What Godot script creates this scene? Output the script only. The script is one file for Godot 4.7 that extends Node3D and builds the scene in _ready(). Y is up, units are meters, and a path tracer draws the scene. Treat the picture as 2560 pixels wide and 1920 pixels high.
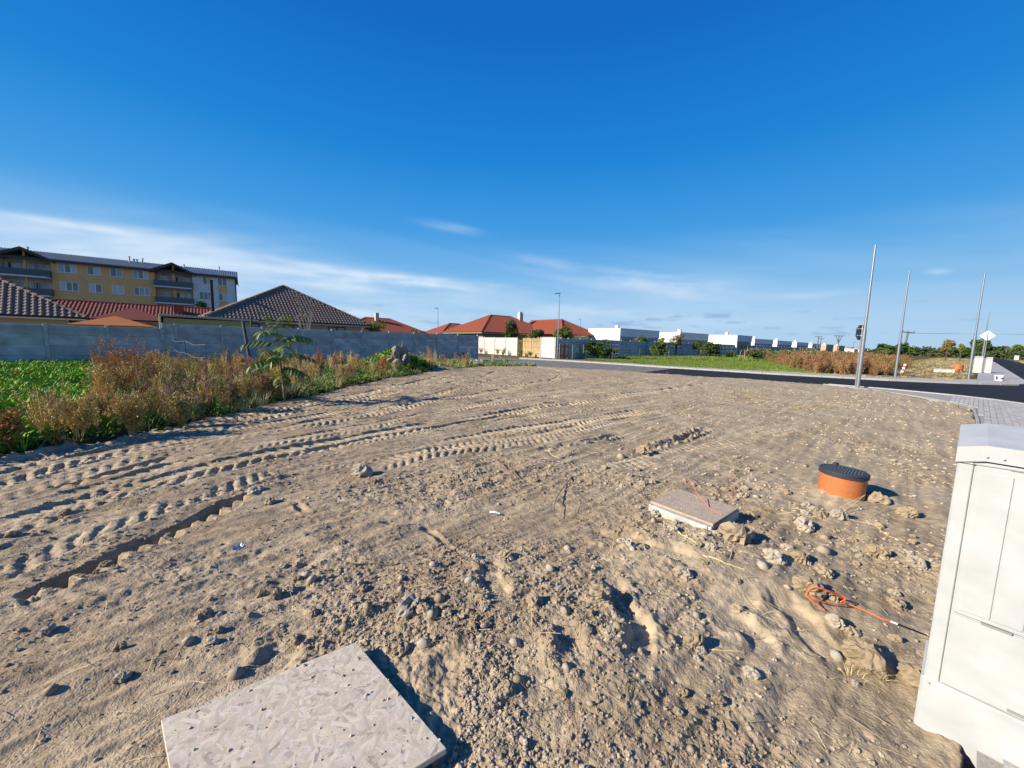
extends Node3D
# ---------------------------------------------------------------- camera model: photo pixels (2560 x 1920) to directions
const FPX := 942.0
const EYE := Vector3(0, 1.6, 0)
const PITCH := 6.3
const ROLL := 1.4
var cam_basis: Basis
var rng := RandomNumberGenerator.new()
var names := {}
var mats := {}
var E1 := Vector3(sin(deg_to_rad(51.0)), 0, -cos(deg_to_rad(51.0)))   # along the main road
var N1 := Vector3(cos(deg_to_rad(51.0)), 0, sin(deg_to_rad(51.0)))    # across it
var FD := Vector3(sin(deg_to_rad(50.3)), 0, -cos(deg_to_rad(50.3)))   # along the concrete fences
var FN := Vector3(cos(deg_to_rad(50.3)), 0, sin(deg_to_rad(50.3)))

func ray(px: float, py: float) -> Vector3:
	return cam_basis * Vector3((px - 1280.0) / FPX, -(py - 960.0) / FPX, -1.0)
func gp(px: float, py: float, h := 0.0) -> Vector3:          # where the ray meets the level y = h
	var d := ray(px, py)
	return EYE + d * ((h - EYE.y) / d.y)
func at(px: float, py: float, depth: float) -> Vector3:      # a point at a known distance ahead
	var d := ray(px, py)
	return EYE + d * (depth / -d.z)
func hgt(px: float, py: float, p: Vector3) -> float:         # height of a pixel standing over the point p
	var d := ray(px, py)
	return EYE.y + d.y * Vector2(p.x, p.z).length() / Vector2(d.x, d.z).length()

# ---------------------------------------------------------------- mesh collector
class Geo:
	var v := PackedVector3Array()
	var n := PackedVector3Array()
	var c := PackedColorArray()
	func tri(a: Vector3, b: Vector3, d: Vector3, col := Color.WHITE) -> void:      # counter-clockwise from outside
		var m := (b - a).cross(d - a).normalized()
		v.append(a); v.append(d); v.append(b)
		n.append(m); n.append(m); n.append(m)
		c.append(col); c.append(col); c.append(col)
	func tri_n(a: Vector3, b: Vector3, d: Vector3, na: Vector3, nb: Vector3, nd: Vector3, col := Color.WHITE) -> void:
		v.append(a); v.append(d); v.append(b)
		n.append(na); n.append(nd); n.append(nb)
		c.append(col); c.append(col); c.append(col)
	func quad(a: Vector3, b: Vector3, d: Vector3, e: Vector3, col := Color.WHITE) -> void:
		tri(a, b, d, col); tri(a, d, e, col)
	func box(ctr: Vector3, size: Vector3, bs := Basis.IDENTITY, col := Color.WHITE) -> void:
		var h := size * 0.5
		var p := []
		for i in 8:
			p.append(ctr + bs * Vector3(h.x if i & 1 else -h.x, h.y if i & 2 else -h.y, h.z if i & 4 else -h.z))
		quad(p[0], p[2], p[3], p[1], col); quad(p[4], p[5], p[7], p[6], col)
		quad(p[0], p[4], p[6], p[2], col); quad(p[1], p[3], p[7], p[5], col)
		quad(p[2], p[6], p[7], p[3], col); quad(p[0], p[1], p[5], p[4], col)
	func cbox(ctr: Vector3, size: Vector3, ch: float, bs := Basis.IDENTITY, col := Color.WHITE) -> void:   # box with bevelled edges
		var h := size * 0.5
		var g := h - Vector3.ONE * ch
		for ax in 3:
			var a2 := (ax + 1) % 3
			var a3 := (ax + 2) % 3
			for s in [-1.0, 1.0]:
				var q := []
				for k in [[-1, -1], [1, -1], [1, 1], [-1, 1]]:
					var r := Vector3.ZERO
					r[ax] = s * h[ax]; r[a2] = k[0] * g[a2]; r[a3] = k[1] * g[a3]
					q.append(ctr + bs * r)
				if s > 0: quad(q[0], q[1], q[2], q[3], col)
				else: quad(q[0], q[3], q[2], q[1], col)
			for s in [-1.0, 1.0]:                               # the edges that run along a3
				for t in [-1.0, 1.0]:
					var r0 := Vector3.ZERO
					var r1 := Vector3.ZERO
					r0[ax] = s * h[ax]; r0[a2] = t * g[a2]
					r1[ax] = s * g[ax]; r1[a2] = t * h[a2]
					var lo0 := r0; lo0[a3] = -g[a3]
					var hi0 := r0; hi0[a3] = g[a3]
					var lo1 := r1; lo1[a3] = -g[a3]
					var hi1 := r1; hi1[a3] = g[a3]
					if s * t > 0: quad(ctr + bs * lo0, ctr + bs * lo1, ctr + bs * hi1, ctr + bs * hi0, col)
					else: quad(ctr + bs * lo1, ctr + bs * lo0, ctr + bs * hi0, ctr + bs * hi1, col)
		for sx in [-1.0, 1.0]:
			for sy in [-1.0, 1.0]:
				for sz in [-1.0, 1.0]:
					var a := ctr + bs * Vector3(sx * h.x, sy * g.y, sz * g.z)
					var b := ctr + bs * Vector3(sx * g.x, sy * h.y, sz * g.z)
					var d := ctr + bs * Vector3(sx * g.x, sy * g.y, sz * h.z)
					if sx * sy * sz > 0: tri(a, b, d, col)
					else: tri(a, d, b, col)
	func tube(pts: Array, radii: Array, sides := 8, caps := true, col := Color.WHITE) -> void:
		var rings := []
		var up := Vector3(0.13, 0.31, 0.94)
		for i in pts.size():
			var t: Vector3 = (pts[min(i + 1, pts.size() - 1)] - pts[max(i - 1, 0)]).normalized()
			var x := t.cross(up).normalized()
			if x.length() < 0.5: x = t.cross(Vector3.RIGHT).normalized()
			var y := t.cross(x)
			up = -y if y.length() > 0.5 and up.dot(-y) > 0.0 else y
			var ring := []
			for k in sides:
				var an := TAU * k / sides
				ring.append([pts[i] + (x * cos(an) + y * sin(an)) * radii[i], x * cos(an) + y * sin(an)])
			rings.append(ring)
		for i in pts.size() - 1:
			for k in sides:
				var l := (k + 1) % sides
				var a = rings[i][k]; var b = rings[i][l]; var d = rings[i + 1][l]; var e = rings[i + 1][k]
				tri_n(a[0], d[0], e[0], a[1], d[1], e[1], col)
				tri_n(a[0], b[0], d[0], a[1], b[1], d[1], col)
		if caps:
			for k in range(1, sides - 1):
				tri(rings[0][0][0], rings[0][k + 1][0], rings[0][k][0], col)
				tri(rings[-1][0][0], rings[-1][k][0], rings[-1][k + 1][0], col)
	func lathe(ctr: Vector3, prof: Array, sides := 24, col := Color.WHITE) -> void:      # [radius, height] from the bottom up
		for i in prof.size() - 1:
			var r0: float = prof[i][0]; var y0: float = prof[i][1]; var r1: float = prof[i + 1][0]; var y1: float = prof[i + 1][1]
			var sl := Vector2(y1 - y0, r0 - r1).normalized()
			for k in sides:
				var a := TAU * k / sides
				var b := TAU * (k + 1) / sides
				var da := Vector3(cos(a), 0, sin(a)); var db := Vector3(cos(b), 0, sin(b))
				var na := Vector3(da.x * sl.x, sl.y, da.z * sl.x); var nb := Vector3(db.x * sl.x, sl.y, db.z * sl.x)
				var p := ctr + da * r0 + Vector3.UP * y0; var q := ctr + db * r0 + Vector3.UP * y0
				var s := ctr + db * r1 + Vector3.UP * y1; var t := ctr + da * r1 + Vector3.UP * y1
				if r0 > 0.0001: tri_n(p, s, q, na, nb, nb, col)
				if r1 > 0.0001: tri_n(p, t, s, na, na, nb, col)
	func leaf(p: Vector3, dir: Vector3, side: Vector3, ln: float, wd: float, col := Color.WHITE) -> void:  # a pointed leaf of two faces folded along its rib
		var nn := dir.cross(side).normalized()
		var tip := p + dir * ln - nn * ln * 0.12
		var l := p + dir * ln * 0.45 + side * wd + nn * wd * 0.25
		var r := p + dir * ln * 0.45 - side * wd + nn * wd * 0.25
		tri(p, tip, l, col); tri(p, r, tip, col)
	func mesh(m: Material = null) -> ArrayMesh:
		var a := []
		a.resize(Mesh.ARRAY_MAX)
		a[Mesh.ARRAY_VERTEX] = v; a[Mesh.ARRAY_NORMAL] = n; a[Mesh.ARRAY_COLOR] = c
		var am := ArrayMesh.new()
		am.add_surface_from_arrays(Mesh.PRIMITIVE_TRIANGLES, a)
		if m: am.surface_set_material(0, m)
		return am

# ---------------------------------------------------------------- objects
func numbered(called: String) -> String:
	var k: int = names.get(called, 0)
	names[called] = k + 1
	return called if k == 0 else "%s_%03d" % [called, k]
func tag(o: Node, label: String, category: String, group := "", kind := "") -> Node:
	if label: o.set_meta("label", label)
	if category: o.set_meta("category", category)
	if group: o.set_meta("group", group)
	if kind: o.set_meta("kind", kind)
	return o
func thing(called: String, where: Vector3, label: String, category: String, group := "") -> Node3D:
	var o := Node3D.new()
	o.name = numbered(called)
	add_child(o)
	o.position = where
	tag(o, label, category, group)
	return o
func obj(called: String, shape, m: Material, parent: Node = null) -> MeshInstance3D:
	var o := MeshInstance3D.new()
	o.mesh = shape.mesh() if shape is Geo else shape
	o.material_override = m
	if parent == null:
		o.name = numbered(called)
		add_child(o)
	else:
		var key := "%d/%s" % [parent.get_instance_id(), called]
		var k: int = names.get(key, 0)
		names[key] = k + 1
		o.name = called if k == 0 else "%s_%03d" % [called, k]
		parent.add_child(o)
	return o
func struct_(called: String, shape, m: Material) -> MeshInstance3D:
	var o := obj(called, shape, m)
	o.set_meta("kind", "structure")
	return o
func multi(called: String, mesh: Mesh, m: Material, xf: Array, cols: Array, parent: Node = null) -> MultiMeshInstance3D:
	var mm := MultiMesh.new()
	mm.transform_format = MultiMesh.TRANSFORM_3D
	mm.use_colors = cols.size() > 0
	mm.mesh = mesh
	mm.instance_count = xf.size()
	for i in xf.size():
		mm.set_instance_transform(i, xf[i])
		if cols.size() > 0: mm.set_instance_color(i, cols[i])
	var o := MultiMeshInstance3D.new()
	o.multimesh = mm
	o.material_override = m
	o.set_meta("kind", "stuff")
	if parent == null:
		o.name = numbered(called)
		add_child(o)
	else:
		o.name = called
		parent.add_child(o, true)
	return o
func basis_of(dir: Vector3) -> Basis:          # x along dir, y up, z to its right
	var x := dir.normalized()
	return Basis(x, Vector3.UP, x.cross(Vector3.UP))

# ---------------------------------------------------------------- materials
func lin(r: float, g: float, b: float) -> Color:
	return Color(r, g, b).linear_to_srgb()
var tex := {}
func make_tex(key: String, size: int, fn: Callable) -> void:
	var im := Image.create(size, size, false, Image.FORMAT_RGB8)
	for y in size:
		for x in size:
			im.set_pixel(x, y, fn.call(x, y))
	tex[key] = ImageTexture.create_from_image(im)
func seamless(size: int, freq: float, oct: int, seed_: int, kind := FastNoiseLite.TYPE_SIMPLEX_SMOOTH) -> Image:
	var f := FastNoiseLite.new()
	f.noise_type = kind
	f.seed = seed_
	f.frequency = freq
	f.fractal_octaves = oct
	f.fractal_type = FastNoiseLite.FRACTAL_FBM if oct > 1 else FastNoiseLite.FRACTAL_NONE
	return f.get_seamless_image(size, size)
func tex_from(key: String, a: Image, b: Image, wa: float, wb: float, lo: float) -> void:   # grey, between lo and 1
	var n := a.get_width()
	var im := Image.create(n, n, false, Image.FORMAT_RGB8)
	for y in n:
		for x in n:
			var t := clampf(a.get_pixel(x, y).r * wa + b.get_pixel(x, y).r * wb, 0.0, 1.0)
			var q := lo + (1.0 - lo) * t
			im.set_pixel(x, y, Color(q, q, q))
	tex[key] = ImageTexture.create_from_image(im)
func make_textures() -> void:
	var fine := seamless(512, 0.05, 4, 3)
	var mid := seamless(512, 0.012, 4, 7)
	var big := seamless(512, 0.006, 3, 11)
	tex_from("grain", fine, mid, 0.6, 0.4, 0.72)
	tex_from("blotch", big, fine, 0.7, 0.3, 0.62)
	tex_from("soft", mid, big, 0.5, 0.5, 0.86)
	# soil: crumbs of many sizes
	var cell := FastNoiseLite.new()
	cell.noise_type = FastNoiseLite.TYPE_CELLULAR
	cell.cellular_return_type = FastNoiseLite.RETURN_DISTANCE
	cell.frequency = 0.035; cell.seed = 21
	cell.fractal_octaves = 3; cell.fractal_type = FastNoiseLite.FRACTAL_FBM
	var crumbs := cell.get_seamless_image(1024, 1024)
	var f2 := seamless(1024, 0.06, 4, 5)
	var f3 := seamless(1024, 0.008, 4, 15)
	var hi := Image.create(1024, 1024, false, Image.FORMAT_RGB8)
	var co := Image.create(1024, 1024, false, Image.FORMAT_RGB8)
	for y in 1024:
		for x in 1024:
			var k := 1.0 - crumbs.get_pixel(x, y).r
			var q := f2.get_pixel(x, y).r
			var w := f3.get_pixel(x, y).r
			var hh := clampf(0.55 * k + 0.3 * q + 0.15 * w, 0, 1)
			hi.set_pixel(x, y, Color(hh, hh, hh))
			var t := clampf(0.82 + 0.16 * (q - 0.5) + 0.26 * (w - 0.5), 0, 1)
			co.set_pixel(x, y, Color(t, t * (0.995 - 0.02 * w), t * (0.985 - 0.05 * w)))
	tex["soil_h"] = ImageTexture.create_from_image(hi)
	tex["soil"] = ImageTexture.create_from_image(co)
	# pressed wood strands
	var r := RandomNumberGenerator.new()
	r.seed = 77
	var im := Image.create(512, 512, false, Image.FORMAT_RGB8)
	im.fill(Color(0.86, 0.83, 0.78))
	for i in 2600:
		var cx := r.randf() * 512; var cy := r.randf() * 512
		var an := r.randf() * PI
		var ln := r.randf_range(20, 85); var wd := r.randf_range(5, 16)
		var tone := r.randf_range(0.82, 0.97) if r.randf() < 0.93 else r.randf_range(0.68, 0.82)
		var col := Color(tone, tone * r.randf_range(0.95, 0.985), tone * r.randf_range(0.88, 0.95))
		for a in int(ln):
			var nar := absf(a / ln - 0.5) * 0.5
			for b in range(int(wd * nar * 0.4), int(wd * (1.0 - nar * 0.4))):
				var x := cx + cos(an) * a - sin(an) * b
				var y := cy + sin(an) * a + cos(an) * b
				im.set_pixel(posmod(int(x), 512), posmod(int(y), 512), col * (0.93 if b <= int(wd * nar * 0.4) else 1.0))
	tex["osb"] = ImageTexture.create_from_image(im)
	# streaks along x (cast boards, planks)
	var st := Image.create(512, 512, false, Image.FORMAT_RGB8)
	for y in 512:
		for x in 512:
			var q := fine.get_pixel(posmod(x / 7, 512), y).r * 0.7 + mid.get_pixel(x, y).r * 0.3
			var t := 0.72 + 0.28 * q
			st.set_pixel(x, y, Color(t, t, t))
	tex["streak"] = ImageTexture.create_from_image(st)
func pm(key: String, col: Color, rough := 0.9, texture := "", scale := 1.0, bump := 0.0, opt := {}) -> StandardMaterial3D:
	if mats.has(key): return mats[key]
	var m := StandardMaterial3D.new()
	m.albedo_color = col
	m.roughness = rough
	m.metallic_specular = opt.get("spec", 0.4)
	if texture:
		m.albedo_texture = tex[texture]
		m.uv1_triplanar = true
		m.uv1_world_triplanar = opt.get("world", true)
		m.uv1_scale = Vector3.ONE * scale
		if bump > 0.0:
			m.heightmap_enabled = true
			m.heightmap_texture = tex[opt.get("h", texture)]
			m.heightmap_scale = bump
	m.metallic = opt.get("metal", 0.0)
	if opt.get("vc", false): m.vertex_color_use_as_albedo = true
	if opt.get("leaf", false):
		m.backlight_enabled = true
		m.backlight = opt.get("back", Color(0.25, 0.28, 0.1))
		m.cull_mode = BaseMaterial3D.CULL_DISABLED
	mats[key] = m
	return m

# ---------------------------------------------------------------- sky
func sky_color(az: float, el: float, nz: FastNoiseLite, n2: FastNoiseLite, streaks: Array) -> Color:
	var t := clampf(el / (PI * 0.5), 0.0, 1.0)
	var e := rad_to_deg(el)
	# deep blue overhead, paler towards the horizon
	var c := Color(0.30, 0.52, 0.78)
	var stops := [[0.0, Color(0.40, 0.58, 0.76)], [4.0, Color(0.34, 0.55, 0.77)], [9.0, Color(0.17, 0.43, 0.74)], [15.0, Color(0.055, 0.305, 0.69)], [24.0, Color(0.014, 0.21, 0.61)], [36.0, Color(0.007, 0.135, 0.50)], [50.0, Color(0.005, 0.095, 0.42)], [90.0, Color(0.004, 0.065, 0.32)]]
	for i in stops.size() - 1:
		if e >= stops[i][0] and e <= stops[i + 1][0]:
			c = stops[i][1].lerp(stops[i + 1][1], (e - stops[i][0]) / (stops[i + 1][0] - stops[i][0]))
	if e < 34.0:
		# thin ice cloud in long combed bands
		for s in streaks:
			var da: float = wrapf(az - s.az, -PI, PI)
			if absf(da) > s.l * 2.4: continue
			var de: float = el - s.el
			var u: float = (da * s.c + de * s.s) / s.l
			var v: float = (-da * s.s + de * s.c) / s.w
			v = v * 0.55 if v < 0.0 and s.soft else v
			var w := exp(-u * u * 1.2 - v * v * 1.6)
			if w < 0.01: continue
			var tx: float = 0.5 + 0.5 * nz.get_noise_2d((da * s.c + de * s.s) * 260.0 + s.az * 900.0, (-da * s.s + de * s.c) * 2600.0)
			var ty: float = 0.5 + 0.5 * nz.get_noise_2d(da * 1100.0 + 500.0, de * 2300.0)
			var a: float = clampf(w * s.a * (0.12 + 1.35 * smoothstep(0.2, 0.85, tx) * (0.4 + 0.9 * ty)), 0.0, 0.92)
			c = c.lerp(s.col, a)
		# a faint veil everywhere low down, and a few small flat clouds near the horizon
		var veil := clampf(1.0 - absf(e - 7.0) / 9.0, 0.0, 1.0) * clampf(0.5 + 0.9 * nz.get_noise_2d(cos(az) * 300.0, sin(az) * 300.0 + e * 30.0), 0.0, 1.0)
		c = c.lerp(Color(0.55, 0.68, 0.83), veil * 0.22)
		if e > 1.2 and e < 6.0:
			var q := n2.get_noise_3d(cos(az) * 560.0, sin(az) * 560.0, e * 110.0) + 0.25 * nz.get_noise_3d(cos(az) * 90.0, sin(az) * 90.0, 50.0)
			var k := smoothstep(0.30, 0.50, q) * smoothstep(1.2, 2.0, e) * (1.0 - smoothstep(3.8, 6.0, e))
			c = c.lerp(Color(0.25, 0.385, 0.60), k * 0.7)
	return c
func make_sky() -> ImageTexture:
	var w := 2048
	var h := 1024
	var im := Image.create(w, h, false, Image.FORMAT_RGBF)
	var nz := FastNoiseLite.new()
	nz.seed = 4; nz.frequency = 0.01; nz.fractal_octaves = 5; nz.fractal_type = FastNoiseLite.FRACTAL_FBM
	nz.noise_type = FastNoiseLite.TYPE_SIMPLEX_SMOOTH
	var n2 := FastNoiseLite.new()
	n2.seed = 9; n2.frequency = 0.012; n2.fractal_octaves = 4; n2.fractal_type = FastNoiseLite.FRACTAL_FBM
	var streaks := []
	# [pixel from, pixel to, half width in degrees, strength, soft below]
	for q in [[-900, 520, -60, 560, 2.2, 0.75, true], [-40, 536, 420, 600, 0.8, 0.85, true], [-150, 640, 560, 640, 3.4, 0.7, true], [330, 610, 640, 660, 1.5, 0.65, true],
			[640, 668, 1180, 716, 1.25, 1.0, true], [560, 640, 900, 690, 1.3, 0.6, true], [1050, 548, 1190, 578, 0.55, 0.22, true], [1470, 690, 1830, 716, 1.5, 0.6, true],
			[1300, 650, 1420, 668, 1.0, 0.25, true], [1960, 742, 2110, 732, 0.45, 0.5, false], [2320, 680, 2372, 679, 0.28, 0.6, false], [1180, 760, 1900, 790, 2.0, 0.35, true],
			[560, 750, 1100, 800, 2.4, 0.45, true], [2900, 600, 3700, 700, 2.0, 0.5, true], [-3000, 560, -1500, 500, 2.5, 0.7, true]]:
		var a := ray(q[0], q[1]); var b := ray(q[2], q[3])
		var az0 := atan2(a.x, -a.z); var az1 := atan2(b.x, -b.z)
		var el0 := atan2(a.y, Vector2(a.x, a.z).length()); var el1 := atan2(b.y, Vector2(b.x, b.z).length())
		var d := Vector2(az1 - az0, el1 - el0)
		streaks.append({"az": (az0 + az1) * 0.5, "el": (el0 + el1) * 0.5, "l": d.length() * 0.62, "w": deg_to_rad(q[4]), "c": d.normalized().x, "s": d.normalized().y, "a": q[5], "soft": q[6], "col": Color(0.70, 0.79, 0.90)})
	for y in h:
		var el := PI * 0.5 - PI * (y + 0.5) / h
		if el < -0.02:
			for x in w: im.set_pixel(x, y, Color(0.16, 0.15, 0.13))
			continue
		if el > deg_to_rad(34.0):
			var cc := sky_color(0, el, nz, n2, streaks)
			for x in w: im.set_pixel(x, y, cc)
			continue
		for x in w:
			im.set_pixel(x, y, sky_color(wrapf(TAU * (x + 0.5) / w, -PI, PI), maxf(el, 0.0), nz, n2, streaks))
	return ImageTexture.create_from_image(im)

func set_view() -> void:
	cam_basis = Basis(Vector3.RIGHT, deg_to_rad(-PITCH)) * Basis(Vector3.BACK, deg_to_rad(ROLL))
	var cam := Camera3D.new()
	cam.name = "camera"
	cam.fov = rad_to_deg(2.0 * atan(960.0 / FPX))
	cam.near = 0.05
	cam.far = 6000.0
	cam.transform = Transform3D(cam_basis, EYE)
	add_child(cam)
	cam.current = true
	var env := Environment.new()
	env.background_mode = Environment.BG_SKY
	var sky := Sky.new()
	var sm := PanoramaSkyMaterial.new()
	sm.panorama = make_sky()
	sky.sky_material = sm
	env.sky = sky
	env.background_energy_multiplier = 0.62
	env.tonemap_mode = Environment.TONE_MAPPER_LINEAR
	env.tonemap_exposure = 1.8
	env.sdfgi_enabled = true
	env.ssao_enabled = true
	env.ssil_enabled = true
	var we := WorldEnvironment.new()
	we.name = "world_environment"
	we.environment = env
	add_child(we)
	var sun := DirectionalLight3D.new()
	sun.name = "sun"
	sun.light_energy = 1.6
	sun.light_color = Color(1.0, 0.95, 0.865)
	sun.light_angular_distance = 0.53
	sun.shadow_enabled = true
	var az := deg_to_rad(-109.0); var el := deg_to_rad(27.0)
	var to_sun := Vector3(sin(az) * cos(el), sin(el), -cos(az) * cos(el))
	add_child(sun)
	sun.look_at_from_position(to_sun * 50.0, Vector3.ZERO)

# ---------------------------------------------------------------- ground: one sheet, fine near the camera
const GX0 := -14.0
const GZ0 := -32.0
const GS := 0.016
const GW := 1875
const GH := 2000
var hg := PackedFloat32Array()       # wheel tracks and pits pressed into the soil
var rg := PackedFloat32Array()       # how smooth they left it
var n_a := FastNoiseLite.new()
var n_b := FastNoiseLite.new()
var n_c := FastNoiseLite.new()
var n_d := FastNoiseLite.new()
var paved := PackedVector2Array()
var weedy := PackedVector2Array()

func flat(p: Vector3) -> Vector2: return Vector2(p.x, p.z)
func path_px(a: Array) -> Array:
	var ctl := []
	for q in a: ctl.append(flat(gp(q[0], q[1])))
	var out := []
	for i in ctl.size() - 1:
		var p0: Vector2 = ctl[max(i - 1, 0)]; var p1: Vector2 = ctl[i]; var p2: Vector2 = ctl[i + 1]; var p3: Vector2 = ctl[min(i + 2, ctl.size() - 1)]
		var steps := maxi(2, int(p1.distance_to(p2) / 0.1))
		for k in steps:
			out.append(p1.cubic_interpolate(p2, p0, p3, float(k) / steps))
	out.append(ctl[-1])
	return out
func stamp(a: Array, half: float, fn: Callable, from_px := true) -> void:     # fn(s, u, total) gives (height to add, smoothing 0..1)
	var pts: Array = path_px(a) if from_px else a
	var s := 0.0
	var total := 0.0
	for i in pts.size() - 1: total += pts[i].distance_to(pts[i + 1])
	var best := {}
	for i in pts.size() - 1:
		var p: Vector2 = pts[i]; var q: Vector2 = pts[i + 1]
		var ln := p.distance_to(q)
		if ln < 0.0001: continue
		var t := (q - p) / ln
		var r := Vector2(-t.y, t.x)
		var ix0 := int((minf(p.x, q.x) - half - GX0) / GS); var ix1 := int((maxf(p.x, q.x) + half - GX0) / GS) + 1
		var iz0 := int((minf(p.y, q.y) - half - GZ0) / GS); var iz1 := int((maxf(p.y, q.y) + half - GZ0) / GS) + 1
		for iz in range(maxi(iz0, 0), mini(iz1, GH - 1) + 1):
			for ix in range(maxi(ix0, 0), mini(ix1, GW - 1) + 1):
				var d := Vector2(GX0 + ix * GS, GZ0 + iz * GS) - p
				var al := d.dot(t)
				if al < -0.05 or al > ln + 0.05: continue
				var u := d.dot(r)
				if absf(u) > half: continue
				var key := iz * GW + ix
				if best.has(key) and absf(best[key].y) <= absf(u): continue
				best[key] = Vector2(s + al, u)
		s += ln
	for key in best:
		var o: Vector2 = fn.call(best[key].x, best[key].y, total)
		hg[key] += o.x * (1.0 - 0.5 * rg[key])
		rg[key] = maxf(rg[key], o.y)
func tyre(width: float, depth: float, pitch: float, seed_: float, berm := 0.02) -> Callable:
	return func(s: float, u: float, total: float) -> Vector2:
		var ends := smoothstep(0.0, 0.5, s) * (1.0 - smoothstep(total - 0.6, total, s))
		var wob := n_b.get_noise_2d(s * 10.0, seed_ * 50.0)
		var x := (u + wob * 0.03) / (width * 0.5)
		var ax := absf(x)
		# prints come and go with how soft the soil was
		var fade := clampf(0.74 + 1.4 * n_c.get_noise_2d(s * 8.0, seed_ * 31.0 + x * 5.0), 0.05, 1.35)
		if ax > 1.0:
			var b := maxf(0.0, 1.0 - absf(ax - 1.12) / 0.16)
			return Vector2(berm * b * fade * ends * (1.0 + 2.0 * n_b.get_noise_2d(s * 120.0, u * 120.0)), 0.35 * b)
		var ph: float
		var lug: float
		if int(seed_) % 3 == 0:       # blocks in three rows
			var row := floorf((x + 1.0) * 1.5)
			ph = fposmod(s / pitch + row * 0.37, 1.0)
			var rx := fposmod((x + 1.0) * 1.5, 1.0)
			lug = smoothstep(0.0, 0.07, ph) * (1.0 - smoothstep(0.5, 0.57, ph)) * smoothstep(0.08, 0.16, rx) * (1.0 - smoothstep(0.84, 0.92, rx))
		else:                         # chevron lugs press deeper than the carcass
			ph = fposmod((s + ax * pitch * 1.1 + (pitch * 0.5 if x > 0.0 else 0.0)) / pitch + 0.25 * n_c.get_noise_2d(s * 20.0, seed_), 1.0)
			lug = smoothstep(0.0, 0.07, ph) * (1.0 - smoothstep(0.42, 0.49, ph)) * smoothstep(0.08, 0.14, ax)
		var rim := 0.18 * smoothstep(0.6, 0.75, ax)
		return Vector2(-depth * fade * ends * (0.08 + rim + 0.8 * lug) * (1.0 - smoothstep(0.96, 1.0, ax)), 0.9 * ends * clampf(fade * 1.4, 0.0, 1.0))
func rut(width: float, depth: float, berm: float, seed_: float) -> Callable:
	return func(s: float, u: float, total: float) -> Vector2:
		var ends := smoothstep(0.0, 0.25, s) * (1.0 - smoothstep(total - 0.3, total, s))
		var wob := n_b.get_noise_2d(s * 110.0, seed_ * 50.0)
		var x := (u + wob * width * 0.3) / (width * 0.5)
		var f := 0.7 + 0.5 * n_c.get_noise_2d(s * 40.0, seed_ * 7.0)
		var dip := 1.0 - smoothstep(0.55, 1.0, absf(x))
		var bm := maxf(0.0, 1.0 - absf(absf(x) - 1.45) / 0.6)
		return Vector2((-depth * dip + berm * bm * (1.0 + 2.6 * n_b.get_noise_2d(s * 260.0, u * 260.0))) * f * ends, 0.5 * dip)
func toothed(width: float, depth: float, pitch: float, seed_: float) -> Callable:      # a wheel edge that broke in, lug prints along one side
	return func(s: float, u: float, total: float) -> Vector2:
		var ends := smoothstep(0.0, 0.12, s) * (1.0 - smoothstep(total - 0.12, total, s))
		var wob := n_b.get_noise_2d(s * 40.0, seed_ * 50.0)
		var w := u + wob * 0.022 + 0.012 * n_b.get_noise_2d(s * 160.0, u * 160.0)
		var groove := smoothstep(-width * 0.5, -width * 0.38, w) * (1.0 - smoothstep(width * 0.38, width * 0.5, w))
		var ph := fposmod(s / pitch, 1.0)
		var pit := smoothstep(0.0, 0.08, ph) * (1.0 - smoothstep(0.45, 0.53, ph)) * smoothstep(width * 0.3, width * 0.36, w) * (1.0 - smoothstep(width * 1.45, width * 1.6, w))
		var keep := clampf(0.85 + 1.3 * n_c.get_noise_2d(s * 14.0, seed_), 0.2, 1.2)
		return Vector2(-depth * ends * keep * maxf(groove, pit * 0.5), 0.9 * maxf(groove, pit))
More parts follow.
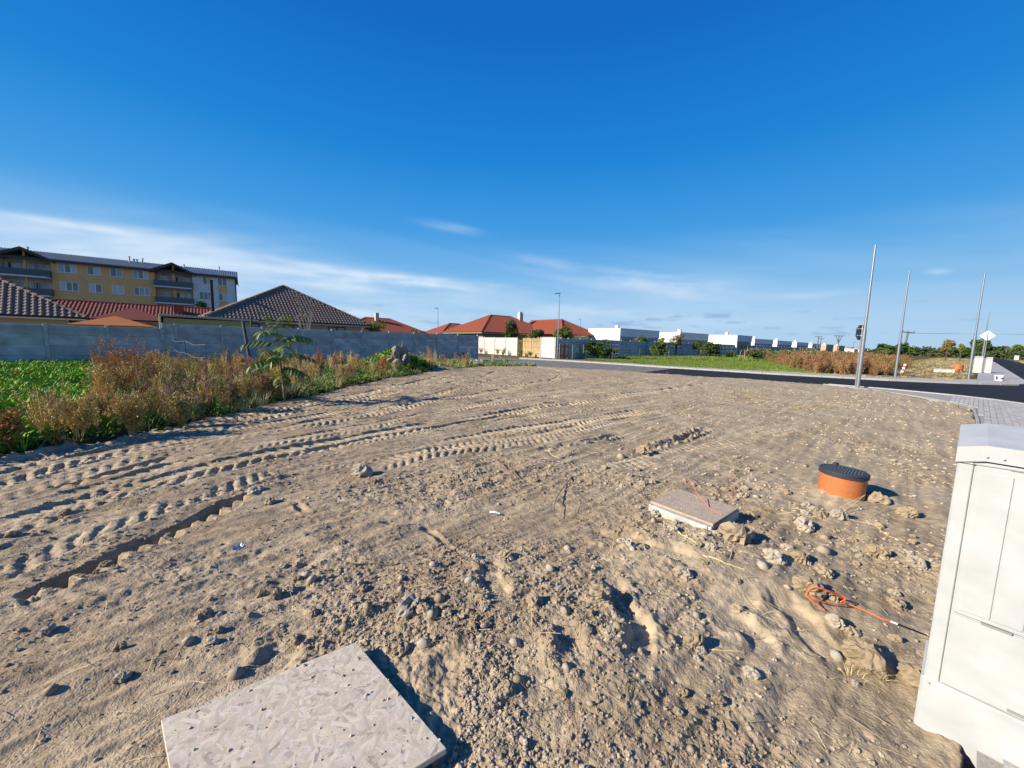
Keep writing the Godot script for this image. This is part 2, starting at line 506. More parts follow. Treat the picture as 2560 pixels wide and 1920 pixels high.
func press_tracks() -> void:
	hg.resize(GW * GH); rg.resize(GW * GH)
	var tr := [
		[[[-260, 1330], [0, 1235], [300, 1152], [640, 1085], [900, 1038], [1100, 1000], [1290, 968], [1420, 940]], 0.5, 0.045, 0.15],
		[[[-200, 1270], [0, 1195], [350, 1112], [640, 1045], [800, 1016], [1000, 975], [1150, 938]], 0.55, 0.06, 0.17],
		[[[-100, 1195], [150, 1130], [500, 1058], [800, 1002], [1000, 966], [1110, 938]], 0.5, 0.06, 0.16],
		[[[-300, 1420], [0, 1320], [300, 1230], [600, 1158], [802, 1117], [976, 1081], [1236, 1038], [1374, 1015], [1590, 985], [1780, 958]], 0.52, 0.06, 0.16],
		[[[-300, 1500], [-60, 1435], [150, 1350], [330, 1290], [520, 1225], [700, 1165]], 0.5, 0.05, 0.15],
		[[[560, 1090], [780, 1062], [950, 1024], [1100, 984], [1250, 944], [1340, 925]], 0.45, 0.05, 0.14],
		[[[1000, 1135], [1250, 1085], [1440, 1058], [1520, 1042], [1620, 1022]], 0.45, 0.045, 0.13],
		[[[1250, 1002], [1450, 985], [1650, 966], [1820, 951]], 0.45, 0.035, 0.14],
		[[[1180, 965], [1290, 962], [1380, 952], [1408, 936], [1392, 924], [1330, 917]], 0.5, 0.06, 0.2],
		[[[900, 1170], [1100, 1130], [1300, 1105], [1500, 1060]], 0.5, 0.025, 0.13],
		[[[60, 1270], [350, 1190], [640, 1120], [900, 1070], [1150, 1018], [1330, 985], [1500, 965]], 0.42, 0.03, 0.12],
		[[[500, 1050], [760, 1010], [960, 985], [1160, 950], [1260, 925]], 0.45, 0.045, 0.15],
		[[[1050, 1040], [1230, 1008], [1380, 990], [1560, 962], [1660, 945]], 0.4, 0.03, 0.13],
		[[[1750, 1120], [1900, 1080], [2050, 1050], [2200, 1030]], 0.45, 0.012, 0.14],
		[[[1500, 1180], [1700, 1130], [1900, 1090], [2030, 1060]], 0.4, 0.014, 0.13],
		[[[-200, 1370], [80, 1285], [400, 1205], [700, 1140], [980, 1092], [1200, 1058]], 0.36, 0.022, 0.095],
		[[[-100, 1235], [200, 1165], [520, 1098], [820, 1040], [1060, 992], [1220, 958]], 0.38, 0.026, 0.10],
		[[[300, 1130], [600, 1072], [880, 1022], [1080, 975], [1180, 945]], 0.34, 0.026, 0.10],
		[[[-300, 1620], [0, 1560], [300, 1470], [520, 1400]], 0.42, 0.014, 0.11],
		[[[700, 1190], [950, 1140], [1200, 1110], [1420, 1075], [1650, 1035]], 0.36, 0.018, 0.10],
		[[[1300, 1000], [1500, 975], [1700, 955], [1850, 945]], 0.36, 0.022, 0.11],
		[[[1150, 1075], [1380, 1035], [1600, 1005], [1800, 980], [1950, 965]], 0.36, 0.018, 0.11],
		[[[1100, 985], [1240, 950], [1330, 935], [1420, 933], [1500, 945]], 0.4, 0.04, 0.15],
	]
	var k := 1.0
	for t in tr:
		stamp(t[0], t[1] * 0.68, tyre(t[1], t[2], t[3], k, 0.014))
		k += 1.0
	stamp([[30, 1500], [90, 1478], [250, 1405], [420, 1325], [595, 1243], [640, 1222]], 0.2, toothed(0.095, 0.17, 0.135, 91.0))
	stamp([[560, 1172], [802, 1120], [976, 1083], [1236, 1041], [1330, 1026]], 0.15, toothed(0.08, 0.07, 0.15, 92.0))
	stamp([[120, 1218], [330, 1165], [430, 1142]], 0.16, toothed(0.09, 0.08, 0.15, 93.0))
	stamp([[1205, 1046], [1300, 1027], [1374, 1016], [1440, 1006]], 0.16, toothed(0.09, 0.08, 0.15, 94.0))
	for t in [
		[[[712, 1440], [770, 1412], [830, 1384]], 0.12, 0.07, 0.02],
		[[[560, 1420], [640, 1390], [700, 1365]], 0.1, 0.05, 0.015], [[[727, 1250], [752, 1268], [778, 1288]], 0.07, 0.05, 0.02],
		[[[1598, 1128], [1700, 1098], [1775, 1072]], 0.16, 0.06, 0.05], [[[1340, 1130], [1450, 1108], [1560, 1085]], 0.15, 0.03, 0.03],
		[[[1517, 1440], [1550, 1520], [1592, 1606], [1600, 1720]], 0.15, 0.06, 0.02], [[[1780, 1522], [1840, 1560], [1896, 1597], [1960, 1680]], 0.17, 0.045, 0.018],
		[[[1215, 1385], [1235, 1470], [1255, 1560]], 0.16, 0.045, 0.02], [[[1930, 1478], [2010, 1560], [2080, 1640], [2130, 1720]], 0.2, 0.055, 0.022],
		[[[1400, 1560], [1420, 1640], [1440, 1760]], 0.16, 0.035, 0.018], [[[1050, 1300], [1110, 1352], [1150, 1390]], 0.06, 0.02, 0.01],
		[[[900, 1290], [1010, 1300], [1120, 1290]], 0.2, 0.025, 0.012], [[[1460, 1330], [1560, 1352], [1660, 1395], [1790, 1440]], 0.2, 0.045, 0.02],
		[[[760, 1560], [700, 1640], [600, 1740]], 0.2, 0.035, 0.02], [[[1280, 1640], [1330, 1740], [1360, 1850]], 0.2, 0.035, 0.02],
		[[[620, 1000], [800, 975], [960, 945], [1060, 928]], 0.3, 0.07, 0.07], [[[0, 1165], [220, 1110], [480, 1050]], 0.28, 0.05, 0.06],
	]:
		stamp(t[0], t[1] * 1.3, rut(t[1], t[2], t[3], k))
		k += 1.0
func grid(a: PackedFloat32Array, x: float, z: float) -> float:
	var fx := (x - GX0) / GS; var fz := (z - GZ0) / GS
	var ix := int(fx); var iz := int(fz)
	if fx < 0.0 or fz < 0.0 or ix >= GW - 1 or iz >= GH - 1: return 0.0
	fx -= ix; fz -= iz
	var o := iz * GW + ix
	return lerpf(lerpf(a[o], a[o + 1], fx), lerpf(a[o + GW], a[o + GW + 1], fx), fz)
func bump_at(x: float, z: float, cx: float, cz: float, r: float) -> float:
	var d := Vector2(x - cx, z - cz).length() / r
	return 0.0 if d > 1.0 else pow(0.5 + 0.5 * cos(d * PI), 1.3)
var mound_c: Vector3
func churn(x: float, z: float) -> float:      # 1 where diggers left crumbly soil, 0 where wheels rolled it flat
	var c := 0.16 + 0.95 * n_a.get_noise_2d(x * 26.0 + 90.0, z * 26.0)
	c += 0.5 * exp(-(pow((x - 0.5) / 1.6, 2.0) + pow((z + 2.0) / 1.3, 2.0)))
	c += 0.35 * exp(-(pow((x + 0.6) / 1.2, 2.0) + pow((z + 3.6) / 1.2, 2.0)))
	c += 0.35 * exp(-(pow((x - 2.6) / 1.0, 2.0) + pow((z + 3.4) / 1.0, 2.0)))
	return clampf(c, 0.0, 1.0) * (1.0 - grid(rg, x, z))
func soil_h(x: float, z: float) -> float:     # broad shape, used for standing things on it
	var r := Vector2(x, z).length()
	var y := 0.05 * n_a.get_noise_2d(x * 14.0, z * 14.0) + 0.02 * n_a.get_noise_2d(x * 60.0 + 40.0, z * 60.0)
	y *= 1.0 - smoothstep(20.0, 34.0, r)
	y += 0.12 * bump_at(x, z, 0.2, -1.9, 1.5) + 0.07 * bump_at(x, z, 1.6, -2.6, 1.0)
	y += 0.85 * bump_at(x, z, mound_c.x, mound_c.z, 2.4) + 0.25 * bump_at(x, z, mound_c.x + 2.2, mound_c.z - 0.6, 2.0)
	y += 0.06 * bump_at(x, z, 3.56, -4.0, 0.55)
	y += grid(hg, x, z)
	return y
func soil_full(x: float, z: float) -> float:
	var r := Vector2(x, z).length()
	var y := soil_h(x, z)
	if r < 34.0:
		var sm := grid(rg, x, z)
		var ch := churn(x, z)
		# drag marks of the blade, drawn out along its way
		var a := x * 0.72 - z * 0.69; var b := x * 0.69 + z * 0.72
		y += 0.026 * n_b.get_noise_2d(a * 14.0, b * 170.0) * (1.0 - 0.7 * sm)
		y += 0.024 * n_b.get_noise_2d(x * 90.0, z * 90.0 + 300.0) * (0.2 + 0.8 * ch)
		if r < 16.0:
			var q := n_d.get_noise_2d(x * 100.0, z * 100.0)
			y += 0.013 * maxf(0.0, -q - 0.35) * 2.2 * (0.08 + ch)
			y += 0.009 * n_c.get_noise_2d(x * 420.0, z * 420.0) * (0.15 + ch)
	return y
func soil_color(x: float, z: float) -> Color:
	var g := clampf(0.5 + 0.9 * n_a.get_noise_2d(x * 30.0 + 700.0, z * 30.0), 0, 1)
	var dry := clampf(0.35 + 0.035 * (x + 3.0) + 0.6 * (g - 0.5) + 0.3 * grid(rg, x, z) - 0.3 * (churn(x, z) - 0.3) + 0.5 * n_a.get_noise_2d(x * 75.0 - 300.0, z * 75.0), 0, 1)
	var c := Color(0.45, 0.36, 0.258).lerp(Color(0.625, 0.528, 0.392), dry)
	var k := 0.92 + 0.2 * n_c.get_noise_2d(x * 150.0, z * 150.0)
	return Color(c.r * k, c.g * k, c.b * k)
func build_ground() -> void:
	n_a.seed = 1; n_a.frequency = 0.02; n_a.fractal_octaves = 3
	n_b.seed = 2; n_b.frequency = 0.03; n_b.fractal_octaves = 3
	n_c.seed = 3; n_c.frequency = 0.05; n_c.fractal_octaves = 2
	n_d.seed = 4; n_d.frequency = 0.09; n_d.noise_type = FastNoiseLite.TYPE_CELLULAR; n_d.cellular_return_type = FastNoiseLite.RETURN_DISTANCE
	n_d.fractal_octaves = 2
	mound_c = gp(990, 925)
	for p in [[-3.0, -29.3], [3.1, -25.5], [5.8, -24.4], [7.8, -22.9], [10.6, -20.9], [13.3, -19.0], [14.3, -17.6], [14.75, -15.4], [14.6, -13.6], [14.2, -12.1], [13.45, -10.85]]:
		paved.append(Vector2(p[0], p[1]))
	for e in [14.0, 8.0, 3.0, -4.0, -14.0]:
		paved.append(flat(E1 * e + N1 * 0.12))
	paved.append(flat(E1 * -14.0 + N1 * 5.3)); paved.append(flat(E1 * 230.0 + N1 * 5.3)); paved.append(flat(E1 * 230.0))
	for p in [[28.3, -22.9], [26.4, -22.6], [23.0, -23.3], [18.6, -26.2], [13.1, -29.8], [8.1, -35.5], [4.2, -39.6], [-4.0, -45.6], [-16.0, -54.5], [-20.0, -49.0], [-10.0, -36.0]]:
		paved.append(Vector2(p[0], p[1]))
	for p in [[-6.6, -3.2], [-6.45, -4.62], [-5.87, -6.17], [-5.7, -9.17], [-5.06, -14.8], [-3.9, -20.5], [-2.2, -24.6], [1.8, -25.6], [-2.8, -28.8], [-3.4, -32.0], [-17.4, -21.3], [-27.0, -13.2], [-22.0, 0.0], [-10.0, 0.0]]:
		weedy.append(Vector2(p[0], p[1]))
	press_tracks()
	var radii := [0.5]
	while radii[-1] < 3000.0:
		var r: float = radii[-1]
		radii.append(r * (1.0037 if r < 9.0 else (1.0075 if r < 36.0 else 1.1)))
	var cols := 1060
	var span := deg_to_rad(230.0)
	var rows := radii.size()
	var v := PackedVector3Array(); var c := PackedColorArray(); var nn := PackedVector3Array(); var ix := PackedInt32Array()
	v.resize(rows * (cols + 1)); c.resize(v.size()); nn.resize(v.size())
	var dirs := []
	for j in cols + 1:
		var f := 2.0 * j / cols - 1.0
		var an := span * 0.5 * (0.72 * f + 0.28 * f * f * f)         # closer columns ahead
		dirs.append(Vector2(sin(an), -cos(an)))
	for i in rows:
		var r: float = radii[i]
		for j in cols + 1:
			var x: float = dirs[j].x * r; var z: float = dirs[j].y * r
			var o := i * (cols + 1) + j
			var p := Vector2(x, z)
			var col: Color
			var y := 0.0
			if r < 40.0 and (x * N1.x + z * N1.z > 0.1 or z < -10.0) and Geometry2D.is_point_in_polygon(p, paved):
				y = -0.25; col = Color(0.3, 0.26, 0.2)
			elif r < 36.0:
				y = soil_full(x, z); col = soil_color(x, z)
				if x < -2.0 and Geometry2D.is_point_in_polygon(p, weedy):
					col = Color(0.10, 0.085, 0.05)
			else:
				var g := n_a.get_noise_2d(x * 1.2, z * 1.2)
				col = Color(0.19, 0.15, 0.085).lerp(Color(0.11, 0.14, 0.05), clampf(0.5 + g, 0, 1))
				if Geometry2D.is_point_in_polygon(p, paved): y = -0.25
			v[o] = Vector3(x, y, z); c[o] = col
	for i in rows:
		for j in cols + 1:
			var a := v[maxi(i - 1, 0) * (cols + 1) + j]; var b := v[mini(i + 1, rows - 1) * (cols + 1) + j]
			var d := v[i * (cols + 1) + maxi(j - 1, 0)]; var e := v[i * (cols + 1) + mini(j + 1, cols)]
			nn[i * (cols + 1) + j] = (e - d).cross(b - a).normalized()
	for i in rows - 1:
		for j in cols:
			var o := i * (cols + 1) + j
			ix.append_array([o, o + cols + 1, o + 1, o + 1, o + cols + 1, o + cols + 2])
	var arr := []
	arr.resize(Mesh.ARRAY_MAX)
	arr[Mesh.ARRAY_VERTEX] = v; arr[Mesh.ARRAY_NORMAL] = nn; arr[Mesh.ARRAY_COLOR] = c; arr[Mesh.ARRAY_INDEX] = ix
	var am := ArrayMesh.new()
	am.add_surface_from_arrays(Mesh.PRIMITIVE_TRIANGLES, arr)
	var m := pm("soil", Color.WHITE, 0.97, "soil", 1.4, 0.9, {"vc": true, "h": "soil_h", "spec": 0.15})
	struct_("ground", am, m)
	print("ground ", v.size(), " ", rows)

# ---------------------------------------------------------------- roads and pavements
func sheet(pts: Array, y: float) -> Geo:
	var poly := PackedVector2Array()
	for p in pts: poly.append(p)
	var g := Geo.new()
	var idx := Geometry2D.triangulate_polygon(poly)
	for i in range(0, idx.size(), 3):
		var a := Vector3(poly[idx[i]].x, y, poly[idx[i]].y); var b := Vector3(poly[idx[i + 1]].x, y, poly[idx[i + 1]].y); var d := Vector3(poly[idx[i + 2]].x, y, poly[idx[i + 2]].y)
		if (b - a).cross(d - a).y > 0: g.tri(a, b, d)
		else: g.tri(a, d, b)
	return g
func en(e: float, n: float) -> Vector2: return flat(E1 * e + N1 * n)
func vv(a: Array) -> Array:
	var o := []
	for p in a: o.append(Vector2(p[0], p[1]))
	return o
func kerb_line(called: String, pts: Array, width: float, top: float, m: Material, joint := true) -> void:
	var root := Node3D.new()
	root.name = numbered(called)
	add_child(root)
	root.set_meta("kind", "structure")
	var walk := []          # even steps of one metre
	var left := 0.0
	for i in pts.size() - 1:
		var a: Vector2 = pts[i]; var b: Vector2 = pts[i + 1]
		var ln := a.distance_to(b)
		while left < ln:
			walk.append(a.lerp(b, left / ln)); left += 1.0
		left -= ln
	var shared := {}
	for i in mini(walk.size() - 1, 290):
		var a: Vector2 = walk[i]; var b: Vector2 = walk[i + 1]
		var g := Geo.new()
		var d := b - a
		g.cbox(Vector3.ZERO, Vector3(d.length() - (0.008 if joint else -0.002), 0.2, width), 0.012)
		var o := obj("kerb_stone", g, m, root)
		o.position = Vector3((a.x + b.x) * 0.5, top - 0.1, (a.y + b.y) * 0.5)
		o.rotation.y = atan2(-d.y, d.x)
func build_roads() -> void:
	var far_edge := vv([[-18.0, -51.0], [-6.0, -43.2], [0.7, -38.5], [4.5, -35.8], [8.3, -32.6], [12.2, -28.4], [16.8, -24.2], [21.4, -21.3], [24.5, -20.4], [27.0, -20.2], [28.9, -20.9]])
	var near_edge := vv([[-13.0, -35.5], [-3.0, -29.3], [3.1, -25.5], [5.8, -24.4], [7.8, -22.9], [10.6, -20.9], [13.3, -19.0], [14.75, -17.5], [16.0, -15.9], [16.7, -14.4], [16.85, -13.0], [16.5, -11.6]])
	var ax := []
	for i in range(4, near_edge.size()): ax.append(near_edge[i])
	for e in [17.0, 8.0, 0.0, -14.0]: ax.append(en(e, 1.75))
	ax.append(en(-14.0, 5.2)); ax.append(en(230.0, 5.2)); ax.append(en(230.0, 1.8)); ax.append(en(60.0, 1.8)); ax.append(en(38.0, 1.8))
	for i in range(far_edge.size() - 1, 4, -1): ax.append(far_edge[i])
	struct_("road", sheet(ax, -0.05), pm("asphalt", lin(0.023, 0.0245, 0.029), 0.85, "blotch", 0.6, 0.12, {"spec": 0.3}))
	var old := []
	for i in range(0, 5): old.append(near_edge[i])
	for i in range(5, -1, -1): old.append(far_edge[i])
	struct_("old_road", sheet(old, -0.05), pm("old_asphalt", lin(0.235, 0.225, 0.21), 0.95, "blotch", 0.45, 0.15))
	var walkm := pm("paving", lin(0.48, 0.47, 0.455), 0.93, "grain", 1.3, 0.08)
	# far footpath and the one along the main road
	var fp := []
	for i in range(2, far_edge.size()): fp.append(far_edge[i])
	fp.append(en(38.0, 1.8)); fp.append(en(230.0, 1.8)); fp.append(en(230.0, 0.0)); fp.append(en(37.0, 0.0))
	for p in vv([[26.4, -22.6], [23.0, -23.2], [18.6, -25.6], [13.1, -29.7], [8.6, -34.4], [4.9, -37.8], [1.0, -40.6]]): fp.append(p)
	struct_("footpath", sheet(fp, 0.03), walkm)
	var kerbm := pm("kerb", lin(0.5, 0.49, 0.47), 0.9, "grain", 2.0, 0.05)
	var kl := far_edge.slice(2)
	kl.append_array([en(38.0, 1.8), en(120.0, 1.8)])
	kerb_line("kerb", kl, 0.14, 0.045, kerbm)
	var nk := near_edge.slice(7)
	nk.append_array([en(17.0, 1.75), en(8.0, 1.75), en(-10.0, 1.75)])
	kerb_line("kerb", nk, 0.14, 0.045, kerbm)
	kerb_line("kerb", [en(-14.0, 5.26), en(120.0, 5.26)], 0.14, 0.03, kerbm)
	# near footpath: bed with a block for each paver
	var edge := vv([[14.5, -17.5], [14.8, -15.4], [14.65, -13.6], [14.25, -12.1], [13.45, -10.85]])
	for e in [14.0, 8.0, 3.2]: edge.append(en(e, 0.12))
	kerb_line("path_edging", edge, 0.06, 0.04, pm("edging", lin(0.42, 0.41, 0.39), 0.9, "grain", 2.0, 0.05))
	var np := vv([[14.56, -17.45], [15.95, -15.85], [16.64, -14.38], [16.78, -13.0], [16.44, -11.62]])
	for e in [17.0, 8.0, -10.0]: np.append(en(e, 1.68))
	for e in [-10.0, 3.0, 14.0]: np.append(en(e, 0.15))
	for p in vv([[13.5, -10.87], [14.29, -12.12], [14.69, -13.6], [14.84, -15.4]]): np.append(p)
	var bed := sheet(np, 0.012)
	var bedo := struct_("near_footpath", bed, pm("joint", lin(0.4, 0.385, 0.36), 0.95, "grain", 3.0))
	var poly := PackedVector2Array(np)
	var rest := Geo.new()
	var shapes := []
	for tone in [0.9, 1.0, 1.1]:
		var g := Geo.new()
		g.cbox(Vector3.ZERO, Vector3(0.194, 0.06, 0.094), 0.006, Basis.IDENTITY, Color(0.5 * tone, 0.49 * tone, 0.475 * tone))
		shapes.append(g.mesh())
	var pmat := pm("paver", Color.WHITE, 0.93, "grain", 2.0, 0.05, {"vc": true})
	var bs := basis_of(E1)
	var made := 0
	rng.seed = 12
	for ie in range(-20, 130):
		for inn in range(-6, 40):
			var e := 0.2 * ie + (0.1 if inn % 2 else 0.0); var n := 0.16 + 0.1 * inn
			var p := en(e, n)
			if not Geometry2D.is_point_in_polygon(p + Vector2(0.0, 0.0), poly): continue
			var skip := false
			for q in [[-0.1, -0.05], [0.1, 0.05], [-0.1, 0.05], [0.1, -0.05]]:
				if not Geometry2D.is_point_in_polygon(en(e + q[0], n + q[1]), poly): skip = true
			var top := 0.035 + rng.randf_range(-0.002, 0.002)
			if not skip and made < 298 and e > 7.6 and e < 14.0 and n < 1.2:
				var o := obj("paver", shapes[rng.randi() % 3], pmat, bedo)
				o.position = Vector3(p.x, top - 0.03, p.y)
				o.basis = bs
				made += 1
			elif not skip:
				var t := rng.randf_range(0.88, 1.12)
				var cc := Color(0.5 * t, 0.49 * t, 0.475 * t)
				var a := Vector3(p.x, top, p.y)
				var hx := bs.x * 0.097; var hz := bs.z * 0.047; var dn := Vector3.DOWN * 0.02
				rest.quad(a - hx - hz, a - hx + hz, a + hx + hz, a + hx - hz, cc)
				rest.quad(a - hx + hz, a - hx + hz + dn, a + hx + hz + dn, a + hx + hz, cc)
				rest.quad(a - hx - hz, a - hx - hz + dn, a - hx + hz + dn, a - hx + hz, cc)
	var ro := obj("remaining_pavers", rest, pmat, bedo)
	ro.set_meta("kind", "stuff")

# ---------------------------------------------------------------- concrete fences
func concrete_fence(p0: Vector3, dir: Vector3, stops: Array, top: float, base: float, rows: int, rough: bool, pmats: Array, postm: Material, label: String, called := "concrete_fence") -> Node3D:
	var t := thing(called, p0, label, "fence")
	t.basis = basis_of(dir)
	var shapes := {}
	var hh := (top - base - 0.03) / rows
	for i in stops.size():
		var x: float = stops[i]
		var g := Geo.new()
		g.cbox(Vector3(0, (top + 0.03) * 0.5 - 0.1, 0), Vector3(0.14, top + 0.03 + 0.2, 0.14), 0.015)
		var po := obj("post", g, postm, t)
		po.position.x = x
		if i == stops.size() - 1: break
		var w: float = stops[i + 1] - x - 0.1
		var key := "%.2f" % w
		if not shapes.has(key):
			var list := []
			for var_ in 3:
				var s := Geo.new()
				s.cbox(Vector3.ZERO, Vector3(w, hh - 0.006, 0.05), 0.012)
				# raised field, or rough cast boards
				if rough:
					var y := -hh * 0.5 + 0.03
					while y < hh * 0.5 - 0.05:
						var bh := rng.randf_range(0.05, 0.1)
						s.cbox(Vector3(rng.randf_range(-0.02, 0.02), y + bh * 0.5, 0.026), Vector3(w - 0.1, bh - 0.006, 0.012 + rng.randf() * 0.012), 0.005)
						y += bh
				else:
					s.cbox(Vector3(0, 0, 0.026), Vector3(w - 0.12, hh - 0.07, 0.012), 0.005)
				list.append(s.mesh())
			shapes[key] = list
		for k in rows:
			var o := obj("panel", shapes[key][rng.randi() % 3], pmats[rng.randi() % pmats.size()], t)
			o.position = Vector3(x + (stops[i + 1] - x) * 0.5, base + hh * (k + 0.5) + rng.randf_range(-0.002, 0.002), rng.randf_range(-0.008, 0.008))
			o.rotation.z = rng.randf_range(-0.003, 0.003)
	return t
func build_fences() -> void:
	rng.seed = 31
	var con := []
	var i := 0
	for q in [0.60, 0.65, 0.69]:
		con.append(pm("concrete%d" % i, lin(q, q * 0.99, q * 0.965), 0.94, "blotch", 0.55, 0.12)); i += 1
	var post := pm("concrete_post", lin(0.61, 0.605, 0.59), 0.93, "blotch", 0.8, 0.1)
	var whites := [pm("whitewash0", lin(0.55, 0.54, 0.51), 0.92, "soft", 0.5, 0.08), pm("whitewash1", lin(0.6, 0.585, 0.55), 0.92, "soft", 0.5, 0.08)]
	var white_post := pm("whitepost", lin(0.57, 0.55, 0.52), 0.92, "grain", 1.0)
	var pa := Vector3(-22.0, 0, -17.85)
	concrete_fence(pa, FD, [-6.0, -4.0, -2.0, 0.0, 2.0, 4.02], 1.93, -0.05, 4, true, con, post, "grey cast concrete fence with rough board pattern in front of dark tiled roof")
	concrete_fence(Vector3(-17.0, 0, -22.15), FD, [-2.52, -2.0, 0.0, 2.0, 4.0, 6.0, 8.0, 10.0, 12.0, 14.0, 16.0, 18.0], 2.16, 0.06, 4, false, con, post, "grey concrete panel fence with smooth panels behind the weeds and mound")
	var corner := Vector3(4.56, 0, -40.6)
	var side := -FN
	concrete_fence(corner + side * 2.24, FN, [0.0, 2.1], 2.2, 0.0, 4, false, whites, white_post, "single sunlit white concrete fence bay between lamp post and reed screen")
	concrete_fence(corner + side * 15.3, FN, [0.0, 2.25, 4.5, 6.75, 9.0], 2.2, 0.0, 4, false, whites, white_post, "sunlit white concrete fence bays beside the reed screen")
	var st := []
	for k in 34: st.append(2.0 * k)
	concrete_fence(corner, FD, st, 2.2, 0.0, 4, false, con, post, "long shaded concrete panel fence behind the garden lawn and shrubs")
	var st2 := []
	for k in 24: st2.append(2.0 * k)
	concrete_fence(corner + FD * 66.2, FD, st2, 2.1, 0.0, 1, false, [pm("far_panel", lin(0.36, 0.37, 0.38), 0.9, "soft", 0.5)], post, "far plain grey fence of tall single panels leading to the white houses")
	# reed screen between the white bays
	var rs := thing("reed_screen", corner + side * 6.25, "straw coloured reed screen between white concrete fence bays", "screen")
	rs.basis = basis_of(FN)
	var reed := Geo.new()
	var x := 0.95
	while x < 3.95:
		var r := rng.randf_range(0.012, 0.024)
		var tt := rng.randf_range(0.75, 1.1)
		reed.tube([Vector3(x, 0.02, rng.randf_range(-0.01, 0.01)), Vector3(x + rng.randf_range(-0.02, 0.02), 2.12 + rng.randf_range(-0.06, 0.1), rng.randf_range(-0.02, 0.02))], [r, r * 0.8], 5, true, Color(0.62 * tt, 0.46 * tt, 0.25 * tt))
		x += r * 1.9
	obj("reeds", reed, pm("reed", Color.WHITE, 0.8, "", 1, 0, {"vc": true}), rs)
	for yy in [0.4, 1.1, 1.8]:
		var w := Geo.new()
		w.tube([Vector3(0.95, yy, 0.03), Vector3(3.95, yy, 0.03)], [0.012, 0.012], 5)
		obj("batten", w, pm("batten", lin(0.3, 0.2, 0.1), 0.8), rs)
	var net := Geo.new()
	for k in 420:
		var p := Vector3(0.05 + rng.randf() * 0.85, rng.randf() * 1.9, rng.randf_range(-0.03, 0.03))
		var a := rng.randf() * TAU
		var tt := rng.randf_range(0.5, 1.2)
		net.leaf(p, Vector3(cos(a), sin(a), 0.2).normalized(), Vector3(-sin(a), cos(a), 0.3).normalized(), rng.randf_range(0.08, 0.2), 0.05, Color(0.13 * tt, 0.14 * tt, 0.07 * tt))
	obj("camouflage_net", net, pm("net", Color.WHITE, 0.9, "", 1, 0, {"vc": true, "leaf": true}), rs)
	var fr := Geo.new()
	for xx in [0.0, 0.92, 3.95]: fr.box(Vector3(xx, 1.05, -0.05), Vector3(0.06, 2.1, 0.06))
	for yy in [0.3, 1.9]: fr.box(Vector3(1.97, yy, -0.05), Vector3(3.9, 0.05, 0.05))
	obj("frame", fr, pm("batten", Color.WHITE), rs)
	# picket gate and green mesh fence in front
	var gt := thing("picket_gate", Vector3(4.95, 0, -40.0), "narrow red brown picket gate by the corner of the shaded fence", "gate")
	gt.basis = basis_of(FD)
	var gm := pm("gate_wood", lin(0.34, 0.155, 0.115), 0.8, "streak", 1.0)
	for k in 11:
		var g := Geo.new()
		g.cbox(Vector3(0.1 + k * 0.115, 0.82, 0), Vector3(0.075, 1.5, 0.022), 0.004)
		obj("picket", g, gm, gt)
	for yy in [0.35, 1.35]:
		var g := Geo.new()
		g.box(Vector3(0.67, yy, -0.03), Vector3(1.3, 0.07, 0.03))
		obj("rail", g, gm, gt)
	for xx in [0.02, 1.33]:
		var g := Geo.new()
		g.cbox(Vector3(xx, 0.8, -0.03), Vector3(0.07, 1.62, 0.07), 0.006)
		obj("gate_post", g, pm("steel_green", lin(0.12, 0.2, 0.17), 0.6), gt)
	var mf := thing("mesh_fence", Vector3(6.35, 0, -40.3), "low green wire mesh fence with green posts in front of dark shrub", "fence")
	mf.basis = basis_of(FD)
	var green := pm("post_green", lin(0.15, 0.27, 0.22), 0.6)
	for k in 3:
		var g := Geo.new()
		g.tube([Vector3(k * 1.8, 0, 0), Vector3(k * 1.8, 1.55, 0)], [0.03, 0.03], 8)
		obj("post", g, green, mf)
	var wires := Geo.new()
	for k in 13: wires.tube([Vector3(0, 0.1 + k * 0.115, 0), Vector3(3.6, 0.1 + k * 0.115, 0)], [0.0035, 0.0035], 3, false)
	for k in 36: wires.tube([Vector3(k * 0.1, 0.1, 0.004), Vector3(k * 0.1, 1.5, 0.004)], [0.0035, 0.0035], 3, false)
	obj("wire_mesh", wires, green, mf)
	var gf := thing("garden_fence", Vector3(9.95, 0, -37.6), "thin wire fence on rusty stakes along the garden lawn", "fence")
	gf.basis = basis_of(Vector3(0.83, 0, 0.557))
	var rust := pm("rust_stake", lin(0.16, 0.1, 0.07), 0.85)
	for k in 5:
		var g := Geo.new()
		g.tube([Vector3(k * 2.6, 0, 0), Vector3(k * 2.6 + rng.randf_range(-0.05, 0.05), 1.35, rng.randf_range(-0.04, 0.04))], [0.02, 0.018], 6)
		obj("stake", g, rust, gf)
	var gw := Geo.new()
	for k in 5: gw.tube([Vector3(0, 0.2 + k * 0.27, 0), Vector3(10.4, 0.2 + k * 0.27, 0)], [0.003, 0.003], 3, false)
	obj("wires", gw, pm("wire", lin(0.2, 0.2, 0.2), 0.6), gf)

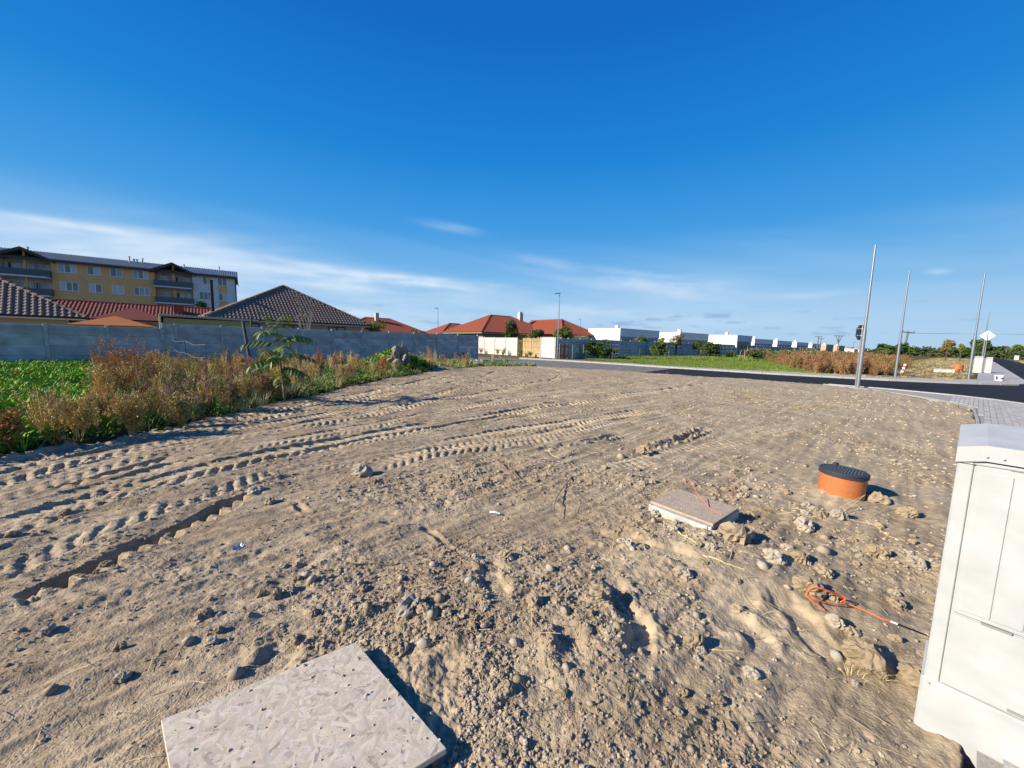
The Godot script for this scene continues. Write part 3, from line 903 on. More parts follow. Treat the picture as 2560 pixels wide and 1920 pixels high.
# ---------------------------------------------------------------- tiled roofs
func tile_mesh(w: float, l: float, amp: float) -> ArrayMesh:      # one interlocking tile, x across, z up the slope, y out of it
	var g := Geo.new()
	var n := 6
	var pts := []
	for i in n + 1:
		var f := float(i) / n
		pts.append(Vector2((f - 0.5) * w * 1.06, amp * sin(f * PI) if f < 0.62 else amp * sin(0.62 * PI) * (1.0 - (f - 0.62) / 0.38) * 0.75))
	for i in n:
		var a := Vector3(pts[i].x, pts[i].y + 0.028, -l * 0.5); var b := Vector3(pts[i + 1].x, pts[i + 1].y + 0.028, -l * 0.5)
		var c := Vector3(pts[i + 1].x, pts[i + 1].y, l * 0.56); var d := Vector3(pts[i].x, pts[i].y, l * 0.56)
		g.quad(a, d, c, b)
		g.quad(a, b, b + Vector3.DOWN * 0.03, a + Vector3.DOWN * 0.03)
	return g.mesh()
var tile_budget := 0
func tile_face(poly: Array, tm: ArrayMesh, w: float, l: float, m: Material, parent: Node, merged: Geo, singles: Array, view := true) -> void:
	# poly: eave left, eave right, then up, counter-clockwise from outside; tiles in courses from the eave
	var o: Vector3 = poly[0]
	var x: Vector3 = (poly[1] - o).normalized()
	var nn: Vector3 = (poly[1] - o).cross(poly[poly.size() - 1] - o).normalized()
	var up := nn.cross(x)
	var flat2 := PackedVector2Array()
	var umin := 1e9; var umax := -1e9; var vmax := 0.0
	for p in poly:
		var q := Vector2((p - o).dot(x), (p - o).dot(up))
		flat2.append(q)
		umin = minf(umin, q.x); umax = maxf(umax, q.x); vmax = maxf(vmax, q.y)
	var bs := Basis(x, nn, x.cross(nn))
	# tile z runs up the slope: basis z must be up
	bs = Basis(-x, nn, up)
	var va := tm.surface_get_arrays(0)
	var v := l * 0.3
	var row := 0
	while v < vmax:
		var u := umin + w * 0.5
		while u < umax:
			if Geometry2D.is_point_in_polygon(Vector2(u, v), flat2):
				var pos := o + x * u + up * v + nn * 0.02
				singles.append([pos.distance_to(EYE) if view else 1e6 + u, Transform3D(bs, pos)])
			u += w
		v += l
		row += 1
func lay_tiles(parent: Node, singles: Array, tm: ArrayMesh, m: Material, alone: int) -> void:
	singles.sort_custom(func(a, b): return a[0] < b[0])
	var merged := Geo.new()
	var arr := tm.surface_get_arrays(0)
	var pv: PackedVector3Array = arr[Mesh.ARRAY_VERTEX]
	var pn: PackedVector3Array = arr[Mesh.ARRAY_NORMAL]
	for i in singles.size():
		var t: Transform3D = singles[i][1]
		if i < alone:
			var o := obj("tile", tm, m, parent)
			o.transform = t
		else:
			for k in pv.size():
				merged.v.append(t * pv[k]); merged.n.append(t.basis * pn[k]); merged.c.append(Color.WHITE)
	if merged.v.size() > 0:
		var r := obj("remaining_tiles", merged, m, parent)
		r.set_meta("kind", "stuff")
func hip_house(called: String, label: String, c0: Vector3, dir: Vector3, ln: float, wd: float, eave: float, rise: float, over: float, wallm: Material, tilem: Material, deckm: Material, fasciam: Material, opt := {}) -> Node3D:
	# c0: front left eave corner seen from the front (dir runs along the front eave, the house lies to its left-behind)
	var t := thing(called, Vector3(c0.x, 0, c0.z), label, "house")
	var bs := basis_of(dir)
	t.basis = bs
	var back := -1.0          # local z of the back is negative (z points to the viewer's side)
	var A := Vector3(0, eave, 0); var B := Vector3(ln, eave, 0); var C := Vector3(ln, eave, -wd); var D := Vector3(0, eave, -wd)
	var hw := wd * 0.5
	var inset: float = opt.get("inset", minf(hw, ln * 0.5))
	var R0 := Vector3(inset, eave + rise, -hw); var R1 := Vector3(maxf(ln - inset, inset + 0.02), eave + rise, -hw)
	var roof := Geo.new()
	roof.quad(A, B, R1, R0); roof.tri(B, C, R1); roof.quad(C, D, R0, R1); roof.tri(D, A, R0)
	roof.quad(A + Vector3.DOWN * 0.16, D + Vector3.DOWN * 0.16, C + Vector3.DOWN * 0.16, B + Vector3.DOWN * 0.16)
	var ro := obj("roof", roof, deckm, t)
	var singles := []
	var inv := t.transform.affine_inverse()
	var tw: float = opt.get("tw", 0.3); var tl: float = opt.get("tl", 0.36)
	var tm := tile_mesh(tw, tl, opt.get("amp", 0.05))
	var eye := inv * EYE
	for f in [[A, B, R1, R0], [D, A, R0], [B, C, R1], [C, D, R0, R1]]:
		var fn: Vector3 = (f[1] - f[0]).cross(f[2] - f[0]).normalized()
		var faced: bool = fn.dot(eye - f[0]) > 0.0
		var s2 := []
		tile_face(f, tm, tw, tl, tilem, t, null, s2)
		for q in s2:
			singles.append([q[0] - 100.0 if faced else q[0] + 1000.0, q[1]])
			# distance is measured in the house's own axes
			singles[-1][0] = (q[1].origin.distance_to(eye)) + (0.0 if faced else 1000.0)
	lay_tiles(ro, singles, tm, tilem, opt.get("alone", 0))
	for e in [[A, R0], [B, R1], [C, R1], [D, R0], [R0, R1]]:
		if e[0].distance_to(e[1]) < 0.3: continue
		var cap := Geo.new()
		var nseg := int(e[0].distance_to(e[1]) / 0.38)
		for k in nseg:
			var p: Vector3 = e[0].lerp(e[1], float(k) / nseg); var q: Vector3 = e[0].lerp(e[1], (k + 1.08) / nseg)
			cap.tube([p + Vector3.UP * 0.06, q + Vector3.UP * 0.045], [0.1, 0.085], 7, false)
		obj("ridge_cap", cap, opt.get("capm", tilem), ro)
	var wall := Geo.new()
	wall.box(Vector3(ln * 0.5, (eave - 0.16) * 0.5, -wd * 0.5), Vector3(ln - over * 2.0, eave - 0.16, wd - over * 2.0))
	obj("wall", wall, wallm, t)
	for e in [[A, B, Vector3.BACK], [D, A, Vector3.LEFT], [B, C, Vector3.RIGHT]]:
		var g := Geo.new()
		var mid: Vector3 = (e[0] + e[1]) * 0.5
		var d: Vector3 = e[1] - e[0]
		g.box(mid + Vector3.DOWN * 0.09 + e[2] * 0.012, Vector3(absf(d.x) + 0.04 if absf(d.x) > 0.1 else 0.03, 0.17, absf(d.z) + 0.04 if absf(d.z) > 0.1 else 0.03))
		obj("fascia", g, fasciam, t)
		if opt.get("gutter", true):
			var gu := Geo.new()
			gu.tube([e[0] + e[2] * 0.08 + Vector3.DOWN * 0.03, e[1] + e[2] * 0.08 + Vector3.DOWN * 0.03], [0.06, 0.06], 8)
			obj("gutter", gu, opt.get("gutterm", pm("gutter", lin(0.03, 0.028, 0.027), 0.5)), t)
	return t
func window_on(t: Node3D, ctr: Vector3, w: float, h: float, panes: int, framem: Material, glassm: Material, nrm := Vector3.BACK, called := "window", sill := true) -> void:
	# a window set on a wall whose outside is nrm (local axes), with real frame bars, panes and sill
	var bs := Basis(Vector3.UP.cross(nrm), Vector3.UP, nrm)
	var fr := Geo.new()
	var th := 0.07
	fr.box(bs * Vector3(0, h * 0.5 - th * 0.5, 0), Vector3(w, th, 0.06), bs); fr.box(bs * Vector3(0, -h * 0.5 + th * 0.5, 0), Vector3(w, th, 0.06), bs)
	for k in panes + 1:
		fr.box(bs * Vector3(-w * 0.5 + th * 0.5 + (w - th) * k / panes, 0, 0), Vector3(th if k == 0 or k == panes else th * 1.5, h - th * 2.0, 0.056), bs)
	var f := obj(called, fr, framem, t)
	f.position = ctr + nrm * 0.02
	for k in panes:
		var g := Geo.new()
		g.box(bs * Vector3(-w * 0.5 + th * 0.5 + (w - th) * (k + 0.5) / panes, 0, -0.01), Vector3((w - th) / panes - th, h - th * 2.0, 0.02), bs)
		obj("pane", g, glassm if rng.randf() < 0.6 else [pm("pane_curtain", lin(0.34, 0.36, 0.38), 0.12, "", 1, 0, {"spec": 0.8}), pm("pane_blind", lin(0.16, 0.2, 0.26), 0.08, "", 1, 0, {"spec": 0.8})][rng.randi() % 2], f)
	if sill:
		var s := Geo.new()
		s.box(bs * Vector3(0, -h * 0.5 - 0.03, 0.04), Vector3(w + 0.1, 0.04, 0.14), bs)
		obj("sill", s, framem, f)
func glass() -> StandardMaterial3D: return pm("pane_glass", lin(0.03, 0.035, 0.045), 0.06, "", 1, 0, {"spec": 0.8})
func build_houses() -> void:
	rng.seed = 41
	var white := pm("win_white", lin(0.75, 0.75, 0.75), 0.5)
	var browndeck := pm("brown_deck", lin(0.07, 0.055, 0.045), 0.9)
	var browntile := pm("brown_tile", lin(0.25, 0.17, 0.125), 0.72, "grain", 1.2, 0.0, {"spec": 0.5})
	var reddeck := pm("red_deck", lin(0.2, 0.06, 0.035), 0.9)
	var redtile := pm("red_tile", lin(0.38, 0.105, 0.055), 0.72, "grain", 1.0, 0.0, {"spec": 0.4})
	var darkred := pm("darkred_tile", lin(0.30, 0.08, 0.055), 0.75, "grain", 1.0, 0.0, {"spec": 0.4})
	var cream := pm("cream", lin(0.55, 0.50, 0.36), 0.92, "soft", 0.6)
	var creamf := pm("cream_fascia", lin(0.6, 0.56, 0.46), 0.8)
	var dark := pm("gutter", lin(0.03, 0.028, 0.027), 0.5)
	# dark tiled house at the edge of the picture
	var ca := Vector3(-24.66, 0, -22.0)
	var adir := Vector3(sin(deg_to_rad(41.0)), 0, -cos(deg_to_rad(41.0)))
	var a := hip_house("brown_roof_house", "dark brown tiled hip roof house with cream wall behind rough concrete fence", ca - adir * 14.0, adir, 14.0, 11.0, 2.42, 3.5, 0.7, cream, browntile, browndeck, creamf, {"alone": 300, "inset": 5.5, "amp": 0.05, "tw": 0.26, "tl": 0.32})
	var la := 14.0
	window_on(a, Vector3(la - 5.2, 1.6, -0.69), 3.2, 1.3, 2, pm("dark_frame", lin(0.05, 0.05, 0.05), 0.5), glass())
	var dp := Geo.new()
	dp.tube([Vector3(la + 0.05, 2.36, 0.08), Vector3(la + 0.02, 2.2, 0.02), Vector3(la - 0.62, 1.85, -0.6), Vector3(la - 0.65, 0.0, -0.62)], [0.05, 0.05, 0.05, 0.05], 8)
	obj("downpipe", dp, dark, a)
	# brown pyramid roof
	var cb := Vector3(-18.8, 0, -23.3)
	var bdir := Vector3(sin(deg_to_rad(45.0)), 0, -cos(deg_to_rad(45.0)))
	var b := hip_house("brown_roof_house", "brown tiled pyramid roof house behind smooth concrete fence and bare sapling", cb, bdir, 10.3, 7.2, 2.7, 2.72, 0.5, pm("dusty_wall", lin(0.42, 0.36, 0.28), 0.92, "soft", 0.6), browntile, browndeck, pm("grey_fascia", lin(0.4, 0.38, 0.36), 0.8), {"alone": 300, "inset": 5.14, "amp": 0.04, "tw": 0.22, "tl": 0.29})
	for wx in [2.2, 4.9, 7.9]:
		window_on(b, Vector3(wx, 1.85, -0.49), 1.3, 1.2, 2, pm("dark_frame", Color.WHITE), glass())
	var fl := Geo.new()
	fl.tube([Vector3(0, 0, 0), Vector3(0, 2.3, 0), Vector3(0, 2.34, 0), Vector3(0, 2.4, 0)], [0.1, 0.1, 0.13, 0.13], 10)
	var fo := obj("flue", fl, pm("black_pipe", lin(0.012, 0.012, 0.014), 0.45), b)
	fo.position = b.transform.affine_inverse() * at(533, 792, 25.5)
	# flat shed beside it
	var sp := at(404, 812, 21.6)
	var sh := thing("garden_shed", Vector3(sp.x, 0, sp.z), "flat grey roofed shed with pale yellow green wall between the tiled houses", "shed")
	sh.basis = basis_of(FD)
	var w := Geo.new()
	w.box(Vector3(2.2, 1.25, -1.4), Vector3(4.1, 2.5, 2.6))
	obj("wall", w, pm("shed_wall", lin(0.30, 0.30, 0.14), 0.9, "soft", 1.0), sh)
	var sr := Geo.new()
	sr.cbox(Vector3(2.25, 2.62, -1.35), Vector3(4.7, 0.12, 3.0), 0.02, Basis(Vector3.BACK, -0.02))
	obj("roof", sr, pm("shed_roof", lin(0.42, 0.41, 0.39), 0.75, "grain", 1.0), sh)
	var sb := Geo.new()
	sb.cbox(Vector3(-0.06, 1.35, -1.35), Vector3(0.08, 2.75, 2.9), 0.01)
	obj("end_wall", sb, pm("lime_board", lin(0.62, 0.64, 0.30), 0.85), sh)
	# long red roof behind
	var cc := Vector3(-33.9, 0, -31.0) - FD * 6.0
	var c := hip_house("red_roof_house", "long dark red tiled roof house below the apartment block", cc, FD, 17.0, 6.6, 2.7, 1.45, 0.5, pm("pale_wall", lin(0.6, 0.58, 0.52), 0.9, "soft", 0.6), darkred, reddeck, creamf, {"tw": 0.24, "tl": 0.34, "inset": 3.3})
	var ch := Geo.new()
	ch.cbox(Vector3(11.0, 3.6, -2.0), Vector3(0.75, 1.3, 0.6), 0.02)
	ch.cbox(Vector3(11.0, 4.28, -2.0), Vector3(0.85, 0.08, 0.7), 0.02)
	obj("chimney", ch, pm("brick_red", lin(0.42, 0.11, 0.06), 0.85, "grain", 1.5), c)
	var dorm := Geo.new()          # cross gable that breaks the long slope
	var dm := Vector3(8.0, 2.75, 0.0)
	var dl := dm + Vector3(-2.4, -0.04, 0.4); var dr := dm + Vector3(2.4, -0.04, 0.4); var tp := dm + Vector3(0, 1.05, -1.4); var bk := dm + Vector3(0, 1.1, -2.6)
	dorm.tri(dl, dr, tp); dorm.tri(dl, tp, bk); dorm.tri(tp, dr, bk)
	obj("cross_hip", dorm, darkred, c)
	window_on(c, Vector3(12.0, 1.7, -0.49), 1.2, 1.1, 2, white, glass())
	# wooden hut roof peeping over the fence
	var hp := at(290, 812, 21.0)
	var hut := thing("garden_hut", Vector3(hp.x, 0, hp.z), "orange brown wooden gazebo roof peeping over the rough concrete fence", "hut")
	hut.basis = basis_of(FD)
	var orange := pm("orange_wood", lin(0.50, 0.185, 0.045), 0.75, "streak", 0.8)
	for s in 4:
		var an := PI * 0.5 * s
		var bsr := Basis(Vector3.UP, an)
		for k in 6:
			var f0 := k / 6.0; var f1 := (k + 0.97) / 6.0
			var g := Geo.new()
			var y0 := 1.98 + 0.54 * f0; var y1 := 1.98 + 0.54 * f1
			var r0 := 1.55 * (1.0 - f0); var r1 := 1.55 * (1.0 - f1)
			g.quad(bsr * Vector3(-r0, y0, r0), bsr * Vector3(r0, y0, r0), bsr * Vector3(r1, y1, r1), bsr * Vector3(-r1, y1, r1))
			g.quad(bsr * Vector3(-r0, y0, r0), bsr * Vector3(-r0, y0 - 0.02, r0), bsr * Vector3(r0, y0 - 0.02, r0), bsr * Vector3(r0, y0, r0))
			obj("roof_board", g, orange, hut)
	for q in [[-1, -1], [1, -1], [1, 1], [-1, 1]]:
		var g := Geo.new()
		g.box(Vector3(q[0] * 1.2, 0.93, q[1] * 1.2), Vector3(0.12, 2.0, 0.12))
		obj("post", g, orange, hut)
	# large red roof house with a wing
	var cd := Vector3(-4.3, 0, -52.0)
	var d := hip_house("red_roof_house", "large bright red tiled hip roof house with a wing behind the white fence", cd, FD, 15.0, 11.0, 2.95, 2.75, 0.7, pm("brown_wall", lin(0.30, 0.235, 0.17), 0.9, "soft", 0.6), redtile, reddeck, pm("yellow_fascia", lin(0.68, 0.58, 0.34), 0.8), {"inset": 5.5})
	var wl := 8.4; var p := 6.2
	var wo := Vector3(9.4, 0, 0)
	var ev := 2.93
	var roof := Geo.new()
	var A := wo + Vector3(0, ev, p); var B := wo + Vector3(wl, ev, p); var C := wo + Vector3(wl, ev, -5.0); var D := wo + Vector3(0, ev, -5.0)
	var R1 := wo + Vector3(wl * 0.5, ev + 2.3, p - 4.2); var R0 := wo + Vector3(wl * 0.5, ev + 2.3, -5.0)
	roof.tri(A, B, R1); roof.quad(B, C, R0, R1); roof.quad(D, A, R1, R0)
	var wr := obj("wing_roof", roof, reddeck, d)
	var tm := tile_mesh(0.3, 0.36, 0.05)
	var sg := []
	for f in [[A, B, R1], [D, A, R1, R0], [B, C, R0, R1]]: tile_face(f, tm, 0.3, 0.36, redtile, d, null, sg)
	lay_tiles(wr, sg, tm, redtile, 0)
	for e in [[A, R1], [B, R1], [R1, R0]]:
		var cap := Geo.new()
		cap.tube([e[0] + Vector3.UP * 0.06, e[1] + Vector3.UP * 0.06], [0.11, 0.11], 7)
		obj("ridge_cap", cap, redtile, wr)
	var ww := Geo.new()
	ww.box(wo + Vector3(wl * 0.5, ev * 0.5 - 0.08, 0.6), Vector3(wl - 1.4, ev - 0.16, 9.8))
	obj("wing_wall", ww, pm("yellow_wall", lin(0.62, 0.5, 0.28), 0.9, "soft", 0.6), d)
	var chm := Geo.new()
	chm.cbox(Vector3(10.8, 5.2, -4.6), Vector3(0.7, 2.3, 0.7), 0.02); chm.cbox(Vector3(10.8, 6.45, -4.6), Vector3(0.5, 0.25, 0.5), 0.02)
	obj("chimney", chm, pm("chimney_white", lin(0.62, 0.60, 0.54), 0.85, "grain", 1.5), d)
	window_on(d, Vector3(3.0, 1.7, -0.69), 1.4, 1.3, 2, pm("dark_frame", Color.WHITE), glass())
	window_on(d, Vector3(6.2, 1.7, -0.69), 2.0, 1.3, 3, pm("dark_frame", Color.WHITE), glass())
	window_on(d, wo + Vector3(4.2, 1.7, 5.51), 1.6, 1.3, 2, pm("dark_frame", Color.WHITE), glass())
	# two more red roofs further left
	var e1 := Vector3(-19.5, 0, -58.0)
	var e := hip_house("red_roof_house", "distant red tiled house with white chimney above the concrete fence", e1 - FD * 6.0, FD, 13.0, 9.0, 2.7, 2.2, 0.6, pm("sand_wall", lin(0.6, 0.45, 0.28), 0.9, "soft", 0.6), redtile, reddeck, pm("yellow_fascia", Color.WHITE), {"inset": 4.5})
	var cg := Geo.new()
	cg.cbox(Vector3(6.0, 5.1, -3.6), Vector3(0.55, 1.3, 0.55), 0.02)
	obj("chimney", cg, pm("chimney_white", Color.WHITE), e)
	var f1 := Vector3(-12.5, 0, -66.0)
	hip_house("red_roof_house", "small far red tiled house roof beside the grey street lamp", f1, FD, 10.0, 8.0, 2.8, 2.0, 0.6, pm("sand_wall", Color.WHITE), redtile, reddeck, pm("yellow_fascia", Color.WHITE), {"inset": 4.0})
	white_houses()
func white_houses() -> void:
	var wm := pm("render_white", lin(0.78, 0.77, 0.74), 0.9, "soft", 0.4)
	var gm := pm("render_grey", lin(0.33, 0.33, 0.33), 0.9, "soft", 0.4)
	var wf := pm("win_white", Color.WHITE)
	# corner depth, left end, right end in pixels, top pixel, label
	for q in [[1549, 54.0, 1466, 1642, 821, "white flat roofed house with deep parapet above shaded fence, first in its row"],
			[1699, 63.0, 1642, 1764, 831, "white flat roofed house with chimney next to yellow green tree, second in its row"],
			[1842, 71.0, 1764, 1872, 838, "white flat roofed house with broad sunlit side and porch, third in its row"],
			[1886, 92.0, 1868, 1925, 847, "white flat roofed house, fourth in its row, low behind the fence"],
			[1943, 108.0, 1920, 1976, 851.5, "white flat roofed house, fifth in its row, low behind the fence"],
			[1992, 123.0, 1972, 2020, 855.5, "white flat roofed house, sixth in its row, small above the fence"],
			[2031, 150.0, 2016, 2054, 859, "white flat roofed house, seventh in its row, small above the fence"],
			[2066, 165.0, 2052, 2084, 861, "distant tan sided flat roofed house, eighth in its row"],
			[2098, 190.0, 2082, 2112, 864, "distant white flat roofed house, ninth and last of its row"]]:
		var c := at(q[0], 860, q[1])
		var tx0: float = (q[2] - 1280.0) / FPX; var tx1: float = (q[3] - 1280.0) / FPX
		var Z := -c.z
		var wd: float = (c.x - tx0 * Z) / (FN.x + tx0 * FN.z)            # depth of the sunlit side
		var ln: float = (tx1 * Z - c.x) / (FD.x + tx1 * FD.z)
		wd = clampf(absf(wd), 3.0, 12.0); ln = clampf(absf(ln), 6.0, 14.0)
		var top := hgt(q[0], q[4], c)
		var t := thing("white_house", Vector3(c.x, 0, c.z), q[5], "house", "row of white flat roofed houses")
		t.basis = basis_of(FD)
		var tan_ := String(q[5]).contains("tan")
		var body := pm("render_tan", lin(0.55, 0.38, 0.26), 0.9, "soft", 0.4) if tan_ else wm
		var w := Geo.new()
		w.box(Vector3(ln * 0.5, (top - 1.1) * 0.5, -wd * 0.5 - 0.5), Vector3(ln - 0.6, top - 1.1, wd + 1.0))
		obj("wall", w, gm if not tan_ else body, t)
		var pr := Geo.new()
		pr.box(Vector3(ln * 0.5, top - 0.55, -wd * 0.5), Vector3(ln, 1.1, wd))
		obj("parapet", pr, body, t)
		var cp := Geo.new()
		cp.box(Vector3(ln * 0.5, top + 0.02, -wd * 0.5), Vector3(ln + 0.06, 0.05, wd + 0.06))
		obj("coping", cp, pm("coping", lin(0.6, 0.6, 0.6), 0.5), t)
		var sd := Geo.new()
		sd.box(Vector3(0.14, (top - 1.1) * 0.5, -wd * 0.5), Vector3(0.28, top - 1.1, wd - 0.02))
		obj("side_wall", sd, body, t)
		if q[1] < 130.0:
			var k := 0
			while k * 3.0 + 2.0 < ln:
				window_on(t, Vector3(2.0 + k * 3.0, 1.5, 0.0), 1.8, 1.7, 2, pm("dark_frame", Color.WHITE), glass(), Vector3.BACK, "window", false)
				k += 1
		var ch := Geo.new()
		ch.cbox(Vector3(ln * 0.35, top + 0.3, -wd * 0.55), Vector3(0.5, 0.65, 0.5), 0.03); ch.cbox(Vector3(ln * 0.35, top + 0.65, -wd * 0.55), Vector3(0.6, 0.06, 0.6), 0.02)
		obj("chimney", ch, wm, t)

# ---------------------------------------------------------------- apartment block
func build_apartments() -> void:
	var dir := Vector3(sin(deg_to_rad(55.0)), 0, -cos(deg_to_rad(55.0)))
	var t := thing("apartment_block", Vector3(-73.3, 0, -61.0), "four storey orange and white apartment block with grey roof and dark balconies", "building")
	t.basis = basis_of(dir)
	var orange := pm("apt_orange", lin(0.92, 0.50, 0.20), 0.92, "soft", 0.3)
	var white := pm("apt_white", lin(0.78, 0.77, 0.76), 0.92, "soft", 0.3)
	var grey := pm("apt_balcony", lin(0.13, 0.125, 0.12), 0.85)
	var trim := pm("apt_trim", lin(0.075, 0.068, 0.062), 0.8)
	var bay_white := white  # balcony bays take the same white paint as the outer walls
	var frame := pm("win_white", Color.WHITE)
	var dp := 12.0
	var ev := 12.8
	# [from, to, material, name]
	for q in [[-16.0, -5.15, white, "white_wall"], [0.0, 12.04, orange, "orange_wall"], [17.15, 23.5, white, "white_wall"]]:
		var g := Geo.new()
		g.box(Vector3((q[0] + q[1]) * 0.5, ev * 0.5, -dp * 0.5), Vector3(q[1] - q[0], ev, dp))
		obj(q[3], g, q[2], t)
	var rows := [[11.0, 12.4], [8.16, 9.55], [5.3, 6.7], [2.45, 3.85]]
	for r in rows:
		for q in [[0.75, 2.81, 3], [3.94, 5.46, 2], [6.6, 8.08, 2], [9.29, 11.3, 3], [18.01, 19.91, 3], [20.84, 22.21, 2], [-9.0, -7.1, 3], [-13.0, -11.2, 2]]:
			window_on(t, Vector3((q[0] + q[1]) * 0.5, (r[0] + r[1]) * 0.5, 0.0), q[1] - q[0], r[1] - r[0], q[2], frame, glass())
	for k in 3:
		var g := Geo.new()
		g.box(Vector3(21.52, (rows[k][0] + rows[k + 1][1]) * 0.5, 0.01), Vector3(1.36, rows[k][0] - rows[k + 1][1] - 0.12, 0.04))
		obj("orange_panel", g, orange, t)
	# balcony bays under gables
	for q in [[-5.15, 0.0], [12.04, 17.15]]:
		var x0: float = q[0]; var x1: float = q[1]
		var mx := (x0 + x1) * 0.5
		var g := Geo.new()
		g.box(Vector3(mx, ev * 0.5 + 0.3, -dp * 0.5 - 0.9), Vector3(x1 - x0, ev + 0.6, dp - 1.8))
		obj("recess_wall", g, bay_white, t)
		var pil := Geo.new()
		pil.box(Vector3(mx, 6.9, 0.1), Vector3(0.22, 13.8, 0.3))
		obj("pillar", pil, orange, t)
		for k in 4:
			var y: float = rows[k][0] - 1.0
			var b := Geo.new()
			b.box(Vector3(mx, y - 0.15, 0.0), Vector3(x1 - x0 - 0.1, 0.2, 3.4))
			obj("balcony_floor", b, bay_white, t)
			var rl := Geo.new()
			rl.cbox(Vector3(mx, y + 0.47, 0.85), Vector3(x1 - x0 + 0.1, 1.05, 0.1), 0.02)
			obj("balcony_front", rl, grey, t)
			for s in [x0 - 0.0, x1]:
				var sd := Geo.new()
				sd.box(Vector3(s, y + 0.47, 0.4), Vector3(0.1, 1.05, 0.85))
				obj("balcony_side", sd, grey, t)
			for s in [[x0 + 0.9, 1.3], [x0 + 2.0, 0.8], [x1 - 2.0, 1.2], [x1 - 0.8, 0.8]]:
				window_on(t, Vector3(s[0], y + 1.35, -1.8), s[1], 1.5, 2 if s[1] > 1 else 1, frame, glass(), Vector3.BACK, "balcony_window", false)
		# gable roof over the bay
		var gy := 13.0
		var ap := 14.2
		var gr := Geo.new()
		for s in [-1.0, 1.0]:
			var lo := Vector3(mx + s * ((x1 - x0) * 0.5 + 0.5), gy - 0.35, 1.3); var hi := Vector3(mx, ap, 1.3)
			var lo2 := lo + Vector3(0, 0, -8.0); var hi2 := hi + Vector3(0, 0, -8.0)
			var th := Vector3(0, -0.42, 0)
			if s < 0:
				gr.quad(lo, hi, hi2, lo2); gr.quad(lo + th, hi + th, hi, lo); gr.quad(lo2 + th, hi2 + th, hi + th, lo + th)
			else:
				gr.quad(hi, lo, lo2, hi2); gr.quad(hi + th, lo + th, lo, hi); gr.quad(hi2 + th, lo2 + th, lo + th, hi + th)
			gr.quad(lo, lo2, lo2 + th, lo + th)
		obj("gable_roof", gr, trim, t)
		var gw := Geo.new()
		gw.tri(Vector3(x0, gy - 0.3, -1.75), Vector3(x1, gy - 0.3, -1.75), Vector3(mx, ap - 0.3, -1.75))
		obj("gable_wall", gw, bay_white, t)
	# main roof of ribbed sheets
	var roof := Geo.new()
	var r0 := Vector3(-17.0, ev - 0.05, 0.75); var r1 := Vector3(23.85, ev - 0.05, 0.75)
	var t0 := Vector3(-17.0, 14.65, -6.0); var t1 := Vector3(23.85, 14.65, -6.0)
	roof.quad(r0, r1, t1, t0)
	roof.quad(t0, t1, Vector3(23.85, ev - 0.05, -12.7), Vector3(-17.0, ev - 0.05, -12.7))
	roof.tri(r1, Vector3(23.85, ev - 0.05, -12.7), t1)
	var rm := pm("apt_roof", lin(0.36, 0.38, 0.395), 0.55, "grain", 0.6, 0.0, {"spec": 0.5})
	var ro := obj("roof", roof, rm, t)
	var ribs := Geo.new()
	var x := -16.8
	while x < 23.75:
		ribs.tube([Vector3(x, ev + 0.0, 0.76), Vector3(x, 14.7, -6.0)], [0.07, 0.07], 5, false)
		x += 0.34
	obj("roof_ribs", ribs, rm, ro)
	var fas := Geo.new()
	fas.box(Vector3(3.42, ev - 0.24, 0.72), Vector3(40.9, 0.34, 0.1)); fas.box(Vector3(23.83, ev - 0.24, -6.0), Vector3(0.1, 0.34, 13.5))
	obj("fascia", fas, trim, t)
	for q in [[-3.4, 0.5], [8.3, 0.7], [8.9, 0.35], [9.3, 0.35], [10.0, 0.6], [21.0, 0.6], [15.7, 0.3]]:
		var g := Geo.new()
		g.tube([Vector3(q[0], 13.7, -4.2), Vector3(q[0], 14.35 + q[1], -4.2), Vector3(q[0], 14.4 + q[1], -4.2), Vector3(q[0], 14.5 + q[1], -4.2)], [0.11, 0.11, 0.18, 0.18], 8)
		obj("vent_pipe", g, pm("vent_metal", lin(0.4, 0.4, 0.4), 0.5, "", 1, 0, {"metal": 0.4}), ro)
	var pipe := Geo.new()
	pipe.tube([Vector3(23.55, 0, 0.12), Vector3(23.55, ev - 0.3, 0.12)], [0.07, 0.07], 8)
	obj("downpipe", pipe, pm("blue_pipe", lin(0.06, 0.05, 0.16), 0.6), t)

# ---------------------------------------------------------------- poles, lamps, signs
func galv() -> StandardMaterial3D: return pm("galvanised", lin(0.36, 0.38, 0.41), 0.38, "soft", 2.0, 0.0, {"metal": 0.7})
func steel_pole(where: Vector3, h: float, r: float, label: String, lean := 0.0) -> Node3D:
	var t := thing("steel_pole", where, label, "pole", "bare galvanised lamp poles along the new road")
	var lo := Geo.new()
	lo.tube([Vector3(0, -0.15, 0), Vector3(0, h * 0.395, 0)], [r, r], 18)
	obj("lower_tube", lo, galv(), t)
	var sl := Geo.new()
	sl.tube([Vector3(0, h * 0.395, 0), Vector3(0, h * 0.405, 0), Vector3(0, h * 0.42, 0)], [r * 1.01, r * 0.98, r * 0.76], 18)
	obj("reducer", sl, galv(), t)
	var up := Geo.new()
	up.tube([Vector3(0, h * 0.42, 0), Vector3(0, h - 0.02, 0), Vector3(0, h, 0)], [r * 0.74, r * 0.52, r * 0.48], 18)
	obj("upper_tube", up, galv(), t)
	t.rotation = Vector3(0, 0, lean)
	return t
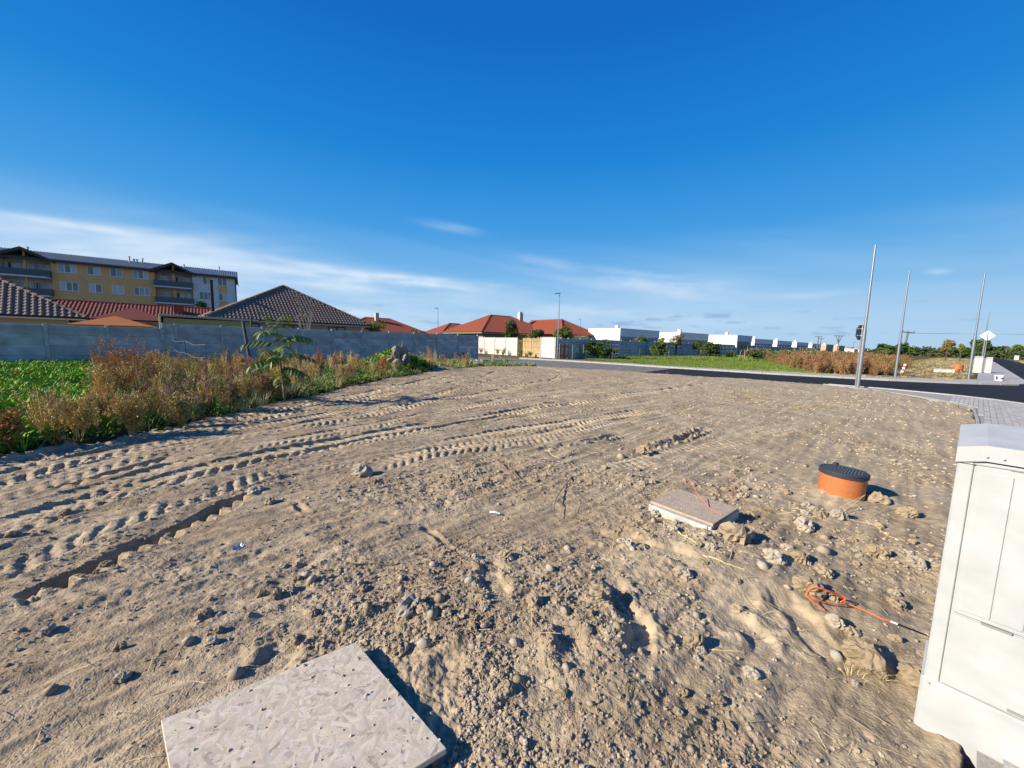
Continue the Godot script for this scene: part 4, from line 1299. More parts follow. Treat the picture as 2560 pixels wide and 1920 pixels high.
func street_lamp(where: Vector3, h: float, label: String) -> void:
	var t := thing("street_lamp", where, label, "street lamp", "street lamps")
	var g := Geo.new()
	g.tube([Vector3.ZERO, Vector3(0, h * 0.3, 0), Vector3(0, h, 0)], [0.075, 0.065, 0.035], 12)
	obj("post", g, galv(), t)
	var hd := Geo.new()
	hd.cbox(Vector3(-0.22, h + 0.05, 0.1), Vector3(0.62, 0.07, 0.24), 0.025, Basis(Vector3.BACK, 0.12))
	obj("lamp_head", hd, pm("lamp_grey", lin(0.09, 0.1, 0.11), 0.5), t)
	var ls := Geo.new()
	ls.box(Vector3(-0.26, h + 0.005, 0.1), Vector3(0.4, 0.012, 0.18), Basis(Vector3.BACK, 0.12))
	obj("lens", ls, pm("lamp_lens", lin(0.5, 0.5, 0.5), 0.2), t)
func build_poles() -> void:
	steel_pole(gp(2144, 970), 6.0, 0.066, "tall galvanised steel pole at the path edge in front of the sign back")
	steel_pole(Vector3(23.6, 0.03, -23.2), 6.4, 0.066, "tall galvanised steel pole beside the leaning red and white marker")
	steel_pole(Vector3(28.0, 0.03, -23.1), 6.45, 0.066, "tall galvanised steel pole near the white bucket")
	var dst := 0
	for d in [63.0, 76.0, 92.0]:
		var p: Vector3 = E1 * d + N1 * 0.12
		steel_pole(p, 6.0, 0.06, ["far bare steel pole behind the white cabinets, thickest of three", "far bare steel pole behind the white cabinets, middle of three", "far bare steel pole behind the white cabinets, thinnest of three"][dst])
		dst += 1
	street_lamp(Vector3(4.75, 0, -40.2), 6.75, "tall grey street lamp at the corner of the concrete fences")
	street_lamp(Vector3(-11.9, 0, -60.0), 6.6, "far grey street lamp rising between the red roofs")
	street_lamp(at(1449, 858, 78.0) * Vector3(1, 0, 1), 6.6, "far thin street lamp between red roof and white houses")
	# octagonal sign seen from behind
	var sp := at(2139, 960, 17.1)
	var s := thing("octagonal_sign", Vector3(sp.x, 0, sp.z), "grey back of an octagonal road sign half hidden by the nearest pole", "road sign")
	s.rotation.y = deg_to_rad(-160.0 + 180.0)
	var pg := Geo.new()
	pg.tube([Vector3(0, -0.1, 0), Vector3(0, 2.72, 0)], [0.03, 0.03], 10)
	obj("post", pg, galv(), s)
	var oc := Geo.new()
	var pts := []
	for k in 8: pts.append(Vector3(0.36 * cos(TAU * (k + 0.5) / 8), 2.42 + 0.36 * sin(TAU * (k + 0.5) / 8), 0))
	var off := Vector3(0, 0, -0.05)
	for k in 8:
		var l := (k + 1) % 8
		oc.tri(Vector3(0, 2.42, 0) + off, pts[k] + off, pts[l] + off)
		oc.tri(Vector3(0, 2.42, -0.02) + off, pts[l] + off + Vector3(0, 0, -0.02), pts[k] + off + Vector3(0, 0, -0.02))
		oc.quad(pts[k] + off, pts[k] + off + Vector3(0, 0, -0.02), pts[l] + off + Vector3(0, 0, -0.02), pts[l] + off)
	obj("plate", oc, pm("sign_back", lin(0.16, 0.18, 0.19), 0.5, "", 1, 0, {"metal": 0.4}), s)
	for y in [2.28, 2.58]:
		var cl := Geo.new()
		cl.box(Vector3(0, y, -0.03), Vector3(0.5, 0.035, 0.03)); cl.box(Vector3(0, y, 0), Vector3(0.085, 0.05, 0.075))
		obj("clamp", cl, pm("clamp_light", lin(0.5, 0.52, 0.52), 0.4, "", 1, 0, {"metal": 0.5}), s)
	# priority sign, white back
	var dp := Vector3(39.2, 0, -31.5)
	var d := thing("diamond_sign", dp, "white back of a diamond road sign on a thin post behind the cabinets", "road sign")
	d.basis = basis_of(N1)
	var dg := Geo.new()
	dg.tube([Vector3(0, 0, 0), Vector3(0, 3.35, 0)], [0.032, 0.032], 10)
	obj("post", dg, galv(), d)
	var dpl := Geo.new()
	dpl.cbox(Vector3(0, 3.1, -0.05), Vector3(0.6, 0.6, 0.02), 0.008, Basis(Vector3.BACK, PI / 4))
	obj("plate", dpl, pm("sign_white", lin(0.75, 0.76, 0.76), 0.45), d)
	var rb := Geo.new()
	rb.box(Vector3(0, 3.1, -0.03), Vector3(0.62, 0.03, 0.02))
	obj("rib", rb, pm("sign_white", Color.WHITE), d)
	# leaning red and white marker
	var mp := Vector3(24.6, 0.03, -23.9)
	var mk := thing("striped_marker", mp, "leaning red and white striped marker board by the middle pole", "marker")
	mk.rotation = Vector3(0, deg_to_rad(-51.0), deg_to_rad(-12.0))
	mk.scale = Vector3.ONE * 0.68
	for k in 6:
		var g := Geo.new()
		g.cbox(Vector3(0, 0.35 + k * 0.16, 0), Vector3(0.16, 0.158, 0.02), 0.003)
		obj("stripe", g, pm("stripe_red", lin(0.5, 0.05, 0.06), 0.5) if k % 2 == 0 else pm("stripe_white", lin(0.8, 0.78, 0.76), 0.5), mk)
	var ms := Geo.new()
	ms.tube([Vector3(0, -0.05, 0.02), Vector3(0, 1.2, 0.02)], [0.02, 0.02], 6)
	obj("stake", ms, galv(), mk)
	# utility poles far away
	for q in [[2042, 60.0 * 2.0, 841, "T", "far wooden utility pole with one crossarm above the white houses"], [2049, 130.0, 846, "T", "second far utility pole just behind the crossarm pole"], [2093, 118.0, 840, "Y", "far concrete power pole with a V shaped head"], [2258, 62.0, 829, "L", "leaning power pole with crossarm behind the middle steel pole"], [2516, 150.0, 866, "T", "far utility pole among the roadside trees"], [2132, 260.0, 856, "T", "tiny utility pole on the horizon by the tree line"]]:
		var b := at(q[0], 880, q[1])
		b.y = 0
		var h := hgt(q[0], q[2], b)
		var t := thing("utility_pole", b, q[4], "utility pole", "utility poles in the distance")
		var g := Geo.new()
		g.tube([Vector3.ZERO, Vector3(0, h, 0)], [0.17, 0.11], 8)
		obj("mast", g, pm("pole_dark", lin(0.14, 0.13, 0.13), 0.85), t)
		var a := Geo.new()
		if q[3] == "Y":
			a.tube([Vector3(0, h - 2.2, 0), Vector3(-0.9, h, 0), Vector3(0.9, h, 0), Vector3(0, h - 2.2, 0)], [0.12, 0.1, 0.1, 0.12], 6)
			a.tube([Vector3(-1.7, h + 0.05, 0), Vector3(1.7, h + 0.05, 0)], [0.07, 0.07], 6)
		else:
			a.tube([Vector3(-1.1, h - 0.1, 0), Vector3(1.1, h - 0.1, 0)], [0.08, 0.08], 6)
		obj("crossarm", a, pm("pole_dark", Color.WHITE), t)
		for k in [-0.95, 0.0, 0.95]:
			var ins := Geo.new()
			ins.tube([Vector3(k, h - 0.05, 0), Vector3(k, h + 0.22, 0)], [0.06, 0.08], 6)
			obj("insulator", ins, pm("insulator", lin(0.2, 0.14, 0.1), 0.4), t)
		if q[3] == "L": t.rotation.z = deg_to_rad(-4.0)
	var wr := Geo.new()
	var w0 := at(2258, 833, 62.0); var w1 := w0 + Vector3(70, 3.5, 22)
	for k in 3:
		var pp := []; var rr := []
		for i in 13:
			var f := i / 12.0
			pp.append(w0.lerp(w1, f) + Vector3(k * 0.9 - 0.9, -4.0 * f * (1.0 - f), k * 0.5)); rr.append(0.012)
		wr.tube(pp, rr, 4, false)
	tag(obj("overhead_wires", wr, pm("wire_dark", lin(0.1, 0.1, 0.1), 0.6)), "thin overhead power wires running from the leaning power pole", "wires")

# ---------------------------------------------------------------- cabinets, shafts and boxes
func cabinet(where: Vector3, bs: Basis, w: float, h: float, d: float, label: String, detail: bool, group := "") -> void:
	# local x along the front, z outwards, base at 0
	var t := thing("electric_cabinet", where, label, "cabinet", group)
	t.basis = bs
	var plastic := pm("cabinet_grp", lin(0.455, 0.472, 0.48), 0.38, "soft", 1.5, 0.0, {"spec": 0.45})
	var body := Geo.new()
	body.cbox(Vector3(w * 0.5, h * 0.5 - 0.1, -d * 0.5), Vector3(w, h + 0.1, d), 0.008)
	obj("body", body, plastic, t)
	var lid := Geo.new()
	# lid with a shallow pitch, front lip hanging over the doors
	var x0 := -0.006; var x1 := w + 0.006; var z0 := 0.016; var z1 := -d - 0.01
	var xr := x0 + 0.075
	var yl := h - 0.008; var yr := h + 0.012; var ye := h + 0.004
	var dn := Vector3(0, -0.062, 0)
	var f := [Vector3(x0, yl, z0), Vector3(xr, yr, z0), Vector3(x1 - 0.075, yr, z0), Vector3(x1, ye, z0)]
	var b := [Vector3(x0, yl + 0.05, z1), Vector3(xr, yr + 0.05, z1), Vector3(x1 - 0.075, yr + 0.05, z1), Vector3(x1, ye + 0.05, z1)]
	for k in 3:
		lid.quad(f[k], f[k + 1], b[k + 1], b[k])
		lid.quad(f[k] + dn, f[k + 1] + dn, f[k + 1], f[k])
	lid.quad(f[0], b[0], b[0] + dn * 1.6, f[0] + dn); lid.quad(b[3], f[3], f[3] + dn, b[3] + dn * 1.6); lid.quad(b[3], b[3] + dn * 1.6, b[0] + dn * 1.6, b[0])
	lid.quad(f[0] + dn, f[0] + dn + Vector3(0, 0, -0.03), f[3] + dn + Vector3(0, 0, -0.03), f[3] + dn)
	obj("lid", lid, plastic, t)
	if not detail: return
	# frame stile, doors with pressed ribs, slots
	var seam := h * 0.435
	var st := Geo.new()
	for x in [0.0225, w - 0.0225]:
		st.cbox(Vector3(x, h * 0.5 + 0.0, 0.002), Vector3(0.041, h - 0.13, 0.012), 0.003)
	obj("frame", st, plastic, t)
	for part in [[seam + 0.004, h - 0.066, "door"], [0.22, seam - 0.004, "lower_door"]]:
		var dr := Geo.new()
		var ph: float = part[1] - part[0]
		dr.cbox(Vector3(w * 0.5, (part[0] + part[1]) * 0.5, 0.003), Vector3(w - 0.095, ph, 0.016), 0.004)
		var dob := obj(part[2], dr, plastic, t)
		if part[2] == "door":
			var n := 6
			for k in n:
				var rb := Geo.new()
				var cw := (w - 0.13) / n
				rb.cbox(Vector3(0.065 + cw * (k + 0.5), (part[0] + part[1]) * 0.5 - 0.005, 0.0125), Vector3(cw - 0.003, ph - 0.05, 0.006), 0.002)
				obj("rib_panel", rb, plastic, dob)
			var sl := Geo.new()
			sl.box(Vector3(0.16, part[0] - 0.003, 0.014), Vector3(0.075, 0.008, 0.006))
			obj("slot", sl, pm("slot_grey", lin(0.22, 0.22, 0.22), 0.7), dob)
			var s2 := Geo.new()
			s2.box(Vector3(w * 0.5 + 0.03, part[1] - 0.002, 0.014), Vector3(w - 0.2, 0.004, 0.004))
			obj("top_slot", s2, pm("slot_grey", Color.WHITE), dob)
		else:
			var s3 := Geo.new()
			s3.box(Vector3(w * 0.42, 0.235, 0.013), Vector3(0.07, 0.01, 0.006))
			obj("slot", s3, pm("slot_grey", Color.WHITE), dob)
	var pl := Geo.new()
	pl.cbox(Vector3(w * 0.5, 0.07, -d * 0.5), Vector3(w + 0.016, 0.29, d + 0.03), 0.008)
	obj("plinth", pl, plastic, t)
	for q in [[0.005, 0.2], [w - 0.005, 0.2], [0.06, h - 0.03], [0.1, h - 0.03]]:
		var sc := Geo.new()
		sc.lathe(Vector3.ZERO, [[0.004, 0], [0.004, 0.002], [0, 0.003]], 8)
		var so := obj("screw", sc, pm("clamp_light", Color.WHITE), t)
		so.position = Vector3(q[0] + 0.01, q[1], 0.022); so.rotation.x = PI / 2
func shaft(where: Vector3, r: float, h: float, label: String, detail: bool, tilt := Vector3.ZERO) -> void:
	var t := thing("plastic_manhole", where, label, "manhole", "orange plastic inspection shafts")
	t.rotation = tilt
	var g := Geo.new()
	g.lathe(Vector3.ZERO, [[r, -0.2], [r, h], [r - 0.02, h], [r - 0.02, h - 0.12]], 40)
	obj("pipe", g, pm("orange_pvc", lin(0.57, 0.19, 0.065), 0.5, "grain", 4.0, 0, {"spec": 0.4}), t)
	if not detail: return
	var c := Geo.new()
	c.lathe(Vector3.ZERO, [[r + 0.003, h - 0.012], [r + 0.012, h - 0.01], [r + 0.013, h + 0.008], [r + 0.006, h + 0.012], [r + 0.006, h + 0.02], [r + 0.014, h + 0.022], [r + 0.014, h + 0.038], [r + 0.006, h + 0.045], [r - 0.012, h + 0.046], [r - 0.014, h + 0.042], [0.0, h + 0.042]], 48)
	var co := obj("cover", c, pm("cover_black", lin(0.035, 0.04, 0.05), 0.55), t)
	for i in range(-8, 9):          # raised ribs on the cover
		var z := i * 0.022
		var half := sqrt(maxf(0.0, pow(r - 0.03, 2) - z * z))
		if half < 0.03: continue
		var n := int(half * 2.0 / 0.045)
		for k in n:
			var x0 := -half + 2.0 * half * k / n
			var rb := Geo.new()
			rb.box(Vector3(x0 + half / n, h + 0.044, z + (0.004 if k % 2 else -0.004)), Vector3(2.0 * half / n * 0.75, 0.007, 0.006))
			obj("rib", rb, pm("cover_rib", lin(0.09, 0.10, 0.115), 0.4), co)
	var lug := Geo.new()
	lug.cbox(Vector3(0.17, h + 0.05, -0.14), Vector3(0.07, 0.03, 0.04), 0.006)
	obj("lug", lug, pm("cover_black", Color.WHITE), co)
func build_things() -> void:
	rng.seed = 51
	# the cabinet close by
	var front := Vector3(FN.x, 0, FN.z)
	var bs := Basis(front, Vector3.UP, front.cross(Vector3.UP))
	cabinet(Vector3(1.815, 0.0, -1.49), bs, 0.6, 1.235, 0.3, "tall white electric cabinet with ribbed door standing beside the bare soil", true)
	cabinet(Vector3(38.9, 0.0, -31.9), bs, 0.5, 1.35, 0.3, "white cabinet with pitched top by the far footpath, wider of the pair", false, "white cabinets by the far footpath")
	cabinet(Vector3(39.45, 0.0, -31.55), bs, 0.36, 1.3, 0.3, "slim white cabinet in front of the diamond sign post", false, "white cabinets by the far footpath")
	for q in [[2530, 900, "small white utility cabinet on the verge across the road, nearest to the bend"], [2515, 896, "small white utility cabinet across the road below the white house shaped sign"], [2549, 902, "small white utility cabinet across the road beside rusty grass"], [2482, 890, "tiny white utility cabinet far down the road under trees"]]:
		var p: Vector3 = E1 * ({2530: 104.0, 2515: 128.0, 2549: 84.0, 2482: 190.0}[q[0]]) + N1 * 6.4
		cabinet(p, bs, 0.9, 1.35, 0.4, q[2], false, "small white cabinets across the road")
	var hs := thing("house_sign", E1 * 122.0 + N1 * 6.6, "white house shaped sign board on two legs across the road", "sign")
	hs.basis = bs
	var sg := Geo.new()
	sg.box(Vector3(0, 2.3, 0), Vector3(1.6, 1.5, 0.06)); sg.tri(Vector3(-1.3, 3.05, 0.03), Vector3(1.3, 3.05, 0.03), Vector3(0, 3.8, 0.03)); sg.tri(Vector3(1.3, 3.05, -0.03), Vector3(-1.3, 3.05, -0.03), Vector3(0, 3.8, -0.03))
	obj("board", sg, pm("sign_white", Color.WHITE), hs)
	for x in [-0.6, 0.6]:
		var g := Geo.new()
		g.box(Vector3(x, 0.8, -0.04), Vector3(0.1, 1.6, 0.1))
		obj("leg", g, pm("pole_dark", Color.WHITE), hs)
	# shafts
	var sp := gp(2100, 1240)
	sp.y = soil_h(sp.x, sp.z) - 0.055
	shaft(sp, 0.2, 0.25, "orange plastic manhole shaft with black ribbed cover on bare soil", true, Vector3(0.01, 0.5, -0.03))
	shaft(at(2394, 922, 33.6) * Vector3(1, 0, 1), 0.32, 0.6, "far orange plastic shaft, taller of two beside the white slab", false, Vector3(0.0, 0, -0.05))
	shaft(at(2386, 927, 31.4) * Vector3(1, 0, 1), 0.3, 0.28, "far orange plastic shaft, lower of two beside the white slab", false)
	# meter pit with strand board lid
	var lidc := [gp(1619, 1255, 0.13), gp(1692, 1220, 0.13), gp(1850, 1265, 0.13), gp(1788, 1307, 0.13)]
	var ctr: Vector3 = (lidc[0] + lidc[1] + lidc[2] + lidc[3]) * 0.25
	var bd := FD.lerp(Vector3(0.78, 0, -0.62), 0.5).normalized()
	var pit := thing("meter_pit", Vector3(ctr.x, 0, ctr.z), "white concrete pit with chipboard lid and pink cord on bare soil", "pit box")
	pit.basis = basis_of(bd)
	var wmat := pm("pit_white", lin(0.66, 0.65, 0.62), 0.85, "blotch", 1.2, 0.05)
	for s in [[0, 0.275, 0.56, 0.03], [0, -0.275, 0.56, 0.03], [0.275, 0, 0.03, 0.52], [-0.275, 0, 0.03, 0.52]]:
		var g := Geo.new()
		g.cbox(Vector3(s[0], -0.02, s[1]), Vector3(s[2] + 0.03, 0.24, s[3]), 0.006)
		obj("side", g, wmat, pit)
	var grit := Geo.new()
	for k in 130:
		var gx := rng.randf_range(0.255, 0.29); var gz := rng.randf_range(-0.27, 0.27)
		grit.box(Vector3(gx, 0.103 + rng.randf() * 0.006, gz), Vector3.ONE * rng.randf_range(0.006, 0.016), Basis(Vector3(0.3, 0.8, 0.5).normalized(), rng.randf() * 6.0))
	var go := obj("grit", grit, pm("grit", lin(0.3, 0.25, 0.18), 0.95), pit)
	go.set_meta("kind", "stuff")
	var ld := Geo.new()
	ld.cbox(Vector3(-0.012, 0.117, 0.005), Vector3(0.52, 0.022, 0.575), 0.002)
	obj("lid", ld, pm("osb_grey", lin(0.50, 0.43, 0.37), 0.9, "osb", 2.0, 0.04), pit)
	var cord := pm("pink_cord", lin(0.55, 0.14, 0.10), 0.6)
	var cg := Geo.new()
	cg.tube([Vector3(-0.02, 0.131, 0.26), Vector3(0.02, 0.14, 0.12), Vector3(0.1, 0.2, -0.02), Vector3(0.17, 0.27, -0.12), Vector3(0.14, 0.28, -0.16)], [0.003, 0.003, 0.003, 0.003, 0.003], 6)
	obj("cord", cg, cord, pit)
	var ps := gp(1832, 1252)
	var sk := Geo.new()
	sk.tube([Vector3(0, -0.05, 0), Vector3(-0.02, 0.12, 0), Vector3(-0.06, 0.27, 0.01)], [0.0035, 0.0035, 0.003], 6)
	var so := obj("cord_stake", sk, cord)
	so.position = Vector3(ps.x, soil_h(ps.x, ps.z), ps.z)
	tag(so, "thin pink cord standing up from soil behind the chipboard lid", "cord")
	# chipboard lid in the foreground
	var c0 := gp(890, 1605, 0.10)
	var lx := Vector3(sin(deg_to_rad(132.0)), 0, -cos(deg_to_rad(132.0)))
	var lz := Vector3(sin(deg_to_rad(236.0)), 0, -cos(deg_to_rad(236.0)))
	var bo := thing("chipboard_lid", c0, "weathered pale chipboard panel with dark edge lying on the soil", "board")
	bo.basis = basis_of(lx)
	var bz := 1.0 if lz.dot(bo.basis.z) > 0 else -1.0
	var skew := bo.basis.inverse() * Basis(lx, Vector3.UP, lz * bz)          # the sawn panel is not quite square
	var bg := Geo.new()
	bg.cbox(skew * Vector3(0.36, -0.012, bz * 0.36), Vector3(0.72, 0.024, 0.72), 0.002, skew)
	obj("panel", bg, pm("osb_pale", lin(0.62, 0.59, 0.55), 0.9, "osb", 1.7, 0.06), bo)
	var eg := Geo.new()
	eg.cbox(Vector3(0.36, -0.026, bz * 0.009), Vector3(0.7, 0.03, 0.03), 0.004); eg.cbox(Vector3(0.36, -0.045, bz * 0.03), Vector3(0.68, 0.05, 0.035), 0.004)
	obj("batten", eg, pm("old_batten", lin(0.17, 0.15, 0.13), 0.9, "streak", 3.0), bo)
	# orange cord loop
	var lp := []
	for q in [[2060, 1532, 0.02], [2022, 1510, 0.05], [2016, 1494, 0.08], [2040, 1482, 0.10], [2070, 1487, 0.10], [2100, 1500, 0.06], [2112, 1508, 0.04], [2105, 1516, 0.03], [2070, 1515, 0.04], [2035, 1507, 0.06], [2018, 1494, 0.07], [2030, 1484, 0.10], [2060, 1482, 0.11], [2095, 1493, 0.07], [2113, 1504, 0.05], [2100, 1513, 0.03], [2120, 1517, 0.015], [2160, 1530, 0.012], [2200, 1545, 0.012], [2226, 1553, 0.012]]:
		var p := gp(q[0], q[1], q[2])
		lp.append(Vector3(p.x, soil_h(p.x, p.z) + q[2], p.z))
	var cur := Curve3D.new()
	for i in lp.size():
		var tn: Vector3 = (lp[min(i + 1, lp.size() - 1)] - lp[max(i - 1, 0)]) * 0.17
		cur.add_point(lp[i], -tn, tn)
	cur.bake_interval = 0.012
	var bp := []; var br := []
	for p in cur.get_baked_points(): bp.append(p); br.append(0.0038)
	var oc := Node3D.new()
	oc.name = numbered("orange_cord")
	add_child(oc)
	tag(oc, "looped orange cord with dark end lying on the soil near the cabinet", "cord")
	var og := Geo.new()
	og.tube(bp, br, 8)
	obj("loop", og, pm("cord_orange", lin(0.72, 0.16, 0.045), 0.5), oc)
	var og2 := Geo.new()
	var pe: Vector3 = bp[-1]
	var dirp: Vector3 = (bp[-1] - bp[-6]).normalized()
	og2.tube([pe, pe + dirp * 0.03], [0.006, 0.006], 8)
	obj("tape", og2, pm("sign_white", Color.WHITE), oc)
	var og3 := Geo.new()
	og3.tube([pe + dirp * 0.03, pe + dirp * 0.1 + Vector3.DOWN * 0.003, pe + dirp * 0.19 + Vector3.DOWN * 0.008], [0.0045, 0.0045, 0.004], 8)
	obj("tail", og3, pm("black_pipe", Color.WHITE), oc)
	# bucket
	var bk := thing("plastic_bucket", Vector3(28.9, 0.035, -22.35), "white plastic paint bucket with red and blue print on the footpath", "bucket")
	bk.rotation.y = deg_to_rad(20.0)
	var bb := Geo.new()
	bb.lathe(Vector3.ZERO, [[0.0, 0.0], [0.15, 0.0], [0.155, 0.01], [0.185, 0.29], [0.195, 0.29], [0.195, 0.32], [0.19, 0.325], [0.18, 0.325], [0.15, 0.02]], 32)
	obj("pail", bb, pm("bucket_white", lin(0.78, 0.78, 0.78), 0.4), bk)
	for q in [[2.0, 0.9, Color(0.55, 0.03, 0.06), 0.1, 0.2, "red_print"], [3.35, 0.55, Color(0.04, 0.05, 0.12), 0.06, 0.27, "dark_print"]]:
		var lb := Geo.new()
		for k in 8:
			var a0: float = q[0] - q[1] * 0.5 + q[1] * k / 8.0; var a1: float = q[0] - q[1] * 0.5 + q[1] * (k + 1) / 8.0
			var r0: float = 0.157 + 0.03 * q[3] / 0.29; var r1: float = 0.157 + 0.03 * q[4] / 0.29
			lb.quad(Vector3(cos(a1) * r0, q[3], sin(a1) * r0), Vector3(cos(a0) * r0, q[3], sin(a0) * r0), Vector3(cos(a0) * r1, q[4], sin(a0) * r1), Vector3(cos(a1) * r1, q[4], sin(a1) * r1))
		obj(q[5], lb, pm(q[5], lin(q[2].r, q[2].g, q[2].b), 0.5), bk)
	var hd := Geo.new()
	var hpts := []; var hr := []
	for k in 13:
		var a := PI * k / 12.0
		hpts.append(Vector3(0.197 * cos(a), 0.27 - 0.16 * sin(a), 0.197 * sin(a) * 0.9 + 0.03)); hr.append(0.004)
	hd.tube(hpts, hr, 5)
	obj("handle", hd, galv(), bk)
	# pale slabs by the far shafts
	var sl := thing("concrete_slab_box", at(2361, 927, 31.0) * Vector3(1, 0, 1), "pale white box slab lying on soil beside far orange shafts", "slab")
	sl.basis = basis_of(N1)
	var slg := Geo.new()
	slg.cbox(Vector3(0, 0.1, 0), Vector3(1.15, 0.3, 0.7), 0.02); slg.cbox(Vector3(0.03, 0.27, 0), Vector3(1.2, 0.05, 0.74), 0.015)
	obj("slab", slg, pm("pit_white", Color.WHITE), sl)
	var s2 := thing("concrete_slab_box", at(2398, 909, 44.0) * Vector3(1, 0, 1), "flat pale slab on soil behind the far orange shafts", "slab")
	var s2g := Geo.new()
	s2g.cbox(Vector3(0, 0.08, 0), Vector3(0.9, 0.16, 0.8), 0.02)
	obj("slab", s2g, pm("pit_white", Color.WHITE), s2)
	# leaning plank, thin stakes and wires among the weeds
	var lk := at(625, 895, 21.7)
	var pk := Geo.new()
	var foot := Vector3(lk.x, 0, lk.z); var head := at(607, 803, 22.3)
	pk.tube([foot, head], [0.09, 0.085], 4)
	tag(obj("leaning_plank", pk, pm("dark_plank", lin(0.10, 0.095, 0.1), 0.9, "streak", 1.0)), "dark old plank leaning against the smooth concrete fence", "plank")
	var pk2 := Geo.new()
	pk2.tube([at(622, 830, 23.2) * Vector3(1, 0, 1), at(628, 793, 23.4)], [0.06, 0.05], 4)
	tag(obj("leaning_plank", pk2, pm("dark_plank", Color.WHITE)), "short weathered board standing up behind the smooth concrete fence", "plank")
	var sf := thing("wire_stake_fence", gp(515, 950), "three thin dark stakes with slack wires among the weeds", "fence")
	var sb := gp(515, 950)
	var tips := []
	for q in [[515, 950, 514, 856], [470, 935, 461, 848], [436, 905, 424, 844]]:
		var p := gp(q[0], q[1])
		var top := at(q[2], q[3], -p.z)
		var g := Geo.new()
		g.tube([p - sb, top - sb], [0.016, 0.014], 6)
		obj("stake", g, pm("dark_steel", lin(0.06, 0.05, 0.05), 0.7), sf)
		tips.append([p - sb, top - sb])
	for f in [0.95, 0.6]:
		for k in 2:
			var a: Vector3 = tips[k][0].lerp(tips[k][1], f); var b: Vector3 = tips[k + 1][0].lerp(tips[k + 1][1], f)
			var g := Geo.new()
			g.tube([a, a.lerp(b, 0.5) + Vector3.DOWN * 0.1, b], [0.004, 0.004, 0.004], 4)
			obj("wire", g, pm("wire_pale", lin(0.4, 0.4, 0.38), 0.6), sf)
	# scraps
	var wp := gp(1237, 1284)
	var sc := Geo.new()
	sc.quad(Vector3(-0.05, 0.012, 0.01), Vector3(0.0, 0.016, 0.015), Vector3(0.005, 0.02, -0.01), Vector3(-0.05, 0.022, -0.012)); sc.quad(Vector3(0.0, 0.016, 0.015), Vector3(0.045, 0.004, 0.028), Vector3(0.05, 0.01, 0.002), Vector3(0.005, 0.02, -0.01))
	var sco := obj("plastic_scrap", sc, pm("bucket_white", Color.WHITE))
	sco.position = Vector3(wp.x, soil_h(wp.x, wp.z) + 0.012, wp.z)
	tag(sco, "small bent white plastic scrap lying on the soil", "scrap")
	wp = gp(601, 1374)
	var sc2 := Geo.new()
	for k in 14:
		var a := rng.randf() * TAU
		sc2.leaf(Vector3(rng.randf_range(-0.02, 0.02), 0.005, rng.randf_range(-0.02, 0.02)), Vector3(cos(a), rng.randf_range(0.2, 0.9), sin(a)).normalized(), Vector3(-sin(a), 0.2, cos(a)).normalized(), rng.randf_range(0.03, 0.06), 0.016)
	var s2o := obj("plastic_scrap", sc2, pm("scrap_blue", lin(0.35, 0.42, 0.6), 0.4))
	s2o.position = Vector3(wp.x, soil_h(wp.x, wp.z) + 0.005, wp.z)
	tag(s2o, "small crumpled bluish plastic scrap on the soil", "scrap")

# ---------------------------------------------------------------- stones and clods
func rock_mesh(seed_: int, sub: int, lump: float, flatn: float, crumbly := false) -> ArrayMesh:
	var f := FastNoiseLite.new()
	f.seed = seed_; f.frequency = 0.9
	var n2 := FastNoiseLite.new()
	n2.seed = seed_ + 50; n2.frequency = 2.4
	var g := Geo.new()
	var nu := sub * 2; var nv := sub
	var P := []
	for i in nv + 1:
		var row := []
		for j in nu:
			var th := PI * i / nv; var ph := TAU * j / nu
			var d := Vector3(sin(th) * cos(ph), cos(th), sin(th) * sin(ph))
			var r := 1.0 + lump * f.get_noise_3dv(d * 1.3) + lump * 0.35 * n2.get_noise_3dv(d)
			r = minf(r, 1.0 + lump * 0.25)
			if crumbly: r += 0.07 * n2.get_noise_3dv(d * 3.1) + 0.05 * n2.get_noise_3dv(d * 7.0)
			row.append(Vector3(d.x * r, d.y * r * flatn, d.z * r))
		P.append(row)
	for i in nv:
		for j in nu:
			var k := (j + 1) % nu
			var a: Vector3 = P[i][j]; var b: Vector3 = P[i][k]; var c: Vector3 = P[i + 1][k]; var d: Vector3 = P[i + 1][j]
			var na := a.normalized(); var nb := b.normalized(); var nc := c.normalized(); var nd := d.normalized()
			if lump > 0.5:
				if i > 0: g.tri(a, b, c)
				if i < nv - 1: g.tri(a, c, d)
			else:
				if i > 0: g.tri_n(a, b, c, na, nb, nc)
				if i < nv - 1: g.tri_n(a, c, d, na, nc, nd)
	return g.mesh()
